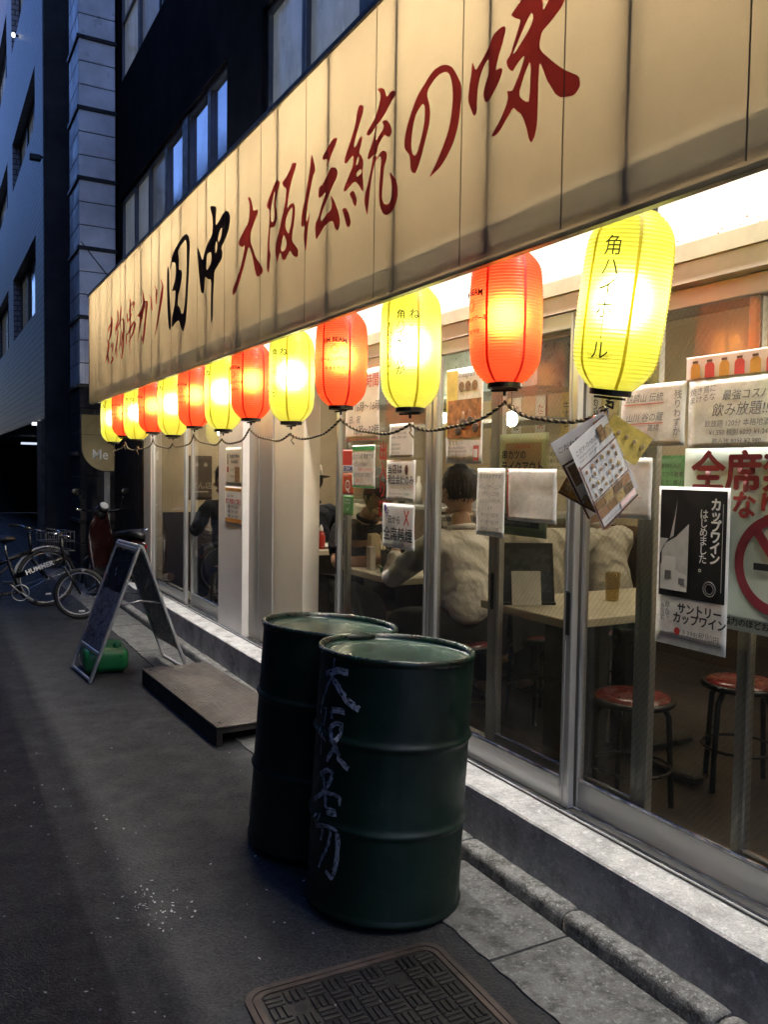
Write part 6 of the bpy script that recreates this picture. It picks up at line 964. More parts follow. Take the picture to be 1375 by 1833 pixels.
# round-cornered hanging sign at the awning's end
hs = empty('projecting_sign', (1.748, 9.98, 1.77), label='dull yellow round-cornered sign with pale letters under the awning end', cat='sign'); hs.scale = (1.08, 1, 1.08)
pts = [(.175, .29), (.175, -.30)]+[(-.155+.25+ -.25*math.sin(a)-0.0, -.05-.25*math.cos(a)) for a in [R(x) for x in range(0, 91, 9)]]+[(-.155, .29)]
MB().prism([(x, -.03, z) for x, z in pts], (0, .06, 0)).build('panel', M('sign_yellow', (.26, .20, .09), .5, 0, .2, 3), hs)
MB().box((0.01, -.0315, .08), (.33, .002, .005)).build('joint_line', BLACKM, hs)
me = text_mesh('Me', .15, weight=.001).copy()
for v in me.vertices: v.co = (v.co.x*.9+.03, -.0325, v.co.y-.13)
link('lettering', me, INK_W, hs)
MB().box((.26, 0, .32), (.56, .05, .03)).build('bracket', BLACKM, hs); MB().box((.10, .0, -.62), (.06, .05, .62)).build('post', M('post_grey', (.12, .12, .125), .5), hs)
MB().box((.10, 0, -1.34), (.05, .045, .82)).build('lower_post', BLACKM, hs)
f = MB().tube([(2.135, 9.35, .02), (2.135, 9.35, 3.0)], .02, 8).build('drain_pipe', M('pipe_brown', (.12, .09, .065), .5)); tag(f, 'thin brown drain pipe on the dark wall past the glazing', 'pipe')
for z in (.6, 1.5, 2.4): MB().box((2.148, 9.35, z), (.03, .06, .025)).build('clip', BLACKM, f)
# building across the alley (shades the road and shows only in the glass)
ob = empty('opposite_building', (-3.2, 6, 0), label='plain dark building across the alley, mirrored in the glass', cat='building')
MB().span((-5, -16, 0), (0, 46, 10.8)).build('wall', DARKW, ob)
for k in range(9):
    f = MB().span((-.01, -13+k*3.4, 3.8), (.03, -11.2+k*3.4, 5.2)).build('window', WFRAME, ob); MB().span((.0305, -12.94+k*3.4, 3.86), (.034, -11.26+k*3.4, 5.14)).build('pane', GL_BLIND, f)
# ================================================================ dining room
FZ = .20
WOOD_F = M('floor_boards', (.026, .018, .013), .5, 0, .3, 3.0, stretch=(1, .2, 1), fine=.2, fscale=60)
WALL_I = M('room_wall', (.52, .43, .29), .75, 0, .12, 1.5); CEIL = M('room_ceiling', (.34, .30, .24), .8, 0, .12, 1.5)
o = struct(MB().span((2.185, -.6, FZ-.02), (4.9, 9.0, FZ)).build('floor', WOOD_F))
o = struct(MB().span((2.24, -.6, 2.62), (4.9, 9.0, 2.66)).build('ceiling', CEIL))
o = struct(MB().span((4.8, -.6, FZ), (4.9, 9.0, 2.62)).build('wall_rear', WALL_I))
o = struct(MB().span((2.24, 8.955, FZ), (4.8, 9.0, 2.62)).build('wall_far_end', WALL_I))
o = struct(MB().span((2.24, -.6, FZ), (4.8, -.55, 2.62)).build('wall_near_end', WALL_I))
BEAM = M('dark_beam', (.13, .075, .04), .6, 0, .25, 2.0)
for y in (2.2, 4.6, 7.0): tag(MB().span((2.26, y-.06, 2.48), (4.79, y+.06, 2.615)).build('ceiling_beam', BEAM), f"dark wooden ceiling beam {'above the red stools' if y < 3 else 'above the people at table' if y < 5 else 'near the starred banner'}", 'beam')
tag(MB().span((4.72, -.5, 1.02), (4.798, 8.9, 1.10)).build('dado_rail', BEAM), 'dark wooden rail along the rear wall of the room', 'rail')
LOW_SHADE = M('low_wall_shade', (.030, .019, .012), .5, 0, .3, 2.0, stretch=(1, .2, 1))  # dark lower panels added to put the room's low shade into colour
struct(MB().span((4.74, -.54, FZ+.001), (4.797, 8.95, 1.018)).build('low_shade_rear', LOW_SHADE)); struct(MB().span((2.25, 8.92, FZ+.001), (4.73, 8.953, 1.018)).build('low_shade_end', LOW_SHADE))
# serving counter and shelf at the back
ct = empty('serving_counter', (4.25, 6.4, FZ), label='wooden serving counter with steel top at the back of the room', cat='counter')
MB().span((-.30, -1.5, 0), (.28, 1.5, .95)).build('front', BEAM, ct); MB().span((-.36, -1.55, .951), (.32, 1.55, .99), .006).build('top', ALU, ct)
MB().span((-.2, -1.4, 1.70), (.3, 1.4, 1.73)).build('shelf', ALU_D, ct); MB().span((-.25, -1.5, 1.95), (.3, 1.5, 2.4)).build('hood', M('hood_blue', (.30, .38, .40), .35, .4), ct)
for k in range(9):
    tag(MB().lathe([(0, 0), (.035, 0), (.036, .16), (.014, .21), (.014, .26), (0, .26)], 12, c=(4.05, 5.1+k*.31, FZ+.991)).build('bottle', (M('bottle_green', (.03, .10, .04), .15), M('bottle_brown', (.12, .05, .015), .15), INK_W)[k % 3]), ('green', 'brown', 'white')[k % 3]+' bottle standing '+('at the far end', 'near the middle', 'at the near end')[k//3]+' of the serving counter', 'bottle', 'bottles on the serving counter')
# pendant bulbs
BULB_I = emit('room_bulb', (1.0, .84, .60), ROOM*4)
for x, y, z, lb in ((2.62, 8.1, 1.86, 'bare pendant bulb glowing beside the poster pillar'), (3.4, 4.42, 1.85, 'bare pendant bulb over the red lantern reflection'), (3.4, 6.4, 1.88, 'bare pendant bulb above the person with the hat'), (4.1, 6.3, 1.97, 'small far pendant bulb near the steel hood'), (3.3, 2.3, 1.97, 'bare pendant bulb above the red stools'), (3.2, .8, 1.95, 'bare pendant bulb past the frame edge')):
    pb = empty('pendant_bulb', (x, y, z), label=lb, cat='bulb', group='pendant bulbs in the dining room')
    MB().ball((0, 0, 0), (.042, .042, .050), 12, 10).build('globe', BULB_I, pb); MB().tube([(0, 0, .045), (0, 0, .09)], .016, 8).build('socket', BLACKM, pb); MB().tube([(0, 0, .09), (0, 0, 2.62-z)], .004, 5).build('cable', BLACK, pb)
LT = emit('room_tube', (1.0, .90, .74), ROOM)
for x, y in ((3.5, 1.4), (3.5, 3.6), (3.5, 5.8), (3.3, 8.0)):
    q = empty('ceiling_light', (x, y, 2.60), label={1.4: 'strip light on the ceiling over the frame-edge tables', 3.6: 'strip light on the ceiling over the white shirts', 5.8: 'strip light on the ceiling before the counter', 8.0: 'strip light on the ceiling by the far wall'}[y], cat='ceiling light', group='strip lights in the dining room')
    MB().box((0, 0, -.01), (.14, .9, .05)).build('housing', INK_W, q); MB().box((0, 0, -.042), (.10, .84, .012)).build('diffuser', LT, q)
# banner with stars
b = sheet('banner', 'brown wall banner with two pale stars at the far end', 'banner', 8.949, 2.50, 2.785, 1.15, 1.63, M('banner_brown', (.075, .05, .03), .7, 0, .2), basis=FRONT)
for x in (-.03, .07): write(b, '★', x, .14, .075, M('banner_ink', (.36, .32, .24), .6))
write(b, '飲ん店', .02, -.09, .085, M('banner_ink', (.36, .32, .24), .6)); write(b, '1', -.06, .06, .05, M('banner_ink', (.36, .32, .24), .6)); patch(b, 'swash', -.08, -.16, .1, -.145, M('banner_ink', (.36, .32, .24), .6))
for y, z, lb, c in ((5.0, 1.55, 'orange menu strip on the rear wall', (.5, .2, .05)), (5.6, 1.6, 'cream menu strip on the rear wall', (.6, .55, .4)), (4.3, 1.5, 'green menu strip on the rear wall', (.12, .35, .12)), (3.6, 1.62, 'red menu strip on the rear wall', (.5, .07, .06))):
    p = sheet('wall_notice', lb, 'notice', 4.785, y+.2, y-.2, z-.14, z+.14, M('strip_'+lb.split()[0], c, .6)); lines(p, -.15, .15, (.06, 0, -.06), .04, INK)
for k, s in enumerate(('串カツ盛', 'どて焼き', 'かすうどん', '土手鍋', '冷奴', '枝豆', 'ポテサラ', '肉吸い', '牛すじ', 'たこ焼', '梅水晶', '生ビール')):
    p = sheet('menu_strip', 'paper menu strip on the rear wall, '+('first', 'second', 'third', 'fourth', 'fifth', 'sixth', 'seventh', 'eighth', 'ninth', 'tenth', 'eleventh', 'twelfth')[k]+' counted from the red stools', 'menu strip', 4.79, 2.75+k*.34+.07, 2.75+k*.34-.07, 1.72, 2.2, (PAPER, M('strip_gold', (.58, .44, .16), .6))[k % 3 == 2], group='menu strips on the rear wall'); write(p, s, 0, .03, .085, (INK, INK_R)[k % 4 == 1], True)
# tables
TOP = M('table_top', (.60, .53, .40), .42, 0, .08, 3.0)
def table(x0, x1, y0, y1, label, z=.92):
    t = empty('dining_table', ((x0+x1)/2, (y0+y1)/2, FZ), label=label, cat='table', group='dining tables')
    w_, d_ = x1-x0, y1-y0
    MB().box((0, 0, z-FZ-.018), (w_, d_, .036), bevel=.004).build('top', TOP, t)
    MB().box((0, 0, .36), (.09, .09, .68)).build('column', BLACKM, t)
    MB().box((-w_*.25, 0, .34), (.05, d_*.6, .68)).build('side_panel', M('dark_panel', (.02, .016, .013), .6), t)
    for a in (0, PI/2): MB().box((0, 0, .02), (w_*.7, .07, .035), Matrix.Rotation(a, 3, 'Z'), bevel=.008).build('foot', BLACKM, t)
    return t
table(2.215, 3.45, 2.49, 3.08, 'dining table with the black menu stand, by the price list')
table(2.20, 3.40, 3.84, 4.44, 'dining table between the white shirt and the bowed dark-shirted person')
table(2.45, 3.5, 5.42, 6.0, 'dining table before the person with the hat')
table(2.30, 3.3, 7.50, 8.1, 'dining table at the far end before the starred banner')
table(2.6, 3.6, .9, 1.5, 'dining table past the no-smoking poster')
# stools
SEATM = M('red_vinyl', (.16, .020, .017), .28, 0, .12, 6)
def stool_at(x, y, label, rz=0):
    s = empty('round_stool', (x, y, FZ), (0, 0, rz), label=label, cat='stool', group='red round stools')
    MB().lathe([(0, .455), (.11, .453), (.138, .446), (.148, .43)], 32).build('seat_pad', SEATM, s)
    MB().torus((0, 0, .428), .150, .013, (0, 0, 1), 32, 8).build('rim', BLACKM, s)
    for k in range(4):
        a = PI/4+k*PI/2; MB().tube([(.10*math.cos(a), .10*math.sin(a), .43), (.145*math.cos(a), .145*math.sin(a), .36), (.165*math.cos(a), .165*math.sin(a), .0)], .012, 8).build('leg', BLACKM, s)
    MB().torus((0, 0, .17), .150, .007, (0, 0, 1), 28, 6).build('foot_ring', BLACKM, s)
    return s
stool_at(2.40, 2.32, 'red stool with black rim behind the door stile', .3); stool_at(2.985, 2.28, 'red stool with black rim below the no-smoking poster', .8); stool_at(2.41, 4.74, 'red stool under the bowed dark-shirted person'); stool_at(2.37, 3.44, 'red stool under the person in the white shirt')
stool_at(2.86, 3.44, 'red stool under the second white shirt'); stool_at(3.32, 3.4, 'red stool under the third white shirt'); stool_at(2.86, 6.36, 'red stool under the person with the hat'); stool_at(2.36, 7.12, 'red stool under the person by the pillar')
# table-top things
TZ = .921
ms = empty('menu_stand', (2.32, 2.88, TZ), (0, 0, R(-24)), label='black framed menu stand with white card on the table', cat='menu stand')
rt = Matrix.Rotation(R(-12), 3, 'X')
MB().box((0, .02, .135), (.25, .012, .27), rt, bevel=.003).build('frame', BLACK, ms); MB().box((0, .0125, .15), (.215, .002, .19), rt).build('dark_sheet', M('stand_print', (.05, .06, .055), .3), ms); MB().box((-.01, -.030, .075), (.13, .003, .15), rt).build('white_card', PAPER, ms); MB().box((0, .01, .006), (.25, .07, .012)).build('base', BLACK, ms)
ch = empty('chopstick_holder', (2.40, 4.28, TZ), label='dark cup of paper-wrapped chopsticks on the table', cat='chopstick holder')
MB().lathe([(.038, 0), (.042, .11), (.038, .11), (.034, .004), (0, .004)], 20).build('cup', BLACK, ch)
for k in range(9): MB().tube([(.012*math.cos(k*2.1), .012*math.sin(k*2.1), .01), (.045*math.cos(k*2.1), .045*math.sin(k*2.1), .20+.01*(k % 3))], .005, 5).build('chopsticks', M('straw', (.55, .42, .22), .6), ch)
nb = empty('napkin_stand', (2.36, 4.38, TZ), (0, 0, .5), label='stack of tan paper napkins standing beside the chopsticks', cat='napkins')
for k in range(5): MB().box((0, -.012+k*.006, .095+.003*k), (.10, .004, .19)).build('napkin', M('napkin', (.56, .45, .28), .8), nb)
tc = tag(MB().prism([(2.25, 4.24, TZ), (2.27, 4.30, TZ), (2.32, 4.28, TZ)], (0, 0, .001)).build('card_foot', PAPER), 'foot of the folded white card on the table edge', 'card')
cd = tag(MB().prism([(2.255, 4.22, TZ), (2.275, 4.31, TZ), (2.27, 4.305, TZ+.135), (2.25, 4.215, TZ+.135)], (.03, -.005, 0)).build('table_card', PAPER), 'folded white table card at the table edge', 'card')
at = tag(MB().lathe([(0, 0), (.05, 0), (.055, .028), (.045, .028), (.042, .008), (0, .008)], 24, c=(2.31, 4.10, TZ)).build('ashtray', M('green_glass', (.05, .16, .10), .1)), 'small green glass dish on the table', 'dish')
for x, y, lb in ((2.7, 4.1, 'white plate before the white shirt'), (2.95, 2.7, 'white plate on the table with the menu stand'), (2.6, 5.6, 'white plate with crumpled napkin before the hat')):
    tag(MB().lathe([(0, .004), (.06, .004), (.095, .016), (.098, .018), (.06, 0), (0, 0)], 28, c=(x, y, TZ)).build('plate', INK_W), lb, 'plate')
for x, y, m, lb in ((2.55, 5.55, (.5, .04, .03), 'red sauce bottle before the person with the hat'), (2.48, 7.72, (.5, .05, .03), 'red sauce bottle by the far menu stand'), (3.1, 2.9, (.05, .03, .02), 'dark sauce bottle beyond the menu stand')):
    t = empty('sauce_bottle', (x, y, TZ), label=lb, cat='bottle'); MB().lathe([(0, 0), (.03, 0), (.031, .09), (.018, .125), (.014, .13)], 16).build('body', M('sauce_%.2f' % x, m, .2), t); MB().lathe([(.016, .13), (.015, .15), (.004, .175), (0, .175)], 12).build('cap', INK_W, t)
ms2 = empty('menu_stand', (2.42, 7.60, TZ), (0, 0, R(-20)), label='dark menu stand on the far table before the banner', cat='menu stand')
MB().box((0, .02, .14), (.22, .012, .28), rt, bevel=.003).build('frame', BLACK, ms2); MB().box((-.05, -.035, .08), (.08, .004, .15), rt).build('white_card', PAPER, ms2); MB().box((0, -.01, .012), (.26, .12, .024)).build('tray', PAPER, ms2)
for x, y, lb in ((2.62, 4.0, 'beer glass before the white shirt'), (2.72, 4.3, 'highball glass before the bowed person'), (2.75, 2.8, 'highball glass near the menu stand')):
    tag(MB().lathe([(0, .004), (.03, .004), (.036, .13), (.033, .13), (.028, .01), (0, .01)], 20, c=(x, y, TZ)).build('drinking_glass', glass('tumbler', (.8, .72, .5), 0, .1)), lb, 'glass')

# ================================================================ people
SKIN = M('skin', (.42, .25, .16), .5, 0, .08, 12); HAIR = M('hair', (.012, .010, .009), .5, 0, .3, 60, bump=.6, bscale=160, stretch=(1, 1, .15))
def skin_mesh(verts, edges, radii, sub=2, root=0):
    me = bpy.data.meshes.new('skeleton'); me.from_pydata([tuple(v) for v in verts], edges, [])
    o = bpy.data.objects.new('skeleton', me); TMP.collection.objects.link(o)
    md = o.modifiers.new('skin', 'SKIN'); md.use_smooth_shade = True; md.branch_smoothing = .6
    for k, r in enumerate(radii): me.skin_vertices[0].data[k].radius = r if isinstance(r, tuple) else (r, r)
    for k in range(len(radii)): me.skin_vertices[0].data[k].use_root = (k == root)
    sd = o.modifiers.new('sub', 'SUBSURF'); sd.levels = sub; sd.render_levels = sub
    out = evaluated(o); bpy.data.objects.remove(o); bpy.data.meshes.remove(me)
    for f in out.polygons: f.use_smooth = True
    return out
def person(loc, rz, label, shirt, pants, lean=.1, head=0.0, headturn=0.0, arms=None, sleeve='long', hat=None, face=True, scale=1.0, hair=True):
    """seated figure; local +y is the way it faces, z=0 the seat"""
    P = empty('person', loc, (0, 0, rz), label=label, cat='person', group='diners seated in the restaurant'); P.scale = (scale,)*3
    def up(z): return Vector((0, math.sin(lean)*z, math.cos(lean)*z))
    pel, wai, che, ucs, nk = up(.09), up(.23)+Vector((0, -.02, 0)), up(.40)+Vector((0, -.01, 0)), up(.50), up(.595)+Vector((0, .015, 0))
    hd = Vector((math.sin(headturn)*math.sin(lean+head), math.cos(headturn)*math.sin(lean+head), math.cos(lean+head)))
    h1, h2, h3 = nk+hd*.055, nk+hd*.135, nk+hd*.215
    arms = arms or {1: ((.27, .10, .27), (.16, .36, .30)), -1: ((-.27, .10, .27), (-.16, .36, .30))}
    V, E, Rr = [pel, wai, che, ucs, nk, h1], [(0, 1), (1, 2), (2, 3), (3, 4), (4, 5)], [(.125, .095), (.110, .080), (.105, .066), (.075, .050), .052, .056]
    idx = {}
    for s in (1, -1):
        sh = ucs+Vector((s*.165, 0, .0)); el, ha = Vector(arms[s][0]), Vector(arms[s][1])
        b = len(V); V += [sh, sh.lerp(el, .5), el, el.lerp(ha, .55), ha]; E += [(3, b), (b, b+1), (b+1, b+2), (b+2, b+3), (b+3, b+4)]; Rr += [.046, .046, .043, .038, .027]
        c = len(V); V += [Vector((s*.09, .06, .05)), Vector((s*.12, .24, .05)), Vector((s*.13, .43, .04)), Vector((s*.13, .43, -.20)), Vector((s*.13, .40, -.40)), Vector((s*.14, .52, -.43))]
        E += [(0, c), (c, c+1), (c+1, c+2), (c+2, c+3), (c+3, c+4), (c+4, c+5)]; Rr += [.095, .085, .062, .055, .04, .035]; idx[s] = (b, c)
    bme = skin_mesh(V, E, Rr)
    bm = bmesh.new(); bm.from_mesh(bme)
    # head: an egg with brow, nose, chin and ears
    fwd = Vector((math.sin(headturn), math.cos(headturn), 0)); rgt = fwd.cross(Vector((0, 0, 1))); fw = (fwd-hd*fwd.dot(hd)).normalized(); rt_ = fw.cross(hd).normalized()
    hm = Matrix((rt_, fw, hd)).transposed()
    def add_ball(c, d, seg=18, rg=14, deform=None):
        r = bmesh.ops.create_uvsphere(bm, u_segments=seg, v_segments=rg, radius=1.0)
        for v in r['verts']:
            q = v.co.copy()
            if deform: q = deform(q)
            v.co = c+hm @ Vector((q.x*d[0], q.y*d[1], q.z*d[2]))
        for f in {f for v in r['verts'] for f in v.link_faces}: f.smooth = True
    def egg(q):
        t = max(0, -q.z); q = Vector((q.x*(1-.30*t*t), q.y*(1-.12*t)+(.10*t if q.y > 0 else 0), q.z))
        if q.y > .6 and -.05 < q.z < .25: q.y -= .05
        return q
    hc = nk+hd*.150
    add_ball(hc, (.078, .097, .118), 24, 18, egg)
    add_ball(hc+hm @ Vector((0, .098, -.018)), (.012, .018, .022), 10, 8); add_ball(hc+hm @ Vector((0, .092, .012)), (.008, .012, .026), 8, 6)
    for s in (1, -1): add_ball(hc+hm @ Vector((s*.079, -.005, -.005)), (.010, .020, .032), 10, 8); add_ball(hc+hm @ Vector((s*.035, .082, -.03)), (.026, .018, .022), 10, 8)
    add_ball(hc+hm @ Vector((0, .088, -.088)), (.028, .022, .020), 10, 8)
    # hands: palm, four curled fingers of different length and a thumb from the side
    for s in (1, -1):
        el, ha = Vector(arms[s][0]), Vector(arms[s][1]); d = (ha-el).normalized(); side = d.cross(Vector((0, 0, 1))).normalized(); up_ = side.cross(d)
        fv, fe, fr_ = [ha-d*.01, ha+d*.045, ha+d*.085], [(0, 1), (1, 2)], [(.022, .022), (.036, .017), (.038, .015)]
        pm = skin_mesh(fv, fe, fr_, 1); bm.from_mesh(pm); bpy.data.meshes.remove(pm)
        for k, (o_, L_) in enumerate(((-.028, .066), (-.010, .078), (.010, .074), (.028, .058))):
            a = ha+d*.08+side*o_; fm = skin_mesh([a, a+d*L_*.45+up_*.004, a+d*L_*.75-up_*.014, a+d*L_*.86-up_*.036], [(0, 1), (1, 2), (2, 3)], [.0095, .009, .0082, .0068], 1); bm.from_mesh(fm); bpy.data.meshes.remove(fm)
        a = ha+d*.025-side*s*.028; fm = skin_mesh([a, a+d*.025-side*s*.022-up_*.006, a+d*.055-side*s*.030-up_*.014], [(0, 1), (1, 2)], [.012, .0105, .0085], 1); bm.from_mesh(fm); bpy.data.meshes.remove(fm)
    for f in bm.faces: f.smooth = True
    fin = bpy.data.meshes.new('body'); bm.to_mesh(fin); bm.free(); bpy.data.meshes.remove(bme); body = link('body', fin, SKIN, P)
    if face:
        for s in (1, -1):
            e = MB().ball(hc+hm @ Vector((s*.030, .0835, .012)), (.012, .005, .0050), 10, 8, hm).build('eye', INK_W, body)
            MB().ball(hc+hm @ Vector((s*.030, .0880, .011)), (.0055, .0012, .0045), 8, 6, hm).build('iris', INK, body)
            MB().ball(hc+hm @ Vector((s*.032, .089, .032)), (.020, .006, .0045), 8, 6, hm).build('eyebrow', HAIR, body)
        MB().ball(hc+hm @ Vector((0, .097, -.056)), (.022, .006, .006), 10, 6, hm).build('mouth', M('lips', (.32, .12, .09), .5), body)
    # shirt
    sv, se, sr = [pel-Vector((0, 0, .02)), wai, che, ucs, nk.lerp(ucs, .62)], [(0, 1), (1, 2), (2, 3), (3, 4)], [(.160, .130), (.152, .122), (.184, .138), (.165, .118), .086]
    for s in (1, -1):
        sh = ucs+Vector((s*.168, 0, .0)); el, ha = Vector(arms[s][0]), Vector(arms[s][1]); b = len(sv)
        if sleeve == 'long': sv += [sh, sh.lerp(el, .5), el, el.lerp(ha, .88)]; se += [(3, b), (b, b+1), (b+1, b+2), (b+2, b+3)]; sr += [.088, .074, .064, .046]
        else: sv += [sh, sh.lerp(el, .45), sh.lerp(el, .82)]; se += [(3, b), (b, b+1), (b+1, b+2)]; sr += [.088, .078, .075]
    sm = skin_mesh(sv, se, sr, 3)
    for v in sm.vertices:
        q = v.co; n_ = v.normal; v.co = q+n_*(.007*noise.noise((q.x*9+loc[0]*7, q.y*9, q.z*14+loc[1]))-.007*max(0, .28-abs(noise.noise((q.x*5+q.z*4+loc[0], q.y*6, q.z*7-q.x*5+loc[1]*3))))+.004*math.sin(q.z*44+q.x*18+5*noise.noise(q*7)))
    st_ = link('shirt', sm, shirt, P)
    cm = MB().torus(nk.lerp(ucs, .35), .062, .014, (hd.x*.3, math.sin(lean)+.12, 1), 20, 6).build('collar', shirt, st_)
    # trousers
    tv, te, tr_ = [pel-Vector((0, 0, .03))], [], [(.172, .135)]
    for s in (1, -1):
        b = len(tv); tv += [Vector((s*.09, .06, .05)), Vector((s*.12, .24, .05)), Vector((s*.13, .43, .04)), Vector((s*.13, .43, -.20)), Vector((s*.13, .405, -.37))]; te += [(0, b), (b, b+1), (b+1, b+2), (b+2, b+3), (b+3, b+4)]; tr_ += [.112, .100, .080, .072, .062]
    link('trousers', skin_mesh(tv, te, tr_), pants, P)
    for s in (1, -1): MB().ball((s*.14, .47, -.425), (.045, .125, .035), 12, 8).build('shoe', BLACK, P)
    if hair:
        mb = MB(); mb.ball(hc+hm @ Vector((0, -.016, .022)), (.088, .104, .112), 26, 18, hm)
        hmi = hm.inverted(); dele = [v for v in mb.bm.verts if (hmi @ (v.co-hc)).y > .035 and (hmi @ (v.co-hc)).z < .062 or (hmi @ (v.co-hc)).z < -.062]
        bmesh.ops.delete(mb.bm, geom=dele, context='VERTS')
        for v in mb.bm.verts: v.co += (v.co-hc).normalized()*(.012*noise.noise(v.co*38)+.006*noise.noise(v.co*90))
        rh = random.Random(int(loc[1]*100)); src = [v.co.copy() for v in mb.bm.verts]
        for _ in range(500):                                  # loose locks that break up the outline
            a = rh.choice(src); nrm = (a-hc).normalized(); dn = (Vector((rh.uniform(-.5, .5), rh.uniform(-.5, .5), -1))-hd*0); dn = (dn-nrm*dn.dot(nrm)).normalized(); sdv = nrm.cross(dn)*.0030; a = a+nrm*.0015
            mb.poly([a-sdv, a+sdv, a+dn*rh.uniform(.016, .030)+nrm*rh.uniform(-.002, .004)])
        mb.build('hair', HAIR, P)
    if hat:
        q = hm.to_4x4(); q.translation = hc+hm @ Vector((0, -.012, .055))
        ht = MB().lathe([(0, .085), (.06, .085), (.082, .07), (.094, .0), (.096, -.01)], 28, mat=q).build('hat', hat, P); MB().lathe([(.094, -.006), (.150, -.018), (.152, -.022), (.094, -.012)], 28, mat=q).build('brim', hat, ht)
    return P
def creased(name, col):
    """thin cotton: long soft folds that run across the back and sleeves"""
    m, t, out = nodes_of(name); b = t.nodes.new('ShaderNodeBsdfPrincipled'); t.links.new(b.outputs[0], out.inputs[0]); b.inputs['Roughness'].default_value = .8; b.inputs['Specular IOR Level'].default_value = .2
    v = coords(t, (1, 1, 1)); wn = t.nodes.new('ShaderNodeTexWave'); wn.wave_type = 'BANDS'; wn.bands_direction = 'DIAGONAL'; wn.inputs['Scale'].default_value = 3.2; wn.inputs['Distortion'].default_value = 9.0; wn.inputs['Detail'].default_value = 3.0; wn.inputs['Detail Scale'].default_value = 1.4; t.links.new(v, wn.inputs['Vector'])
    t.links.new(ramp(t, noise_n(t, v, 6.0), [(.3, tuple(x*.9 for x in col)), (.7, col)]), b.inputs['Base Color'])
    bp = t.nodes.new('ShaderNodeBump'); bp.inputs['Strength'].default_value = .9; bp.inputs['Distance'].default_value = .018; t.links.new(mixcol(t, .35, wn.outputs['Color'], ramp(t, noise_n(t, v, 9.0, 5), [(.3, 0.0), (.7, 1.0)])), bp.inputs['Height']); t.links.new(bp.outputs[0], b.inputs['Normal'])
    MATS[name] = m; return m
WHITE = creased('white_shirt', (.80, .77, .70)); WHITE2 = creased('cream_shirt', (.52, .48, .40))
DARK = creased('dark_shirt', (.018, .018, .022)); PANTS = M('black_trousers', (.014, .014, .016), .8, 0, .2, 9); NAVY = creased('navy_jacket', (.014, .016, .022))
def plaid():
    m, t, out = nodes_of('plaid_shirt'); b = t.nodes.new('ShaderNodeBsdfPrincipled'); t.links.new(b.outputs[0], out.inputs[0]); v = coords(t); sp = t.nodes.new('ShaderNodeSeparateXYZ'); t.links.new(v, sp.inputs[0])
    f = lambda s, k: math_n(t, 'LESS_THAN', math_n(t, 'FRACT', math_n(t, 'MULTIPLY', s, k)), .5)
    a = math_n(t, 'MULTIPLY', math_n(t, 'ADD', f(sp.outputs[0], 16.0), f(sp.outputs[2], 16.0)), .5)
    t.links.new(ramp(t, a, [(0.0, (.30, .27, .20)), (.5, (.12, .11, .09)), (1.0, (.025, .025, .025))]), b.inputs[0]); b.inputs['Roughness'].default_value = .8; MATS['plaid_shirt'] = m; return m
SZ = FZ+.46
ELB = {1: ((.25, .20, .28), (.10, .42, .31)), -1: ((-.24, .33, .27), (-.12, .47, .42))}
person((2.37, 3.42, SZ), R(2), 'person in a white shirt seen from behind, one elbow on the table', WHITE, PANTS, .06, .12, 0, ELB, face=False)
person((2.41, 4.74, SZ), R(186), 'person in a dark short-sleeved shirt with head bowed over the table', DARK, PANTS, .26, .62, .1, {1: ((.26, .20, .27), (.02, .40, .31)), -1: ((-.27, .18, .26), (-.10, .42, .30))}, 'short', scale=1.0)
person((2.86, 3.42, SZ), R(-10), 'person in a cream shirt leaning behind the menu stand', WHITE2, PANTS, .22, .3, .2, face=False)
person((3.32, 3.38, SZ), R(8), 'person in a rumpled cream shirt behind the hanging menus', WHITE2, PANTS, .16, .2, -.3, {1: ((.27, .18, .28), (.12, .40, .34)), -1: ((-.28, .14, .26), (-.14, .40, .31))}, face=False)
person((3.28, 4.82, SZ), R(170), 'person in a plaid shirt beyond the white shirt', plaid(), PANTS, .12, .25, .3)
person((2.86, 6.36, SZ), R(5), 'person in a dark jacket wearing a pale brimmed hat', NAVY, PANTS, .05, .05, .3, hat=M('straw_hat', (.20, .16, .11), .8, 0, .2, 40), face=False)
person((2.36, 7.12, SZ), R(-4), 'person with dark vest and pale sleeve by the poster pillar', NAVY, PANTS, .05, .15, -.5, face=False)
person((3.45, 6.5, SZ), R(180), 'person facing the street beyond the person with the hat', WHITE2, PANTS, .1, .2, 0)
# ================================================================ notices on the glazing
GX = 2.052
p = sheet('notice', 'English menu notice with small picture on the white pillar', 'notice', 2.0355, 6.19, 5.83, 1.375, 1.655, M('paper_cream', (.68, .64, .55), .5, 0, .05))
write(p, 'English Menu\nAvailable!', .03, .055, .042, INK, weight=.001); write(p, '英語', -.13, .05, .045, INK, True)
patch(p, 'stamp', -.15, -.045, -.11, -.005, INK_R); patch(p, 'picture', .03, -.12, .14, -.005, M('print_brown', (.30, .16, .07), .5, 0, .5, 60)); lines(p, -.08, .02, (-.03, -.08), .028, INK_G)
p = sheet('notice', 'last order notice with orange bands on the white pillar', 'notice', 2.0355, 6.20, 5.82, 1.085, 1.360, PAPER)
patch(p, 'orange_band', -.185, .105, .185, .13, M('ink_orange', (.62, .27, .05), .5)); patch(p, 'orange_band', -.185, -.13, .185, -.10, M('ink_orange', (.62, .27, .05), .5))
write(p, 'Last Order', -.06, .07, .03, INK); write(p, '終了 時間のご案内', 0, .025, .042, INK_R, weight=.001)
for y in (-.015, -.05, -.085): write(p, '■ 21:30〜22:00', .0, y, .033, INK)
p = sheet('notice', 'business hours sheet with red heading behind the lanterns', 'notice', GX, 4.155, 3.77, 1.655, 2.03, M('paper_pink', (.76, .68, .62), .5, 0, .08))
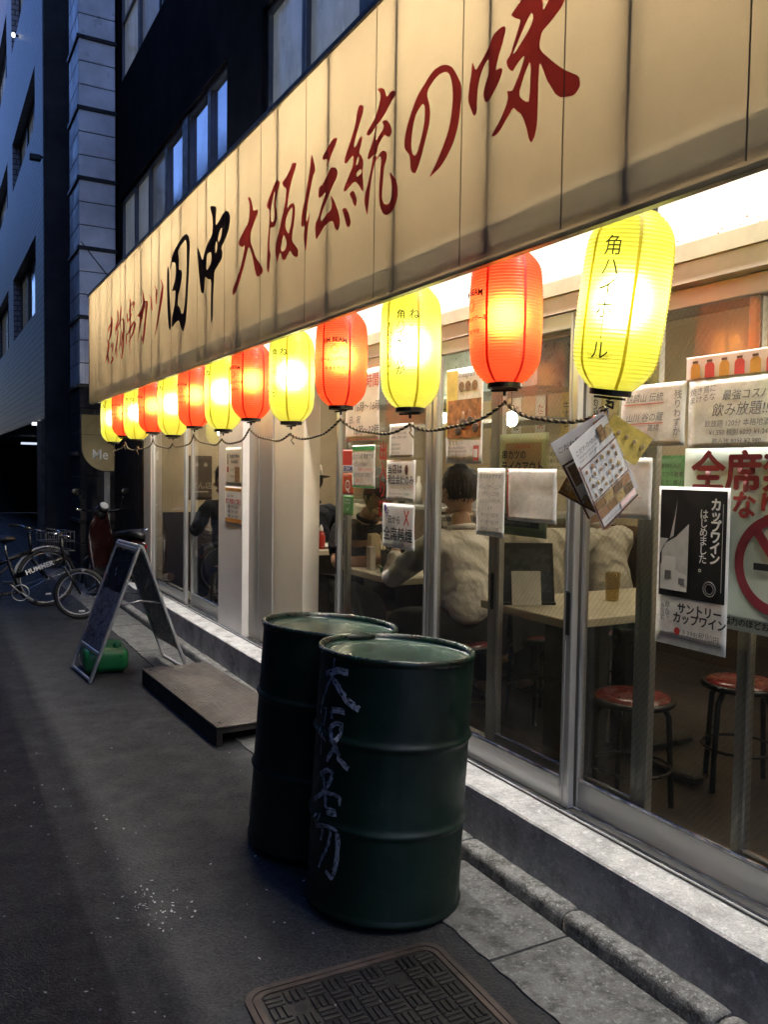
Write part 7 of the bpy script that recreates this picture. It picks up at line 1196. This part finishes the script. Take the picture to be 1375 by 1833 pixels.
write(p, '営業時間ー', .08, .12, .075, INK_P, weight=.0015); write(p, '16時〜16時', .06, -.01, .058, INK, shear=.25); write(p, '日、祝', -.08, -.075, .045, INK, shear=.2); write(p, '16時〜23時', .05, -.135, .058, INK, shear=.25); patch(p, 'red_line', -.19, -.182, .19, -.178, INK_P)
p = sheet('notice', 'handwritten white notice with green border beside the red lettering', 'notice', GX-.004, 4.06, 3.80, 1.405, 1.632, PAPER_S)
patch(p, 'green_band', -.128, .085, .128, .108, INK_GR); patch(p, 'green_edge', -.128, -.112, .128, -.105, INK_GR); write(p, 'ただいま満席です', 0, .052, .030, INK, shear=.1); lines(p, -.11, .11, (.01, -.045), .024, INK_G); scribble(p, -.06, .1, -.018, .018, INK_P); write(p, '待ち', -.05, -.08, .028, INK_P)
p = sheet('sticker', 'red security sticker with blue lettering on the door stile', 'sticker', GX-.003, 4.18, 4.042, 1.486, 1.610, INK_R, warp=0)
patch(p, 'white_band', -.068, -.062, .068, -.022, INK_W); write(p, 'SECOM', 0, -.042, .034, INK_B, weight=.0016)
p = sheet('sticker', 'orange payment sticker with round white mark below the security sticker', 'sticker', GX-.003, 4.176, 4.046, 1.368, 1.480, M('sticker_orange', (.60, .10, .035), .4), warp=0)
write(p, 'Q', 0, -.012, .085, INK_W, weight=.0008); write(p, '=', 0, -.010, .03, INK_W, weight=.001); lines(p, -.05, .05, (.045,), .012, INK_W)
p = sheet('sticker', 'small green sticker under the orange payment sticker', 'sticker', GX-.003, 4.166, 4.043, 1.252, 1.358, M('sticker_green', (.10, .26, .08), .4), warp=0)
lines(p, -.05, .05, (.03, .012), .014, INK_W); write(p, '✓', 0, -.02, .05, INK_W)
gl = empty('window_lettering', (GX+.012, 3.745, 1.445), label='red vertical entrance lettering painted on the glass door', cat='lettering')
gl.matrix_world = Matrix.Translation((2.064, 3.745, 1.445)) @ STREET.to_4x4()
for k, ch in enumerate('出入り口'): write(gl, ch, random.uniform(-.004, .004), .145-.097*k, .098, INK_R, weight=.003, z=.001, sx=.85, name='character')
p = sheet('notice', 'small white notice hanging above the cash-only notice', 'notice', GX-.006, 3.645, 3.413, 1.565, 1.729, PAPER)
lines(p, -.095, .095, (.055, .035, .015), .015, INK_G); lines(p, -.095, .0, (-.02, -.04, -.06), .014, INK_G)
p = sheet('notice', 'cash-only notice in bold black print', 'notice', GX-.003, 3.674, 3.396, 1.352, 1.552, PAPER)
write(p, '当店は', -.055, .052, .050, INK, weight=.0010); MB().ball((.058, .052, .0026), (.016, .026, .0008), 14, 8).build('mark', INK_BR, p); write(p, '現金会計のみ', .0, -.0, .046, INK, weight=.0008, sx=.95); write(p, 'ご了承ください', .06, -.04, .018, INK_G); lines(p, -.12, .12, (-.068,), .012, INK_G); lines(p, -.06, .07, (-.084,), .012, INK_G)
p = sheet('notice', 'handwritten no-smoking paper with a crossed-out cigarette', 'notice', GX-.009, 3.70, 3.388, 1.117, 1.336, M('paper_blue', (.70, .70, .70), .4, 0, .06, 9, bump=.4, bscale=18), warp=.007)
write(p, '今', -.11, .062, .05, INK_V, weight=.0008); write(p, '日から', -.035, .028, .042, INK, weight=.001); write(p, '全席禁煙', .0, -.045, .072, INK, weight=.0012)
for s in (-1, 1): MB().box((.085, .045, .003+s*.0003), (.085, .008, .0006), Matrix.Rotation(s*R(58), 3, 'Z')).build('cross_stroke', INK_R, p)
write(p, 'ご協力をお願いします', .045, -.09, .018, INK); MB().ball((-.125, .085, .003), (.012, .02, .0006), 10, 6).build('doodle', INK_V, p)
# photo poster
p = sheet('poster', 'restaurant photo poster with white captions behind the red lantern', 'poster', GX-.002, 3.136, 2.860, 1.535, 1.947, PAPER_S)
patch(p, 'yellow_strip', -.137, -.09, -.05, .2, M('print_yellow', (.75, .62, .16), .5, 0, .15, 12)); write(p, 'Instagram', .02, .175, .032, INK, shear=.2)
for k in range(3): MB().lathe([(0, .003), (.022, .003)], 18, c=(-.02+k*.05, .125, 0)).build('round_photo', M('print_food', (.20, .11, .05), .5, 0, .5, 90), p)
patch(p, 'photo', -.125, -.095, .13, .07, M('print_photo', (.36, .14, .05), .5, 0, .6, 26, dark=(.08, .03, .015)), z=.0026)
for x, y, s, m in ((.0, .0, .018, 'skin'), (.05, .01, .016, 'skin'), (.09, -.02, .016, 'skin'), (-.04, -.03, .015, 'skin')):
    MB().ball((x, y, .0042), (s*.7, s, .0005), 10, 6).build('printed_face', M('print_skin', (.45, .24, .13), .5), p); MB().ball((x, y-.035, .0040), (s*1.5, s*1.3, .0004), 10, 6).build('printed_body', M('print_dark', (.05, .03, .025), .5), p)
lines(p, -.12, .05, (-.14, -.155, -.17, -.185), .012, INK_G); ph = patch(p, 'pink_box', .075, -.195, .115, -.13, INK_P); patch(p, 'pale_box', .081, -.18, .109, -.145, INK_W, z=.003)
for k in range(3): write(p, '▮', -.10+k*.025, -.115, .02, M('print_leaf', (.20, .24, .06), .5))
# takeaway board inside the glass
p = sheet('notice', 'pale green takeaway notice taped inside the glass', 'notice', 2.100, 2.805, 2.495, 1.245, 1.655, M('paper_green', (.52, .58, .36), .55, 0, .08))
patch(p, 'brown_panel', -.115, .03, .115, .168, M('print_tan', (.40, .29, .16), .5, 0, .1)); patch(p, 'blue_panel', -.12, -.17, .11, -.12, M('print_slate', (.10, .12, .13), .5)); write(p, '串カツの', -.055, .118, .040, INK, weight=.001); write(p, 'テイクアウト', .0, .068, .050, INK, weight=.0015, sx=.9, z=.004); write(p, '大阪伝統の味', .0, .152, .017, INK_R, z=.0035); lines(p, -.11, .1, (-.135, -.155), .014, INK_W)
p = sheet('notice', 'handwritten price list in a plastic sleeve', 'notice', GX-.004, 2.888, 2.695, 1.235, 1.515, PAPER_S)
write(p, '本日のおすすめ', 0, .105, .021, INK_G, shear=.2)
for k, s in enumerate(('紅しょうが 一二〇円', 'うずら 一二〇円', 'レンコン 一〇〇円', 'なす', '牛カツ 一五〇円', 'チーズ 一五〇円', '豚ねぎ 一八〇円')): write(p, s, .0, .062-k*.029, .018, INK_G, shear=.15, sx=.95)
p = sheet('notice', 'blank white sheet in a crinkled plastic sleeve', 'notice', GX-.003, 2.682, 2.383, 1.309, 1.514, PAPER_S, warp=.008); patch(p, 'red_strip', -.149, -.09, -.141, .10, INK_P)
p = sheet('notice', 'blank sleeved sheet half hidden by the hanging menus', 'notice', GX-.003, 2.142, 1.924, 1.353, 1.553, PAPER_S, warp=.008); write(p, '▪▪', .06, -.03, .014, INK_P)
p = sheet('notice', 'handwritten sake notice behind the tilted yellow lantern', 'notice', GX-.003, 2.068, 1.80, 1.59, 1.788, PAPER_S, warp=.006)
write(p, '麒麟山 伝統', -.03, .055, .030, INK_G, shear=.2); write(p, '山川 谷の蔵', -.03, -.008, .030, INK_G, shear=.2); write(p, '高橋', .01, -.042, .024, INK_G, shear=.2); write(p, '残りわずか', .105, .0, .030, INK_G, True, line=.95); lines(p, -.12, .06, (-.08,), .016, INK_G)
for y in (.036, -.027): patch(p, 'wavy_line', -.12, y, .05, y+.0025, INK_P)
p = sheet('notice', 'all-you-can-drink notice written by hand under the jar strip', 'notice', GX-.003, 1.786, 1.44, 1.58, 1.781, PAPER_S, warp=.006)
write(p, '焼き鳥に\nまけるな', -.12, .058, .024, INK_G, shear=.2, rot=.12); write(p, '最強コスパ', .03, .05, .032, INK_G, shear=.2); write(p, '飲み放題!!', .01, .008, .042, INK_G, shear=.15); write(p, '飲放題 120分 本格地酒', .0, -.03, .022, INK_G, shear=.1); write(p, '¥1,550 税別 60分 ¥1,240', .01, -.056, .020, INK_G, shear=.1); write(p, '飲み放 90分 ¥2,980', .0, -.082, .020, INK_G, shear=.1)
p = sheet('poster', 'pink strip printed with red and orange jars', 'poster', GX-.002, 1.80, 1.40, 1.785, 1.856, M('strip_pink', (.70, .52, .46), .4, 0, .06), warp=.002)
for k in range(8):
    x = -.165+k*.052; m = (M('jar_orange', (.62, .28, .05), .5), M('jar_red', (.60, .06, .06), .5))[k % 2]
    q = MB().prism([(x+.017*a, -.008+.022*b, .0026) for a, b in ((-1, -1), (1, -1), (1, .55), (.75, .85), (.5, 1), (-.5, 1), (-.75, .85), (-1, .55))], (0, 0, .0003)).build('printed_jar', m, p)
    patch(q, 'printed_lid', x-.010, .0145, x+.010, .022, INK_BR, z=.0035)
# no-smoking poster inside
p = sheet('poster', 'pale green no-smoking poster with red ring and bold red characters', 'poster', 2.093, 1.832, 1.25, 1.045, 1.582, M('poster_mint', (.58, .64, .54), .5, 0, .08, 5), warp=.002)
write(p, '全席禁煙に', .05, .19, .125, M('poster_red', (.24, .02, .025), .5), weight=.0045, sx=1.0); write(p, 'なりました', .10, .095, .085, M('poster_red2', (.30, .03, .03), .5), weight=.0032)
RC = (.05, -.065)
mb = MB(); n = 48; prev = None
for k in range(n+1):
    a = 2*PI*k/n; cur = [mb.bm.verts.new((RC[0]+r*math.cos(a), RC[1]+r*math.sin(a), .003)) for r in (.115, .145)]
    if prev: mb.bm.faces.new((prev[0], prev[1], cur[1], cur[0]))
    prev = cur
mb.build('ban_ring', M('ring_red', (.26, .03, .045), .5), p); MB().box((RC[0], RC[1], .0036), (.25, .028, .0006), Matrix.Rotation(R(-52), 3, 'Z')).build('ban_bar', M('ring_red', (.26, .03, .045)), p)
patch(p, 'cigarette', RC[0]-.08, RC[1]-.018, RC[0]+.06, RC[1]+.002, INK, z=.0042)
mb = MB(); mb.tube([(RC[0]+.03+.02*math.sin(k*.8), RC[1]+.02+k*.012, .0036) for k in range(7)], .004, 4); mb.build('smoke_curl', INK, p); write(p, '※ご協力のほどお願いいたします', .02, -.245, .026, INK, weight=.0006)
# black wine poster
p = sheet('poster', 'black and white cup wine poster in a clear sleeve', 'poster', GX-.005, 1.888, 1.622, .968, 1.463, PAPER_S, warp=.004)
patch(p, 'black_field', -.125, -.095, .124, .238, M('print_black', (.012, .012, .013), .45)); WP = M('print_grey', (.46, .45, .42), .5, 0, .08, 30)
def shape(nm, pts, m, z=.0034): return MB().poly([(x, y, z) for x, y in pts]).build(nm, m, p)
shape('printed_flame', [(-.085, .085), (-.070, .095), (-.058, .21), (-.066, .16)], WP)
shape('printed_glass', [(-.115, .045), (-.10, .07), (-.06, .092), (-.012, .135), (-.012, -.06), (-.115, -.06)], WP)
shape('printed_curve', [(-.125, .085), (-.09, .085), (-.11, .06), (-.125, .03)], WP)
shape('printed_bottle', [(-.105, .03), (-.06, .03), (-.058, .015), (-.06, -.01), (-.03, -.02), (-.013, -.025), (-.013, -.075), (-.118, -.075), (-.118, -.0)], M('print_bottle', (.58, .57, .53), .5, 0, .1), .0040)
shape('printed_label', [(-.10, -.015), (-.075, -.015), (-.075, -.04), (-.10, -.04)], INK_G, .0046); shape('printed_label', [(-.045, -.035), (-.022, -.035), (-.022, -.055), (-.045, -.055)], INK_G, .0046)
write(p, 'カップワイン', .088, .115, .040, INK_W, True, weight=.0016, z=.0042, line=.80); write(p, 'はじめました。', .045, .085, .032, INK_W, True, weight=.0002, z=.0042, line=.84)
patch(p, 'white_line', .112, -.06, .1135, .2, INK_W, z=.0042); mb = MB(); mb.torus((.07, -.055, .0036), .022, .0012, (0, 0, 1), 20, 4); mb.torus((.07, -.055, .0036), .015, .001, (0, 0, 1), 20, 4); mb.build('seal', INK_G, p)
write(p, 'サントリー\nカップワイン', .035, -.145, .036, INK, weight=.0014, rot=0, sx=.92, line=.85); write(p, '飲んで', -.085, -.14, .020, INK, True); write(p, 'みなはれ', -.105, -.15, .016, INK, True)
MB().lathe([(0, .0034), (.012, .0034)], 18, c=(-.045, -.200, 0)).build('round_mark', INK_R, p); write(p, '白', -.02, -.2, .014, INK); write(p, '399(税別)', .04, -.203, .024, INK_G, shear=.2); write(p, '円', .10, -.205, .022, INK)
patch(p, 'rule', -.12, -.222, .118, -.2205, INK); patch(p, 'rule', -.12, -.227, .118, -.2265, INK)

# ================================================================ menus hanging from the near lantern
def free_sheet(name, label, cat, tl, tr, bl, mat, group=None):
    tl, tr, bl = Vector(tl), Vector(tr), Vector(bl); ux = (tr-tl); W_ = ux.length; ux.normalize(); uy = (tl-bl); uy -= ux*uy.dot(ux); H_ = uy.length; uy.normalize(); n = ux.cross(uy)
    bm = bmesh.new(); nx, ny = 8, 10; seed = random.random()*9
    for k in (0, 1):
        gr_ = [[bm.verts.new(((i/nx-.5)*W_, (j/ny-.5)*H_, .0012*k+.006*(i/nx-.5)**2+.003*noise.noise((i*.3+seed, j*.3, 0)))) for j in range(ny+1)] for i in range(nx+1)]
        for i in range(nx):
            for j in range(ny): f = bm.faces.new((gr_[i][j], gr_[i+1][j], gr_[i+1][j+1], gr_[i][j+1])); f.smooth = True
    me = bpy.data.meshes.new(name); bm.to_mesh(me); bm.free(); o = link(name, me, mat)
    c = tl+ux*W_/2-uy*H_/2
    o.matrix_world = Matrix(((ux.x, uy.x, n.x, c.x), (ux.y, uy.y, n.y, c.y), (ux.z, uy.z, n.z, c.z), (0, 0, 0, 1)))
    tag(o, label, cat, group); return o, W_, H_
GRP = 'laminated menus hanging from the near lantern'
LAM = cloth_light('laminate', (.82, .81, .78), (.80, .77, .72), .4, .2, gloss=.05)
mn, W_, H_ = free_sheet('menu_card', 'front laminated menu card with rows of skewer photos', 'menu', (1.421, 1.613, 1.564), (1.564, 1.636, 1.654), (1.55, 1.623, 1.351), LAM, GRP)
x0, y1 = -W_/2, H_/2; FD = [M('food%d' % k, c, .45, 0, .35, 140) for k, c in enumerate(((.22, .13, .06), (.34, .24, .10), (.14, .09, .05), (.30, .17, .09)))]
patch(mn, 'brown_border', x0+.001, -H_/2+.002, x0+.006, H_/2-.06, INK_BR, z=.006); patch(mn, 'brown_border', x0, -H_/2, -x0, -H_/2+.005, INK_BR, z=.006)
write(mn, 'こだわり!の逸品!', x0+W_*.38, y1-.028, .0155, INK, shear=.2, z=.007); lines(mn, x0+.01, x0+W_*.6, (y1-.042, y1-.052), .006, INK_G)
for l in mn.children: pass
for k, (a, b) in enumerate(((.66, .80), (.82, .97))): patch(mn, 'food_photo', x0+W_*a, y1-.05, x0+W_*b, y1-.008-.012*k, FD[k], z=.0065)
for r in range(4):
    for c in range(6):
        q = MB().ball((x0+W_*(.14+c*.145)+random.uniform(-.003, .003), y1-.085-r*.023+random.uniform(-.003, .003), .0066), (random.uniform(.005, .008), random.uniform(.004, .007), .0004), 10, 6, Matrix.Rotation(random.random()*3, 3, 'Z')).build('printed_skewer', FD[(r+c*3) % 4], mn)
patch(mn, 'brown_rule', x0+.004, y1-.070, -x0-.002, y1-.066, INK_BR, z=.0066); patch(mn, 'brown_rule', x0+.004, y1-.169, -x0-.002, y1-.166, INK_BR, z=.0066)
for r in range(2):
    for c in range(4): patch(mn, 'dish_photo', x0+W_*(.04+c*.235), y1-.171-r*.026-.024, x0+W_*(.04+c*.235)+W_*.225, y1-.171-r*.026, FD[(r*3+c) % 4], z=.0066)
patch(mn, 'pink_box', x0+W_*.55, y1-.238, -x0-.004, y1-.224, M('box_pink', (.68, .48, .44), .4), z=.0066)
for r in range(3): scribble(mn, x0+W_*.08, x0+W_*.5, y1-.235-r*.009, .007, INK_G)
for l in mn.children:
    if l.location.z < .006 and l.name.startswith('lettering'): l.location.z += .005
mn, W2, H2 = free_sheet('menu_card', 'rear laminated menu card with brown edge, lit pink by the lanterns', 'menu', (1.445, 1.711, 1.577), (1.576, 1.657, 1.665), (1.577, 1.71, 1.375), LAM, GRP)
write(mn, 'こだわり!の逸品!', -.01, H2/2-.030, .018, INK, shear=.2, z=.007); patch(mn, 'food_photo', W2*.25, H2/2-.05, W2*.47, H2/2-.01, FD[3], z=.0066); patch(mn, 'brown_rule', -W2/2, H2/2-.074, W2/2, H2/2-.068, INK_BR, z=.0066); patch(mn, 'brown_border', -W2/2, -H2/2, -W2/2+.006, H2/2-.07, INK_BR, z=.0066); patch(mn, 'food_photo', -W2/2+.01, -.02, -W2/2+.07, H2/2-.08, FD[0], z=.0064)
mn, W3, H3 = free_sheet('menu_card', 'menu card with golden fried food photos below the front card', 'menu', (1.512, 1.754, 1.446), (1.536, 1.736, 1.503), (1.574, 1.693, 1.349), M('food_gold', (.40, .22, .05), .3, 0, .45, 34, dark=(.16, .07, .02)), GRP)
patch(mn, 'dark_edge', -W3/2, -H3/2, -W3/2+.005, H3/2, INK_BR, z=.0066)
for k in range(5): MB().ball((-W3*.2+random.uniform(0, W3*.5), -H3*.4+k*H3*.19, .007), (.013, .010, .0006), 12, 6, Matrix.Rotation(k, 3, 'Z')).build('printed_cutlet', FD[(k*2+1) % 4], mn)
mn, W4, H4 = free_sheet('menu_card', 'yellow menu card showing at the back of the hanging bundle', 'menu', (1.595, 1.699, 1.587), (1.631, 1.672, 1.659), (1.674, 1.64, 1.516), M('menu_yellow', (.62, .46, .10), .35, 0, .2, 40), GRP)
for k in range(4): MB().ball((W4*.1, -H4*.4+k*H4*.2, .007), (.008, .006, .0005), 10, 6).build('printed_bean', FD[1], mn)
cl = empty('menu_clip', (1.585, 1.665, 1.672), label='silver ring clip holding the hanging menus to the lantern', cat='clip')
MB().torus((0, 0, -.012), .018, .0025, (1, 0, .2), 20, 6).build('ring', CHROME, cl); MB().ball((-.004, .018, -.030), (.010, .020, .013), 14, 10, Matrix.Rotation(.5, 3, 'X')).build('bell', CHROME, cl); MB().tube([(0, -.01, .01), (.004, -.03, .0), (0, -.035, .015), (-.004, -.015, .02)], .004, 6).build('knot', BLACKM, cl)
bpy.data.scenes.remove(TMP)
